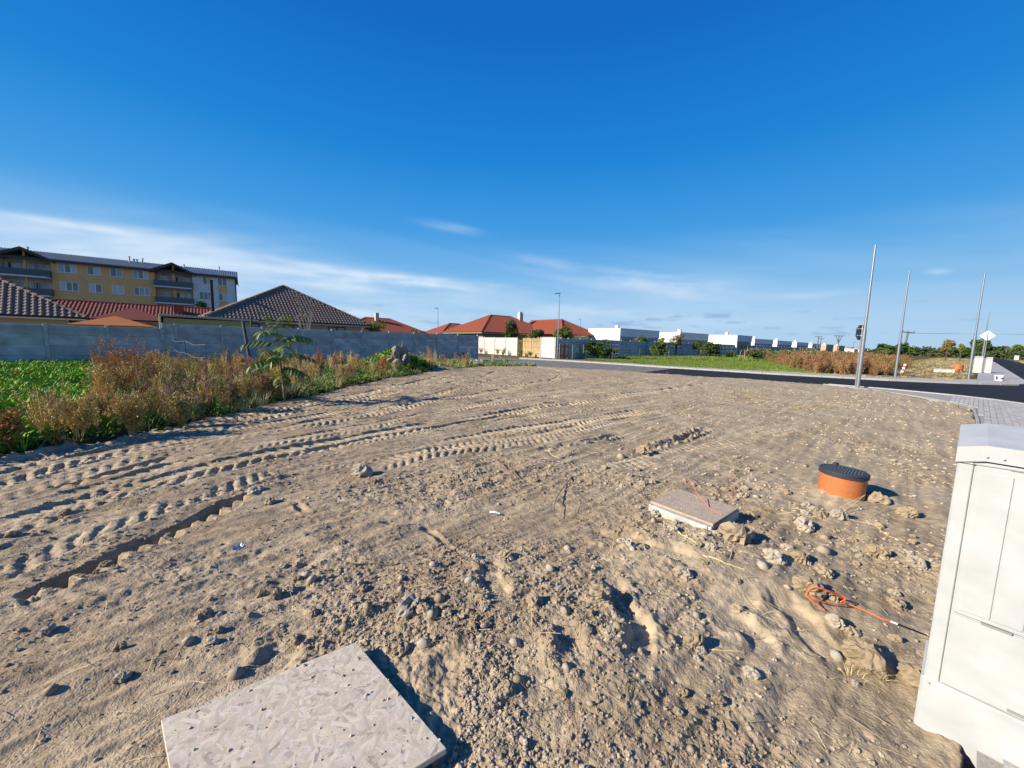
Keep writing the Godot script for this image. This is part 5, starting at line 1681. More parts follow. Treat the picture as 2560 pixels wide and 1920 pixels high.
func build_stones() -> void:
	rng.seed = 61
	var shapes := [rock_mesh(1, 13, 0.85, 0.72, true), rock_mesh(2, 13, 0.7, 0.66, true), rock_mesh(3, 10, 0.35, 0.6), rock_mesh(4, 10, 0.3, 0.5), rock_mesh(5, 13, 1.0, 0.8, true), rock_mesh(6, 10, 0.4, 0.42)]
	var sm := []
	var i := 0
	for c in [Color(0.52, 0.43, 0.315), Color(0.57, 0.485, 0.37), Color(0.60, 0.55, 0.47), Color(0.52, 0.47, 0.40), Color(0.47, 0.385, 0.275)]:
		sm.append(pm("stone%d" % i, lin(c.r, c.g, c.b), 0.95, "soil", 4.0, 0.25, {"world": false, "h": "soil_h", "spec": 0.2})); i += 1
	# large ones read from the photograph: x, y, width in pixels, 0 clod 1 pebble, label
	var big := [[1025, 1537, 60, 0, "large tan clod of earth standing on the crumbly soil behind the chipboard panel"], [1080, 1570, 30, 1, "rounded grey pebble leaning by the large tan clod"], [1062, 1560, 34, 0, "angular clod next to the large tan clod"],
		[1500, 1525, 48, 0, "broad clod of earth beside the long rut"], [1732, 1622, 40, 0, "pointed clod between rut and cabinet"], [1752, 1640, 24, 0, "small clod against the pointed clod"], [1705, 1452, 36, 0, "dark shaded clod above the crumbly soil"],
		[1573, 1372, 24, 0, "twin clods in front of the white pit"], [1608, 1373, 26, 0, "lumpy clod in front of the white pit"], [1838, 1350, 70, 0, "large flat clod beside the white pit"], [1930, 1405, 44, 0, "flat clod near the orange cord"], [1998, 1400, 36, 0, "roundish clod above the orange cord"],
		[2058, 1432, 38, 0, "triangular clod above the orange cord"], [2018, 1480, 56, 0, "broad clod under the orange cord loop"], [2010, 1310, 40, 0, "tan clod below the orange manhole"], [2050, 1285, 34, 0, "angular clod among straw below the manhole"], [2098, 1292, 32, 0, "dark edged clod among straw"],
		[2188, 1248, 44, 0, "pale stone beside the orange manhole"], [2268, 1284, 36, 0, "tan stone between manhole and cabinet"], [2058, 1375, 32, 1, "smooth pale oval pebble between manhole and orange cord"], [2190, 1378, 40, 0, "flat stone left of the white cabinet"], [2085, 1560, 38, 0, "grey stone below the orange cord"],
		[2128, 1575, 40, 0, "pale split stone below the orange cord"], [2160, 1640, 70, 0, "big brown clod by the white cabinet foot"], [2290, 1405, 34, 0, "stone against the white cabinet"], [2290, 1690, 70, 0, "broad flat stone at the white cabinet foot"], [2240, 1500, 36, 0, "pale flat stone by the white cabinet"],
		[640, 1222, 36, 0, "grey brown clod at the end of the deep rut"], [675, 1252, 24, 0, "small clod by the end of the deep rut"], [765, 1437, 26, 1, "round stone beside the short trench"], [780, 1458, 24, 1, "round pebble beyond the short trench"], [692, 1490, 28, 0, "pale stone left of the chipboard panel"],
		[905, 1180, 44, 0, "long clod between the wheel tracks"], [1375, 1440, 22, 1, "oval stone in the crumbly soil"], [1175, 1470, 26, 1, "pale oval pebble in the crumbly soil"], [1262, 1395, 30, 0, "clod at the top of a rut"], [470, 1605, 28, 1, "dark oval pebble on the left soil"], [510, 1540, 34, 0, "clod on the left soil"],
		[530, 1610, 28, 0, "pale leaning stone on the left soil"], [300, 1620, 26, 0, "small pointed stone on smooth left soil"], [1610, 1130, 30, 0, "stone at the start of the dark rut"], [1552, 1140, 20, 1, "pale stone before the dark rut"], [738, 1600, 26, 0, "clod above the chipboard panel"], [1000, 1640, 40, 0, "buried stone by the chipboard edge"],
		[1060, 1637, 34, 1, "flat pebble right of the chipboard panel"], [1335, 1540, 44, 0, "dark crumbling clod in the foreground"], [1410, 1565, 30, 1, "grey pebble in the foreground"], [590, 1690, 34, 1, "pale pebble in front of the chipboard panel"], [1880, 1690, 36, 0, "tan clod in the right foreground"]]
	for q in big:
		var p := gp(q[0], q[1] + q[2] * 0.15)
		var dist := -(p.z)
		var s: float = q[2] * dist / FPX * 0.5 * 1.2
		var o := obj("stone", shapes[[0, 1, 4][rng.randi() % 3]] if q[3] == 0 else shapes[[2, 3, 5][rng.randi() % 3]], sm[rng.randi() % 5] if q[3] == 0 else sm[2 + rng.randi() % 2])
		o.position = Vector3(p.x, soil_full(p.x, p.z) + s * 0.28, p.z)
		o.rotation = Vector3(rng.randf_range(-0.3, 0.3), rng.randf() * TAU, rng.randf_range(-0.3, 0.3))
		o.scale = Vector3(s, s * rng.randf_range(0.8, 1.1), s * rng.randf_range(0.7, 0.95))
		tag(o, q[4], "stone", "stones and clods on the bare soil")
	var count: int = big.size()
	while count < 280:
		var right := count > 225          # many more clods lie round the pit and the shaft
		var a := rng.randf_range(0.3, 0.85) if right else rng.randf_range(-0.95, 0.95)
		var r := rng.randf_range(2.3, 5.2) if right else 1.5 + 8.0 * pow(rng.randf(), 1.6)
		var p := Vector3(sin(a) * r, 0, -cos(a) * r)
		if (rng.randf() > churn(p.x, p.z) + 0.06 and not right) or p.dot(N1) > 0.0 or Geometry2D.is_point_in_polygon(flat(p), weedy) or near_box(p): continue
		var s := rng.randf_range(0.018, 0.038) * (0.7 + r * 0.06) * (1.3 if right else 1.0)
		var si: int = [0, 1, 4, 0, 1, 4, 2, 3][rng.randi() % 8]
		var ci := rng.randi() % 5
		var o := obj("stone", shapes[si], sm[ci])
		o.position = Vector3(p.x, soil_full(p.x, p.z) + s * 0.25, p.z)
		o.rotation = Vector3(rng.randf_range(-0.4, 0.4), rng.randf() * TAU, rng.randf_range(-0.4, 0.4))
		o.scale = Vector3(s, s * rng.randf_range(0.75, 1.1), s * rng.randf_range(0.65, 1.0))
		var best := ""
		var bd := 1e9
		for lm in [["the white pit", Vector3(1.74, 0, -3.4)], ["the orange manhole", Vector3(3.6, 0, -4.0)], ["the chipboard panel", Vector3(-0.6, 0, -1.5)], ["the white cabinet", Vector3(2.0, 0, -1.6)], ["the deep rut", Vector3(-2.7, 0, -3.0)], ["the long rut", Vector3(0.7, 0, -2.1)], ["the white plastic scrap", Vector3(-0.15, 0, -3.3)], ["the weeds", Vector3(-5.4, 0, -8.0)], ["the dark rut", Vector3(3.0, 0, -6.4)], ["the wheel tracks", Vector3(-1.5, 0, -7.0)], ["the orange cord", Vector3(1.7, 0, -2.2)], ["the blue scrap", Vector3(-1.9, 0, -2.6)]]:
			if p.distance_to(lm[1]) < bd:
				bd = p.distance_to(lm[1]); best = lm[0]
		var smooth: bool = si in [2, 3, 5]
		tag(o, "%s %s %s lying loose on soil near %s" % ["tiny" if s < 0.024 else "small", ["tan", "light tan", "pale grey", "grey", "brown"][ci], "pebble" if smooth else "clod", best], "stone", "scattered small stones on the bare soil")
		count += 1
	# crumbs and gravel nobody could count
	var tiny := [rock_mesh(11, 5, 1.1, 0.8, true), rock_mesh(12, 5, 0.9, 0.75, true), rock_mesh(13, 5, 0.4, 0.6)]
	var xf := [[], [], []]; var cl := [[], [], []]
	var tries := 0
	while tries < 300000:
		tries += 1
		var a := rng.randf_range(-1.02, 1.02)
		var r := 1.05 + 15.0 * pow(rng.randf(), 1.9)
		var x := sin(a) * r; var z := -cos(a) * r
		var chn := churn(x, z)
		var dens := 0.03 + 0.97 * chn * chn
		if rng.randf() > dens: continue
		if x * N1.x + z * N1.z > 0.0: continue
		if x < -4.5 and Geometry2D.is_point_in_polygon(Vector2(x, z), weedy): continue
		if near_box(Vector3(x, 0, z)): continue
		var s := 0.0022 + 0.0085 * pow(rng.randf(), 5.0)
		s *= 1.0 + r * 0.06
		if rng.randf() < 0.012 * dens: s = rng.randf_range(0.008, 0.021)
		var k := 2 if rng.randf() < 0.04 else rng.randi() % 2
		var bs := Basis.from_euler(Vector3(rng.randf() * 6.0, rng.randf() * 6.0, rng.randf() * 6.0)).scaled(Vector3(s, s * 0.7, s))
		xf[k].append(Transform3D(bs, Vector3(x, soil_full(x, z) + s * 0.3, z)))
		var c := soil_color(x, z)
		var t := rng.randf_range(0.6, 0.85)
		if k == 2: c = c.lerp(Color(0.55, 0.50, 0.43), 0.35)
		cl[k].append(Color(c.r * t, c.g * t, c.b * t))
	for k in 15000:
		var a := rng.randf_range(-0.95, 0.95)
		var r := 4.0 + 15.0 * pow(rng.randf(), 1.2)
		var x := sin(a) * r; var z := -cos(a) * r
		if x * N1.x + z * N1.z > 0.0 or rng.randf() > 0.12 + 0.88 * churn(x, z): continue
		if Geometry2D.is_point_in_polygon(Vector2(x, z), weedy) or Geometry2D.is_point_in_polygon(Vector2(x, z), paved) or near_box(Vector3(x, 0, z)): continue
		var s := rng.randf_range(0.008, 0.02) * (0.6 + r * 0.06)
		var q := 2 if rng.randf() < 0.15 else 0
		xf[q].append(Transform3D(Basis.from_euler(Vector3(rng.randf(), rng.randf() * 6.0, rng.randf())).scaled(Vector3(s, s * 0.7, s)), Vector3(x, soil_full(x, z) + s * 0.2, z)))
		var c := soil_color(x, z)
		if q == 2: c = c.lerp(Color(0.62, 0.56, 0.47), 0.7)
		var t := rng.randf_range(0.66, 0.95)
		cl[q].append(Color(c.r * t, c.g * t, c.b * t))
	for k in 230:           # crumbs kicked onto the two lids
		var on: bool = k < 160
		var lx := Vector3(sin(deg_to_rad(132.0)), 0, -cos(deg_to_rad(132.0))); var lz := Vector3(sin(deg_to_rad(236.0)), 0, -cos(deg_to_rad(236.0)))
		var f := pow(rng.randf(), 2.2); var g := rng.randf()
		var p := gp(890, 1605, 0.1) + lx * 0.7 * (f if k % 2 else g) + lz * 0.7 * (g if k % 2 else f) if on else Vector3(1.74, 0.128, -3.41) + FD * rng.randf_range(-0.24, 0.23) + FN * rng.randf_range(-0.26, 0.26)
		var s := 0.0015 + 0.006 * pow(rng.randf(), 4.0)
		xf[0].append(Transform3D(Basis.from_euler(Vector3(rng.randf() * 6.0, rng.randf() * 6.0, 0)).scaled(Vector3.ONE * s), p + Vector3.UP * s * 0.2))
		cl[0].append(jitter(Color(0.5, 0.42, 0.31), 0.12))
	for k in 3:
		var o := multi("soil_crumbs" if k < 2 else "gravel", tiny[k], pm("crumb", Color.WHITE, 0.97, "", 1, 0, {"vc": true, "spec": 0.15}), xf[k], cl[k])
		tag(o, ["fine crumbs of dry soil strewn over the churned ground", "angular crumbs of dry soil strewn over the churned ground", "small pale rounded gravel mixed into the bare soil"][k], "soil crumbs" if k < 2 else "gravel")
	# bits of concrete where the track meets the verge
	for q in [[1180, 912, 0.30, "pale lump of broken concrete at the end of the grass verge"], [1192, 914, 0.22, "small lump of broken concrete beside the larger lump"], [1200, 910, 0.34, "flat broken concrete piece lying at the verge"], [1122, 903, 0.16, "white lump lying in the verge grass"]]:
		var p := gp(q[0], q[1])
		var o := obj("concrete_lump", shapes[4], pm("lump", lin(0.48, 0.46, 0.42), 0.95, "soil", 2.0, 0.2, {"h": "soil_h"}))
		o.position = Vector3(p.x, q[2] * 0.4, p.z)
		o.rotation.y = rng.randf() * 6.0
		o.scale = Vector3(q[2], q[2] * 0.6, q[2] * 0.8)
		tag(o, q[3], "concrete lump", "broken concrete at the verge")
	var mp := gp(1018, 905)
	var st := obj("weathered_stump", rock_mesh(31, 12, 1.5, 1.0), pm("stump", lin(0.34, 0.32, 0.285), 0.95, "soil", 1.2, 0.6, {"h": "soil_h"}))
	st.position = Vector3(mound_c.x + 0.45, 0.5, mound_c.z + 0.85)
	st.scale = Vector3(0.5, 0.62, 0.5)
	st.rotation = Vector3(0.3, 1.0, 0.25)
	tag(st, "pale grey weathered lump standing on the side of the grassy mound", "lump")
func near_box(p: Vector3) -> bool:
	var c := gp(1737, 1262, 0.0)
	if Vector2(p.x - 1.74, p.z + 3.41).length() < 0.36: return true
	if Vector2(p.x - 3.62, p.z + 4.05).length() < 0.21: return true
	if p.x > -1.35 and p.x < -0.2 and p.z > -1.75 and p.z < -0.7: return true
	return false

# ---------------------------------------------------------------- plants
func v_rand(up := 0.0) -> Vector3:
	var d := Vector3(rng.randf_range(-1, 1), rng.randf_range(-1, 1) + up, rng.randf_range(-1, 1))
	return d.normalized() if d.length() > 0.05 else Vector3.UP
func clump_mesh(n: int, h: float, spread: float, ll: float, lw: float) -> ArrayMesh:      # low leafy plant
	var g := Geo.new()
	for k in n:
		var a := rng.randf() * TAU
		var rr := spread * sqrt(rng.randf())
		var p := Vector3(cos(a) * rr, h * rng.randf(), sin(a) * rr)
		var d := Vector3(cos(a + rng.randf_range(-1, 1)), rng.randf_range(0.0, 1.1), sin(a + rng.randf_range(-1, 1))).normalized()
		var s := d.cross(Vector3.UP).normalized().rotated(d, rng.randf_range(-0.7, 0.7))
		g.leaf(p, d, s, ll * rng.randf_range(0.6, 1.2), lw * rng.randf_range(0.7, 1.2))
	return g.mesh()
func grass_mesh(n: int, h: float, spread: float, w: float) -> ArrayMesh:
	var g := Geo.new()
	for k in n:
		var a := rng.randf() * TAU
		var p := Vector3(cos(a), 0, sin(a)) * spread * rng.randf()
		var d := Vector3(cos(a) * rng.randf_range(0.1, 0.7), 1.0, sin(a) * rng.randf_range(0.1, 0.7)).normalized()
		var s := Vector3(-sin(a), 0, cos(a)).rotated(Vector3.UP, rng.randf_range(-1, 1))
		var l := h * rng.randf_range(0.5, 1.1)
		var m := p + d * l * 0.55
		var tip := m + (d + Vector3(cos(a), -0.2, sin(a)) * 0.5).normalized() * l * 0.45
		g.tri(p - s * w, p + s * w, m + s * w * 0.7); g.tri(p - s * w, m + s * w * 0.7, m - s * w * 0.7); g.tri(m - s * w * 0.7, m + s * w * 0.7, tip)
	return g.mesh()
func weed_mesh(h: float, stems: int, twigs: int, bits: int, spread: float, bl: float, bw: float) -> ArrayMesh:      # branching dry weed
	var g := Geo.new()
	for s in stems:
		var a := rng.randf() * TAU
		var lean := Vector3(cos(a), 0, sin(a)) * rng.randf_range(0.05, spread)
		var hh := h * rng.randf_range(0.65, 1.05)
		var top := lean * hh + Vector3.UP * hh
		var base := Vector3(cos(a), 0, sin(a)) * 0.03
		var mid := base.lerp(top, 0.5) + v_rand() * 0.03 * h
		thin(g, base, mid, 0.006, 0.005); thin(g, mid, top, 0.005, 0.002)
		for t in twigs:
			var f := rng.randf_range(0.2, 0.98)
			var p := base.lerp(mid, f * 2.0) if f < 0.5 else mid.lerp(top, f * 2.0 - 1.0)
			var b := rng.randf() * TAU
			var d := Vector3(cos(b), rng.randf_range(0.5, 1.6), sin(b)).normalized()
			var l := h * rng.randf_range(0.12, 0.34) * (1.2 - f * 0.7)
			thin(g, p, p + d * l, 0.003, 0.0015)
			for k in bits:
				var q := p + d * l * rng.randf_range(0.15, 1.05) + v_rand() * 0.012
				var e := (d + v_rand() * 0.9).normalized()
				g.leaf(q, e, e.cross(v_rand()).normalized(), bl * rng.randf_range(0.5, 1.2), bw * rng.randf_range(0.6, 1.2))
	return g.mesh()
func stalk_mesh(h: float, stems: int) -> ArrayMesh:      # tall grass stalks with seed heads
	var g := Geo.new()
	for s in stems:
		var a := rng.randf() * TAU
		var hh := h * rng.randf_range(0.6, 1.1)
		var base := Vector3(cos(a), 0, sin(a)) * rng.randf() * 0.12
		var bend := Vector3(cos(a), 0, sin(a)) * rng.randf_range(0.02, 0.3) * hh
		var mid := base + Vector3.UP * hh * 0.6 + bend * 0.35
		var top := base + Vector3.UP * hh * 0.95 + bend
		thin(g, base, mid, 0.0045, 0.004); thin(g, mid, top, 0.004, 0.0025)
		for k in 4:
			var p := base.lerp(mid, rng.randf())
			var b := rng.randf() * TAU
			g.leaf(p, Vector3(cos(b), 0.6, sin(b)).normalized(), Vector3(-sin(b), 0, cos(b)), rng.randf_range(0.12, 0.26), 0.006)
		for k in 26:
			var f := rng.randf()
			var p := mid.lerp(top, 0.55 + 0.5 * f) + v_rand() * 0.018 * (1.2 - f)
			var d := ((top - mid).normalized() + v_rand() * 0.7).normalized()
			g.leaf(p, d, d.cross(v_rand()).normalized(), rng.randf_range(0.02, 0.045), 0.006)
	return g.mesh()
func thin(g: Geo, a: Vector3, b: Vector3, ra: float, rb: float) -> void:      # a stalk of three faces
	var t := (b - a).normalized()
	var x := t.cross(Vector3(0.3, 0.2, 0.93)).normalized()
	var y := t.cross(x)
	var d := [x, x * -0.5 + y * 0.87, x * -0.5 - y * 0.87]
	for k in 3:
		var l := (k + 1) % 3
		g.quad(a + d[k] * ra, a + d[l] * ra, b + d[l] * rb, b + d[k] * rb)
func edge_dist(p: Vector2) -> float:       # metres from the soil edge into the weeds
	var best := 1e9
	for i in 7:
		var c := Geometry2D.get_closest_point_to_segment(p, weedy[i], weedy[i + 1])
		best = minf(best, c.distance_to(p))
	return best
func yground(x: float, z: float) -> float: return soil_h(x, z)
func jitter(c: Color, k: float) -> Color:
	var t := rng.randf_range(1.0 - k, 1.0 + k)
	return Color(c.r * t, c.g * t * rng.randf_range(0.95, 1.05), c.b * t)
func place(xf: Array, cl: Array, x: float, z: float, s: float, col: Color, sy := 1.0, tilt := 0.15) -> void:
	var bs := Basis.from_euler(Vector3(rng.randf_range(-tilt, tilt), rng.randf() * TAU, rng.randf_range(-tilt, tilt))).scaled(Vector3(s, s * sy, s))
	xf.append(Transform3D(bs, Vector3(x, yground(x, z) - 0.01, z)))
	cl.append(col)
func leafmat(key: String, back: Color) -> StandardMaterial3D:
	return pm(key, Color.WHITE, 0.75, "", 1, 0, {"vc": true, "leaf": true, "back": back, "spec": 0.3})
const GREEN := Color(0.13, 0.25, 0.03)
const DEEP := Color(0.055, 0.105, 0.022)
const GOLD := Color(0.52, 0.375, 0.13)
const RUST := Color(0.38, 0.175, 0.08)
const STRAW := Color(0.56, 0.45, 0.26)
const PURPLE := Color(0.24, 0.12, 0.095)
func build_weeds() -> void:
	rng.seed = 71
	var lm := leafmat("leafy", Color(0.22, 0.3, 0.06))
	var dm := leafmat("dry", Color(0.3, 0.2, 0.08))
	var n := FastNoiseLite.new()
	n.seed = 8; n.frequency = 0.25; n.fractal_octaves = 2
	var clumps := [clump_mesh(26, 0.16, 0.17, 0.10, 0.03), clump_mesh(30, 0.22, 0.16, 0.08, 0.022), clump_mesh(22, 0.12, 0.2, 0.13, 0.045)]
	var grasses := [grass_mesh(26, 0.26, 0.12, 0.0045), grass_mesh(30, 0.18, 0.14, 0.004)]
	var weeds := [weed_mesh(0.75, 5, 11, 5, 0.35, 0.05, 0.012), weed_mesh(0.7, 6, 10, 6, 0.5, 0.04, 0.010), stalk_mesh(0.95, 7)]
	var xc := [[], [], []]; var cc := [[], [], []]; var xg := [[], []]; var cg := [[], []]; var xw := [[], [], []]; var cw := [[], [], []]
	var green := PackedVector2Array()          # outline of the bright ground cover
	for q in [[-700, 905], [60, 897], [240, 905], [285, 950], [255, 1015], [170, 1050], [130, 1105], [60, 1128], [-200, 1190], [-900, 1300]]: green.append(flat(gp(q[0], q[1])))
	var tries := 0
	while tries < 26000:
		tries += 1
		var x := rng.randf_range(-27.0, 2.0); var z := rng.randf_range(-32.5, -1.0)
		var p := Vector2(x, z)
		if not Geometry2D.is_point_in_polygon(p, weedy): continue
		var d := p.length()
		if rng.randf() > clampf(22.0 / (d * 1.1), 0.55, 1.0): continue
		var q := n.get_noise_2d(x * 4.0, z * 4.0)
		var ed := edge_dist(p)
		var inb := 0.95 if Geometry2D.is_point_in_polygon(p + Vector2(n.get_noise_2d(x * 9.0, z * 9.0), n.get_noise_2d(x * 9.0 + 90.0, z * 9.0)) * 0.9, green) else 0.0
		if p.distance_to(Vector2(mound_c.x, mound_c.z)) < 1.6: inb = 0.8
		if ed < 0.25 and rng.randf() < 0.4: continue
		if rng.randf() < clampf(inb, 0.0, 0.97):
			var k := rng.randi() % 3
			place(xc[k], cc[k], x, z, rng.randf_range(0.8, 1.5), jitter(GREEN.lerp(DEEP, rng.randf() * 0.5).lerp(Color(0.27, 0.44, 0.045), rng.randf()), 0.2))
			continue
		var low := smoothstep(-18.0, -12.0, z) if x > -9.0 else 1.0
		# low growth everywhere
		if rng.randf() < 0.5:
			var k := rng.randi() % 3
			place(xc[k], cc[k], x, z, rng.randf_range(0.6, 1.15), jitter(DEEP.lerp(GREEN, rng.randf() * 0.7), 0.25))
		else:
			var k := rng.randi() % 2
			place(xg[k], cg[k], x, z, rng.randf_range(0.8, 1.7), jitter(GREEN.lerp(STRAW, rng.randf()), 0.25))
		# tall dry weeds
		var tall := smoothstep(-0.05, 0.3, q) * (0.16 if low < 0.5 else 0.36)
		if ed < 1.7 and ed > 0.25 and z > -10.0 and z < -4.9: tall = maxf(tall, 0.7)
		if z > -4.7: tall *= 0.3
		if z < -24.0: tall *= 0.4
		if ed < 0.5: tall *= 0.5
		if rng.randf() < tall:
			var k := rng.randi() % 3
			var gold := ed < 2.2 and z > -10.5
			var c := GOLD.lerp(Color(0.42, 0.34, 0.11), rng.randf()) if gold and rng.randf() < 0.75 else GOLD.lerp(RUST, clampf(0.28 + 1.0 * n.get_noise_2d(x * 2.0 + 50.0, z * 2.0), 0, 1))
			if rng.randf() < 0.33: c = STRAW
			if rng.randf() < 0.2: c = Color(0.2, 0.22, 0.06)
			if rng.randf() < 0.15: c = PURPLE
			place(xw[k], cw[k], x, z, rng.randf_range(0.5, 1.05), jitter(c, 0.28), rng.randf_range(0.8, 1.25))
	# a frill of shoots along the soil edge
	for k in 3:
		tag(multi("low_green_plants", clumps[k], lm, xc[k], cc[k]), ["bright green low broad leaved plants carpeting the ground before the fence", "small leaved green plants growing between the dry weeds", "large leaved low green plants near the edge of the soil"][k], "plants")
		tag(multi("dry_weeds", weeds[k], dm, xw[k], cw[k]), ["golden dry branching weeds along the edge of the bare soil", "rust brown spreading dry weeds in front of the fence", "upright straw coloured dry weeds in front of the fence"][k], "weeds")
	for k in 2:
		tag(multi("grass_tufts", grasses[k], lm, xg[k], cg[k]), ["tall uneven grass tufts between weeds and concrete fence", "short grass tufts on the verge and mound"][k], "grass")
	# single bushes that stand out
	var bsh := [[300, 1000, 1.5, RUST, "tall rust coloured dry weed bush against the rough concrete fence", 1.3], [365, 1000, 1.2, Color(0.36, 0.19, 0.07), "broad orange brown dry weed bush beside the tallest rust bush", 1.4], [265, 1020, 0.95, GOLD, "golden green dry weed bush left of the tallest rust bush", 1.2],
		[200, 1105, 0.62, GOLD, "low golden weed bush at the soil edge beside bright green leaves", 1.2], [330, 1090, 0.65, Color(0.36, 0.27, 0.09), "yellowish seed weed bush at the edge of the wheel tracks", 1.2], [455, 1065, 0.62, Color(0.30, 0.25, 0.09), "olive gold weed bush left of the young sapling", 1.2], [20, 1130, 0.55, Color(0.29, 0.17, 0.06), "brownish weed bush beside the dark broad leaves", 1.2],
		[580, 1030, 0.7, Color(0.22, 0.18, 0.09), "grey brown weed bush just left of the young sapling", 1.1], [800, 940, 1.05, Color(0.31, 0.12, 0.085), "reddish pink dry weed bush in front of the smooth concrete fence", 1.2], [845, 935, 0.8, Color(0.30, 0.145, 0.095), "lower reddish weed bush right of the pink dry bush", 1.3], [960, 935, 0.8, RUST, "rust weed bush on the near side of the grassy mound", 1.3],
		[600, 935, 0.7, PURPLE, "dark purple brown weed bush by the leaning plank", 0.9], [1105, 905, 0.55, GOLD.lerp(RUST, 0.4), "golden weed bush on the verge beyond the mound", 1.3], [1160, 900, 0.6, Color(0.25, 0.15, 0.08), "brown weed bush on the verge near the road corner", 1.4], [1230, 905, 0.5, Color(0.2, 0.13, 0.075), "low brown weed bush at the tip of the verge", 1.5]]
	for q in bsh:
		var p := gp(q[0], q[1])
		var m := weed_mesh(q[2], 16, 15, 6, 0.35 * q[5], 0.055, 0.013)
		var o := obj("weed_bush", m, pm("bush_%d_%d" % [q[0], q[1]], lin(q[3].r, q[3].g, q[3].b), 0.85, "", 1, 0, {"leaf": true, "back": Color(0.3, 0.2, 0.1)}))
		o.position = Vector3(p.x, yground(p.x, p.z) - 0.02, p.z)
		o.rotation.y = rng.randf() * 6.0
		tag(o, q[4], "weed bush", "standout dry weed bushes")
	# weeds at the white fence and under the reed screen
	for q in [[1213, 884, 0.7, RUST, "rust weed bush at the far end of the white fence"], [1278, 887, 0.75, Color(0.25, 0.19, 0.06), "olive brown weed bush at the foot of the reed screen"], [1262, 886, 0.6, RUST, "orange brown weed bush beside the white fence bays"], [1322, 890, 0.7, Color(0.17, 0.17, 0.05), "green brown weed bush in front of the reeds"], [1343, 891, 0.55, Color(0.18, 0.22, 0.05), "yellow green weed bush by the single white bay"]]:
		var d: Vector3 = Vector3(4.56, 0, -40.6) - FN * ((1386.0 - q[0]) / 13.4) - FD * 0.7
		var o := obj("weed_bush", weed_mesh(q[2] * 1.25, 12, 12, 5, 0.7, 0.07, 0.02), pm("wbush_%d" % q[0], lin(q[3].r, q[3].g, q[3].b), 0.85, "", 1, 0, {"leaf": true, "back": Color(0.3, 0.2, 0.1)}))
		o.position = d
		tag(o, q[4], "weed bush", "weeds along the white fence")
	build_sapling()
	build_twigs()
	build_fields()
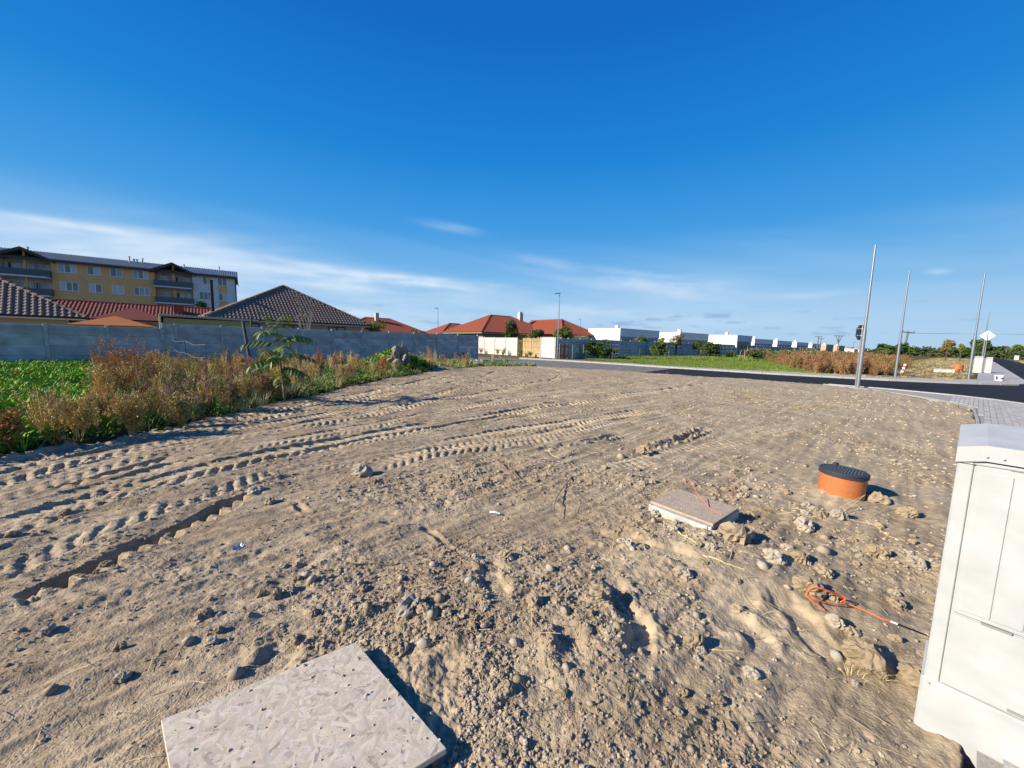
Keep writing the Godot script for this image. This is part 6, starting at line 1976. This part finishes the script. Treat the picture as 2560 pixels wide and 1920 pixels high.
func build_sapling() -> void:
	rng.seed = 81
	var b := gp(712, 1008)
	b.y = yground(b.x, b.z)
	var t := thing("young_sapling", b, "young sapling with long feathered green leaves at the edge of the weeds", "sapling")
	t.scale = Vector3.ONE * 1.1
	var bark := pm("sap_bark", lin(0.20, 0.15, 0.09), 0.9, "grain", 3.0)
	var stem := Geo.new()
	var top := Vector3(-0.12, 1.42, 0)
	stem.tube([Vector3(0, -0.05, 0), Vector3(-0.02, 0.5, 0), Vector3(-0.05, 1.0, 0.02), top], [0.022, 0.018, 0.014, 0.009], 8)
	obj("stem", stem, bark, t)
	var greens := []
	var i := 0
	for c in [Color(0.07, 0.125, 0.025), Color(0.10, 0.165, 0.032), Color(0.15, 0.21, 0.045), Color(0.32, 0.31, 0.045)]:
		greens.append(pm("sap_leaf%d" % i, lin(c.r, c.g, c.b), 0.55, "", 1, 0, {"leaf": true, "back": Color(0.16, 0.2, 0.04), "spec": 0.5})); i += 1
	var lf := Geo.new()
	# one leaflet, folded and drooping at the tip
	for k in 4:
		var f0 := k / 4.0; var f1 := (k + 1) / 4.0
		var w0 := 0.155 * sin(PI * clampf(f0 * 0.92 + 0.04, 0, 1)); var w1 := 0.155 * sin(PI * clampf(f1 * 0.92 + 0.06, 0, 1)) if k < 3 else 0.0
		var y0 := -0.25 * f0 * f0; var y1 := -0.25 * f1 * f1
		lf.quad(Vector3(0, y0, -f0), Vector3(w0, y0 + w0 * 0.3, -f0), Vector3(w1, y1 + w1 * 0.3, -f1), Vector3(0, y1, -f1))
		lf.quad(Vector3(-w0, y0 + w0 * 0.3, -f0), Vector3(0, y0, -f0), Vector3(0, y1, -f1), Vector3(-w1, y1 + w1 * 0.3, -f1))
	var leaflet := lf.mesh()
	# height, turn in degrees, rise, length, tint
	for q in [[1.45, 165, 1.25, 0.55, 1], [1.45, 15, 1.35, 0.52, 2], [1.42, 95, 0.9, 0.55, 1], [1.40, 200, 0.8, 0.72, 0], [1.36, -15, 0.65, 0.7, 1], [1.32, 255, 0.6, 0.68, 1], [1.26, 150, 0.5, 0.75, 0], [1.2, 45, 0.4, 0.7, 1], [1.12, 210, 0.35, 0.72, 0], [1.05, -25, 0.3, 0.72, 0], [0.98, 120, 0.2, 0.62, 0], [0.9, 185, 0.1, 0.66, 0], [0.8, 5, 0.05, 0.6, 0], [0.7, 225, 0.05, 0.5, 3], [0.62, 60, 0.0, 0.5, 0], [1.3, 310, 0.7, 0.7, 2], [1.0, 75, 0.4, 0.6, 1]]:
		var an := deg_to_rad(q[1])
		var out := Vector3(cos(an), 0, sin(an))
		var p0 := Vector3(-0.05 * q[0], q[0], 0)
		var root := Node3D.new()
		root.name = "leaf" if not t.has_node("leaf") else "leaf_%03d" % t.get_child_count()
		t.add_child(root)
		var pts := []; var rr := []
		var ln: float = q[3]
		for k in 11:
			var f := k / 10.0
			pts.append(p0 + out * ln * (f * (0.95 if q[2] < 1.2 else 0.4)) + Vector3.UP * ln * (q[2] * f - (0.34 + (0.42 if q[2] < 1.2 else 0.1) * q[2]) * f * f)); rr.append(0.0055 * (1.0 - 0.7 * f))
		var g := Geo.new()
		g.tube(pts, rr, 5, false)
		obj("leaf_stalk", g, greens[2], root)
		var pairs := 8
		for k in pairs:
			var f := 0.16 + 0.84 * k / float(pairs - 1)
			var ix := mini(int(f * 10.0), 9)
			var pp: Vector3 = pts[ix].lerp(pts[ix + 1], f * 10.0 - ix)
			var dir: Vector3 = (pts[ix + 1] - pts[ix]).normalized()
			var side := dir.cross(Vector3.UP).normalized()
			for s in ([-1.0, 1.0] if k < pairs - 1 else [0.0]):
				var d: Vector3 = (side * s * 1.0 + dir * (0.45 if s != 0.0 else 1.0) + Vector3.DOWN * 0.35).normalized()
				var o := obj("leaflet", leaflet, greens[q[4]], root)
				var z := -d
				var x := Vector3.UP.cross(z).normalized()
				var l := (0.24 - 0.1 * absf(f - 0.4)) * rng.randf_range(0.85, 1.15)
				o.transform = Transform3D(Basis(x, z.cross(x), z).rotated(d, rng.randf_range(-0.35, 0.35)).scaled_local(Vector3.ONE * l), pp)
func build_twigs() -> void:
	rng.seed = 91
	# straw and roots lying about: the clear ones singly
	var straw := pm("straw", lin(0.55, 0.43, 0.24), 0.8)
	var root := pm("root", lin(0.17, 0.12, 0.08), 0.9)
	for q in [[[[2028, 1270], [2070, 1283], [2112, 1300], [2168, 1307]], 0.006, straw, "long thick straw lying below the orange manhole"], [[[2085, 1282], [2120, 1262], [2160, 1243]], 0.004, straw, "straw leaning towards the orange manhole", 0.12], [[[2098, 1288], [2135, 1262], [2163, 1240]], 0.003, straw, "thin bent straw crossing the orange manhole", 0.15],
		[[[2168, 1307], [2215, 1335], [2262, 1358]], 0.004, straw, "straw stalk running from the manhole to the cabinet"], [[[1940, 1275], [1985, 1272], [2040, 1288]], 0.005, straw, "pale straw left of the orange manhole"], [[[1942, 1283], [1990, 1287], [2060, 1297]], 0.004, straw, "thin straw lying under the pale straw"], [[[2175, 1300], [2220, 1272], [2290, 1262]], 0.003, straw, "curved dry stem right of the orange manhole", 0.05],
		[[[1690, 1345], [1735, 1382], [1790, 1400], [1825, 1402], [1822, 1425]], 0.006, straw, "crooked pale root lying below the white pit"], [[[1755, 1412], [1800, 1432], [1860, 1448]], 0.006, straw, "pale straight stalk below the white pit"], [[[1778, 1640], [1860, 1642]], 0.005, straw, "short straight stalk in the right foreground"],
		[[[1255, 1165], [1275, 1185], [1320, 1215]], 0.012, root, "dark crooked root near the wheel tracks"], [[[1430, 1195], [1392, 1250], [1385, 1285]], 0.007, root, "dark forked twig standing from the soil", 0.05], [[[875, 1422], [930, 1414], [965, 1415], [995, 1412]], 0.007, root, "dark root lying behind the chipboard panel"], [[[1120, 1390], [1150, 1365], [1200, 1330]], 0.004, root, "thin dark twig on smooth soil"],
		[[[1362, 1127], [1400, 1150], [1440, 1128]], 0.005, straw, "bent straw on the soil between the tracks"], [[[1420, 1145], [1460, 1132], [1500, 1137]], 0.005, straw, "pale straw on the soil beyond the forked twig"], [[[560, 1700], [600, 1680], [645, 1668]], 0.005, straw, "straw lying in the left foreground"], [[[2396, 1020], [2398, 1004]], 0.006, root, "short dark twig standing by the path edging", 0.22]]:
		var pts := []; var rr := []
		var lift: float = q[4] if q.size() > 4 else 0.0
		for i in q[0].size():
			var a: Array = q[0][i]
			var f: float = float(i) / (q[0].size() - 1)
			var p := gp(a[0], a[1], lift * f)
			pts.append(Vector3(p.x, soil_full(p.x, p.z) + 0.008 + lift * f, p.z)); rr.append(q[1] * (1.0 - 0.5 * f))
		var cur := Curve3D.new()
		for i in pts.size():
			var tn: Vector3 = (pts[min(i + 1, pts.size() - 1)] - pts[max(i - 1, 0)]) * 0.16
			cur.add_point(pts[i], -tn, tn)
		cur.bake_interval = 0.03
		var bp := []; var br := []
		var bk := cur.get_baked_points()
		for i in bk.size():
			var y := bk[i].y
			if lift == 0.0: y = maxf(soil_full(bk[i].x, bk[i].z) + 0.005, y - 0.02)
			bp.append(Vector3(bk[i].x, y, bk[i].z)); br.append(q[1] * (1.0 - 0.5 * i / bk.size()))
		var g := Geo.new()
		g.tube(bp, br, 6)
		tag(obj("dry_stalk" if q[2] == straw else "twig", g, q[2]), q[3], "stalk" if q[2] == straw else "twig", "stalks and twigs on the bare soil")
	# loose straw litter
	var sg := Geo.new()
	thin(sg, Vector3(-0.5, 0, 0), Vector3(0, 0.03, 0.02), 0.02, 0.02); thin(sg, Vector3(0, 0.03, 0.02), Vector3(0.5, 0.0, -0.03), 0.02, 0.012)
	var m := sg.mesh()
	var xf := []; var cl := []
	var n := FastNoiseLite.new()
	n.seed = 17; n.frequency = 0.5
	for k in 9000:
		var a := rng.randf_range(-1.0, 1.0)
		var r := 1.2 + 24.0 * pow(rng.randf(), 1.5)
		var x := sin(a) * r; var z := -cos(a) * r
		if n.get_noise_2d(x, z) < 0.05 and rng.randf() < 0.75: continue
		if x * N1.x + z * N1.z > 0.0 or near_box(Vector3(x, 0, z)): continue
		if Geometry2D.is_point_in_polygon(Vector2(x, z), paved) or Geometry2D.is_point_in_polygon(Vector2(x, z), weedy): continue
		var s := rng.randf_range(0.025, 0.14)
		var th := rng.randf_range(0.5, 1.0)
		xf.append(Transform3D(Basis.from_euler(Vector3(rng.randf_range(-0.2, 0.2), rng.randf() * TAU, rng.randf_range(-0.25, 0.25))) * Basis.from_scale(Vector3(s, s * 0.7 * th, s * 0.7 * th)), Vector3(x, soil_full(x, z) + 0.006, z)))
		cl.append(jitter(STRAW if rng.randf() < 0.6 else Color(0.2, 0.15, 0.1), 0.25))
	tag(multi("straw_litter", m, pm("litter", Color.WHITE, 0.85, "", 1, 0, {"vc": true}), xf, cl), "scattered bits of straw and rootlets on the bare soil", "straw")
	# flattened dry grass tufts on the soil
	var tuft := grass_mesh(34, 0.16, 0.10, 0.0022)
	xf = []; cl = []
	for q in [[1385, 1225, 3], [1340, 1240, 3], [1610, 1330, 5], [1640, 1345, 4], [1490, 1260, 3], [1000, 1440, 3], [1905, 1280, 6], [1915, 1270, 5], [2200, 1425, 3], [1850, 985, 10], [1880, 990, 10], [1860, 1000, 8], [2010, 1020, 12], [2040, 1015, 10], [1560, 960, 8], [1480, 955, 8], [1400, 975, 7], [1640, 935, 6], [1740, 945, 5], [1690, 1370, 4], [1100, 1330, 3], [1115, 1345, 3], [1430, 1300, 3], [1180, 1385, 2], [2150, 1680, 5], [2165, 1665, 4], [1500, 950, 9], [1590, 945, 7]]:
		for k in q[2]:
			var p := gp(q[0] + rng.randf_range(-30, 30), q[1] + rng.randf_range(-5, 5))
			place(xf, cl, p.x, p.z, rng.randf_range(0.5, 1.1) * clampf(-p.z * 0.12, 0.6, 1.8), jitter(STRAW.lerp(Color(0.22, 0.16, 0.08), rng.randf()), 0.2), 0.5, 0.6)
	tag(multi("dry_grass_tufts", tuft, leafmat("dry", Color.WHITE), xf, cl), "flattened dry grass tufts lying on the bare soil", "grass")
func build_fields() -> void:
	rng.seed = 101
	var lm := leafmat("leafy", Color.WHITE)
	var dm := leafmat("dry", Color.WHITE)
	# lawn and garden strip behind the far footpath
	var lawn := PackedVector2Array(vv([[9.3, -34.6], [13.3, -30.2], [18.8, -26.4], [21.0, -25.2], [30.0, -31.5], [46.0, -46.0], [60.0, -82.0], [40.0, -70.0], [7.5, -41.5]]))
	var g2 := grass_mesh(30, 0.13, 0.2, 0.007)
	var xf := []; var cl := []
	for k in 22000:
		var x := rng.randf_range(7.0, 60.0); var z := rng.randf_range(-82.0, -24.0)
		if not Geometry2D.is_point_in_polygon(Vector2(x, z), lawn): continue
		var far := -z > 44.0
		place(xf, cl, x, z, rng.randf_range(0.9, 1.7) * (2.0 if far else 1.0), jitter(Color(0.115, 0.20, 0.03).lerp(Color(0.2, 0.22, 0.06), rng.randf() * 0.6), 0.2))
	tag(multi("lawn_grass", g2, lm, xf, cl), "short green lawn between the far footpath and shaded fence", "grass")
	# tall rust brown weeds on the waste ground
	var waste := PackedVector2Array(vv([[20.6, -25.6], [23.0, -24.0], [24.6, -24.6], [27.0, -27.0], [32.5, -32.5], [40.0, -38.0], [48.0, -46.0], [80.0, -76.0], [95.0, -110.0], [60.0, -88.0], [40.0, -62.0], [31.0, -46.0], [24.0, -33.0]]))
	var ws := [weed_mesh(1.0, 8, 12, 5, 0.22, 0.075, 0.014), weed_mesh(1.05, 6, 13, 5, 0.28, 0.08, 0.015)]
	var xw := [[], []]; var cw := [[], []]
	var n := FastNoiseLite.new()
	n.seed = 33; n.frequency = 0.06
	for k in 8500:
		var f := pow(rng.randf(), 1.8)
		var x := 20.0 + 75.0 * f + rng.randf_range(-8, 8); var z := -24.0 - 85.0 * f + rng.randf_range(-12, 12)
		if not Geometry2D.is_point_in_polygon(Vector2(x, z), waste): continue
		var q := n.get_noise_2d(x * 3.0, z * 3.0)
		var c := Color(0.26, 0.13, 0.08).lerp(Color(0.29, 0.19, 0.085), clampf(0.4 + 1.4 * q, 0, 1))
		if x > 30.0 and rng.randf() < 0.4: c = Color(0.17, 0.15, 0.06)
		var i := rng.randi() % 2
		place(xw[i], cw[i], x, z, rng.randf_range(0.55, 1.15) * (1.4 if -z > 50.0 else 1.0), jitter(c, 0.35), (0.75 if -z > 50.0 else (1.05 if x < 27.0 else 0.75)) * clampf(0.85 + 0.9 * n.get_noise_2d(x * 9.0 + 40.0, z * 9.0), 0.45, 1.3))
	for i in 2:
		tag(multi("waste_ground_weeds", ws[i], dm, xw[i], cw[i]), ["tall rust brown weeds standing on the waste ground beyond the road", "tall golden brown weeds on the waste ground beyond the road"][i], "weeds")
	# dry verge on the right of the main road and around the far shafts
	var vg := grass_mesh(30, 0.2, 0.22, 0.006)
	xf = []; cl = []
	for k in 6000:
		var e := rng.randf_range(30.0, 160.0)
		var nn := rng.randf_range(5.7, 22.0) if k % 2 else rng.randf_range(-7.0, -0.4)
		if nn < 0 and e < 39.0: nn = rng.randf_range(-6.0, -0.5)
		var p := E1 * e + N1 * nn
		if Geometry2D.is_point_in_polygon(flat(p), paved): continue
		place(xf, cl, p.x, p.z, rng.randf_range(0.7, 1.6) * (2.2 if e > 70 else 1.0), jitter(STRAW.lerp(Color(0.16, 0.15, 0.06), rng.randf()), 0.2), 0.6)
	tag(multi("dry_verge_grass", vg, dm, xf, cl), "dry straw coloured grass on the verges of the main road", "grass")

# ---------------------------------------------------------------- trees and shrubs
func crown_mesh(rx: float, ry: float, rz: float, lobes: int, leaves: int, ll: float, cols: Array, low := -0.6) -> ArrayMesh:
	var g := Geo.new()
	var cs := []
	for k in lobes:
		var d := v_rand(0.15)
		if d.y < low: d.y = low
		var f := rng.randf_range(0.3, 0.98)
		cs.append([Vector3(d.x * rx, d.y * ry, d.z * rz) * f, rng.randf_range(0.2, 0.42) * (rx + ry) * 0.5, cols[rng.randi() % cols.size()]])
	for c in cs:
		for k in leaves:
			var d := v_rand()
			var p: Vector3 = c[0] + d * c[1] * pow(rng.randf(), 0.4)
			var e := (d + v_rand() * 0.8 + Vector3.DOWN * 0.2).normalized()
			var t := rng.randf_range(0.75, 1.25)
			g.leaf(p, e, e.cross(v_rand()).normalized(), ll * rng.randf_range(0.6, 1.3), ll * 0.34, Color(c[2].r * t, c[2].g * t, c[2].b * t))
	return g.mesh()
func tree(called: String, label: String, cat: String, where: Vector3, h: float, w: float, trunk: float, cols: Array, lobes := 16, leaves := 130, ll := 0.22, group := "") -> void:
	var t := thing(called, where, label, cat, group)
	var cy := (h + trunk) * 0.5
	var g := Geo.new()
	var r := 0.03 + 0.018 * h
	g.tube([Vector3(0, -0.1, 0), Vector3(0.02 * h, trunk, 0), Vector3(0, cy, 0), Vector3(0.02, h * 0.85, 0)], [r, r * 0.8, r * 0.5, r * 0.15], 7)
	for k in 6:
		var a := rng.randf() * TAU
		var y := lerpf(trunk * 0.9, cy, rng.randf())
		g.tube([Vector3(0, y, 0), Vector3(cos(a) * w * 0.18, y + h * 0.12, sin(a) * w * 0.18), Vector3(cos(a) * w * 0.36, y + h * 0.22, sin(a) * w * 0.36)], [r * 0.45, r * 0.3, r * 0.1], 5, false)
	obj("trunk", g, pm("bark", lin(0.13, 0.10, 0.075), 0.95, "grain", 2.0), t)
	var c := obj("crown", crown_mesh(w * 0.5, (h - trunk) * 0.5, w * 0.5, lobes, leaves, ll, cols), leafmat("foliage", Color(0.2, 0.26, 0.06)), t)
	c.position.y = cy
func build_trees() -> void:
	rng.seed = 111
	var dk := [Color(0.035, 0.065, 0.022), Color(0.05, 0.085, 0.028), Color(0.065, 0.105, 0.03)]
	var md := [Color(0.07, 0.125, 0.03), Color(0.10, 0.155, 0.035), Color(0.055, 0.10, 0.03)]
	var yl := [Color(0.20, 0.21, 0.035), Color(0.13, 0.17, 0.035), Color(0.25, 0.21, 0.04)]
	var autumn := [Color(0.24, 0.19, 0.045), Color(0.16, 0.16, 0.045), Color(0.22, 0.14, 0.06)]
	# called, label, pixel of the middle, top pixel, base distance, width pixels
	for q in [["shrub", "dark broad leaved shrub behind the green mesh fence", 1490, 850, 42.2, 80, 0.05, dk, 18, 150, 0.2], ["shrub", "smaller leafy shrub at the right end of the green mesh fence", 1526, 866, 43.2, 34, 0.05, md, 9, 110, 0.18], ["shrub", "rounded shrub with pale stakes in front of the shaded fence", 1643, 860, 50.5, 52, 0.05, [md[0], md[1], dk[2]], 14, 140, 0.2], ["shrub", "large rounded grey green shrub on the lawn before shaded fence", 1772, 860, 55.5, 66, 0.05, dk, 16, 150, 0.22],
			["shrub", "small low bush on the lawn beside the wire fence", 1558, 887, 41.5, 20, 0.02, md, 6, 90, 0.15], ["shrub", "low shrub at the end of the garden trellis", 1822, 876, 57.0, 34, 0.02, dk, 9, 110, 0.2],
			["garden_tree", "narrow dark green tree behind the white fence before the red roof", 1277, 800, 49.0, 36, 1.2, [dk[1], md[0], Color(0.09, 0.10, 0.045)], 15, 150, 0.18], ["garden_tree", "round green bush rising over the reed screen", 1342, 824, 47.5, 44, 0.8, md, 14, 140, 0.18], ["garden_tree", "loose yellow green tree over the corner of the shaded fence", 1408, 820, 46.0, 56, 0.8, [md[1], yl[1], md[0]], 15, 140, 0.18],
			["garden_tree", "yellow leafed bush showing over the shaded fence by the second white house", 1652, 842, 54.5, 26, 1.2, [yl[0], Color(0.24, 0.27, 0.04)], 8, 120, 0.2], ["garden_tree", "grey green bush above the shaded fence below the first white house", 1602, 841, 52.5, 38, 1.2, [Color(0.13, 0.17, 0.07), md[1]], 11, 120, 0.2], ["garden_tree", "thin leaved reddish green tree in front of second white house", 1690, 832, 57.0, 34, 1.2, [Color(0.10, 0.11, 0.045), Color(0.16, 0.11, 0.06)], 10, 100, 0.18], ["garden_tree", "low green bush above the shaded fence near third white house", 1745, 848, 60.5, 30, 1.2, md, 8, 110, 0.2],
			["garden_tree", "yellowish green bush above the smooth concrete fence by the brown roof", 940, 802, 31.2, 58, 0.8, [yl[1], yl[0], md[1]], 16, 150, 0.13], ["garden_tree", "small bush tops above the smooth concrete fence below the far red roofs", 1045, 823, 35.0, 44, 1.0, [md[1], yl[1]], 8, 110, 0.13], ["conifer_bush", "dark evergreen bush in front of the apartment block", 510, 752, 58.0, 34, 0.5, dk, 12, 140, 0.3],
			["roadside_tree", "dark green spreading tree behind the rust weeds on the waste ground", 2222, 861, 62.0, 76, 0.2, dk, 18, 150, 0.3], ["roadside_tree", "lower dark green tree beside the spreading tree on waste ground", 2260, 862, 60.0, 50, 0.2, [dk[0], md[0]], 14, 140, 0.28], ["roadside_tree", "thin autumn yellow tree standing alone on the waste ground", 2366, 849, 72.0, 40, 0.4, autumn, 13, 110, 0.22], ["roadside_tree", "small round golden tree beside the thin autumn tree", 2402, 856, 76.0, 18, 1.5, [yl[0], autumn[0]], 6, 110, 0.22], ["roadside_tree", "low dark bush between lone trees and cabinets", 2420, 872, 95.0, 60, 0.1, dk, 12, 110, 0.35],
			["roadside_tree", "green roadside tree behind the diamond sign", 2452, 851, 150.0, 60, 1.0, md, 16, 130, 0.6], ["roadside_tree", "dark roadside tree down the main road", 2486, 867, 175.0, 52, 0.5, dk, 14, 130, 0.6], ["roadside_tree", "yellow green roadside tree behind the house shaped sign", 2540, 862, 170.0, 64, 0.5, [md[1], yl[1]], 15, 130, 0.6], ["roadside_tree", "dark roadside tree at the bend of the main road", 2512, 866, 200.0, 40, 0.5, dk, 12, 120, 0.7], ["roadside_tree", "dark bushy tree right of the main road beside white house", 2575, 868, 160.0, 60, 0.5, dk, 12, 120, 0.6], ["roadside_tree", "olive bush on the waste ground by the middle pole", 2215, 874, 58.0, 34, 0.1, [Color(0.13, 0.14, 0.05)], 9, 110, 0.25]]:
		var b := at(q[2], 880, q[4])
		b.y = 0
		var h := hgt(q[2], q[3], b)
		var ang := Vector2(b.x, b.z).length() / -b.z
		var w: float = q[5] * q[4] / FPX / ang
		tree(q[0], q[1], "tree" if String(q[0]).contains("tree") else "shrub", b, h, w, h * clampf(q[6], 0.02, 0.4), q[7], q[8], q[9], q[10], {"shrub": "shrubs before the shaded fence", "garden_tree": "garden trees over the fences", "roadside_tree": "trees on waste ground and roadside"}.get(q[0], ""))
	# bare sapling in front of the pyramid roof
	var sb := at(765, 826, 26.1)
	sb.y = 0
	var s := thing("bare_sapling", sb, "nearly bare thin branched sapling behind the fence before the brown roof", "sapling")
	var g := Geo.new()
	for k in 9:
		var a := rng.randf() * TAU
		var hh := rng.randf_range(2.9, 4.4)
		var tip := Vector3(cos(a) * 0.5 + (-0.35 if k < 2 else 0.0), hh, sin(a) * 0.4)
		thin(g, Vector3(cos(a) * 0.05, 0, sin(a) * 0.05), Vector3(cos(a) * 0.16, hh * 0.55, sin(a) * 0.16), 0.045, 0.034)
		thin(g, Vector3(cos(a) * 0.16, hh * 0.55, sin(a) * 0.16), tip, 0.034, 0.018)
		for m in 6:
			var f := rng.randf_range(0.5, 0.95)
			var p := Vector3(cos(a) * 0.16, hh * 0.55, sin(a) * 0.16).lerp(tip, f)
			thin(g, p, p + Vector3(rng.randf_range(-0.3, 0.3), rng.randf_range(0.1, 0.5), rng.randf_range(-0.3, 0.3)), 0.014, 0.007)
	obj("branches", g, pm("pale_bark", lin(0.52, 0.43, 0.33), 0.9), s)
	var lg := Geo.new()
	for k in 70:
		var f := rng.randf()
		var p := Vector3(-0.45 * f - 0.1, 2.9 + 1.5 * f, 0.1) + v_rand() * 0.09
		lg.leaf(p, v_rand(), v_rand(), 0.13, 0.05)
	obj("last_leaves", lg, pm("grey_leaf", lin(0.12, 0.12, 0.07), 0.8, "", 1, 0, {"leaf": true}), s)
	# bean trellis in the garden
	var tp := gp(1882, 903)
	var tr := thing("bean_trellis", tp, "climbing bean plants on upright stakes at the garden edge", "trellis")
	for k in 9:
		var sg := Geo.new()
		var x := -1.6 + k * 0.4
		sg.tube([Vector3(x, 0, rng.randf_range(-0.5, 0.5)), Vector3(x + rng.randf_range(-0.1, 0.1), rng.randf_range(1.3, 1.75), 0)], [0.03, 0.025], 6)
		obj("stake", sg, pm("pale_stake", lin(0.4, 0.32, 0.22), 0.9), tr)
	var vm := crown_mesh(1.8, 0.8, 0.6, 18, 80, 0.2, [Color(0.12, 0.15, 0.05), Color(0.2, 0.17, 0.08), Color(0.08, 0.11, 0.04)])
	var vo := obj("vines", vm, leafmat("foliage", Color.WHITE), tr)
	vo.position.y = 0.75
	for q in [[1950, 893, 5.0, "low green vegetable bed beyond the lawn by the shaded fence"], [2010, 893, 6.0, "low brownish green bed beside the rust weeds"]]:
		var p := gp(q[0], q[1] + 6)
		var o := obj("vegetable_bed", crown_mesh(q[2], 0.5, 2.5, 30, 70, 0.28, [Color(0.08, 0.13, 0.04), Color(0.13, 0.17, 0.05)] if q[0] < 2000 else [Color(0.14, 0.15, 0.05), Color(0.2, 0.17, 0.06)], -0.2), leafmat("foliage", Color.WHITE))
		o.position = Vector3(p.x, 0.3, p.z)
		o.basis = basis_of(E1)
		tag(o, q[3], "garden bed", "garden beds", "")
	# far tree line that reads as one mass
	var xf := []; var cl := []
	var cm := crown_mesh(1.0, 0.8, 1.0, 10, 34, 0.3, [Color.WHITE])
	for k in 700:
		var az := deg_to_rad(rng.randf_range(34.0, 64.0))
		var r := rng.randf_range(330.0, 520.0)
		if az > deg_to_rad(45.0): r = rng.randf_range(230.0, 520.0)
		var sz := rng.randf_range(1.3, 3.2)
		xf.append(Transform3D(Basis(Vector3.UP, rng.randf() * 6.0).scaled(Vector3(sz * 1.5, sz, sz * 1.5)), Vector3(sin(az) * r, sz * 0.5, -cos(az) * r)))
		cl.append(jitter(dk[1].lerp(Color(0.09, 0.11, 0.045), rng.randf()), 0.2))
	tag(multi("far_wood", cm, leafmat("foliage", Color.WHITE), xf, cl), "dark far tree line along the horizon behind the houses", "tree line")
	# scattered far village houses
	for q in [[2118, 230.0, 869, 12.0, "white"], [2139, 240.0, 870, 10.0, "white"], [2175, 250.0, 873, 9.0, "white"], [2194, 300.0, 873, 8.0, "white"], [2252, 210.0, 874, 8.0, "white"], [2275, 220.0, 873, 12.0, "white"], [2327, 260.0, 876, 12.0, "white"], [2553, 190.0, 872, 7.0, "white"]]:
		var b := at(q[0], 880, q[1])
		b.y = 0
		var h := hgt(q[0], q[2], b)
		var t := thing("village_house", b, "tiny white village house among the trees on the horizon", "house", "village houses on the horizon")
		t.basis = basis_of(FD)
		var w := Geo.new()
		w.box(Vector3(0, h * 0.36, 0), Vector3(q[3], h * 0.72, 8.0))
		obj("wall", w, pm("render_white", Color.WHITE), t)
		var rf := Geo.new()
		var a := Vector3(-q[3] * 0.53, h * 0.72, 4.3); var bb := Vector3(q[3] * 0.53, h * 0.72, 4.3); var c := Vector3(q[3] * 0.53, h * 0.72, -4.3); var d := Vector3(-q[3] * 0.53, h * 0.72, -4.3)
		var r0 := Vector3(-q[3] * 0.53, h, 0); var r1 := Vector3(q[3] * 0.53, h, 0)
		rf.quad(a, bb, r1, r0); rf.quad(c, d, r0, r1); rf.tri(d, a, r0); rf.tri(bb, c, r1)
		obj("roof", rf, pm("village_roof", lin(0.42, 0.36, 0.32), 0.9), t)
func _ready() -> void:
	set_view()
	make_textures()
	build_ground()
	build_roads()
	build_fences()
	build_houses()
	build_apartments()
	build_poles()
	build_things()
	print("things ", Time.get_ticks_msec())
	build_stones()
	print("stones ", Time.get_ticks_msec())
	build_weeds()
	print("weeds ", Time.get_ticks_msec())
	build_trees()
	print("trees ", Time.get_ticks_msec())
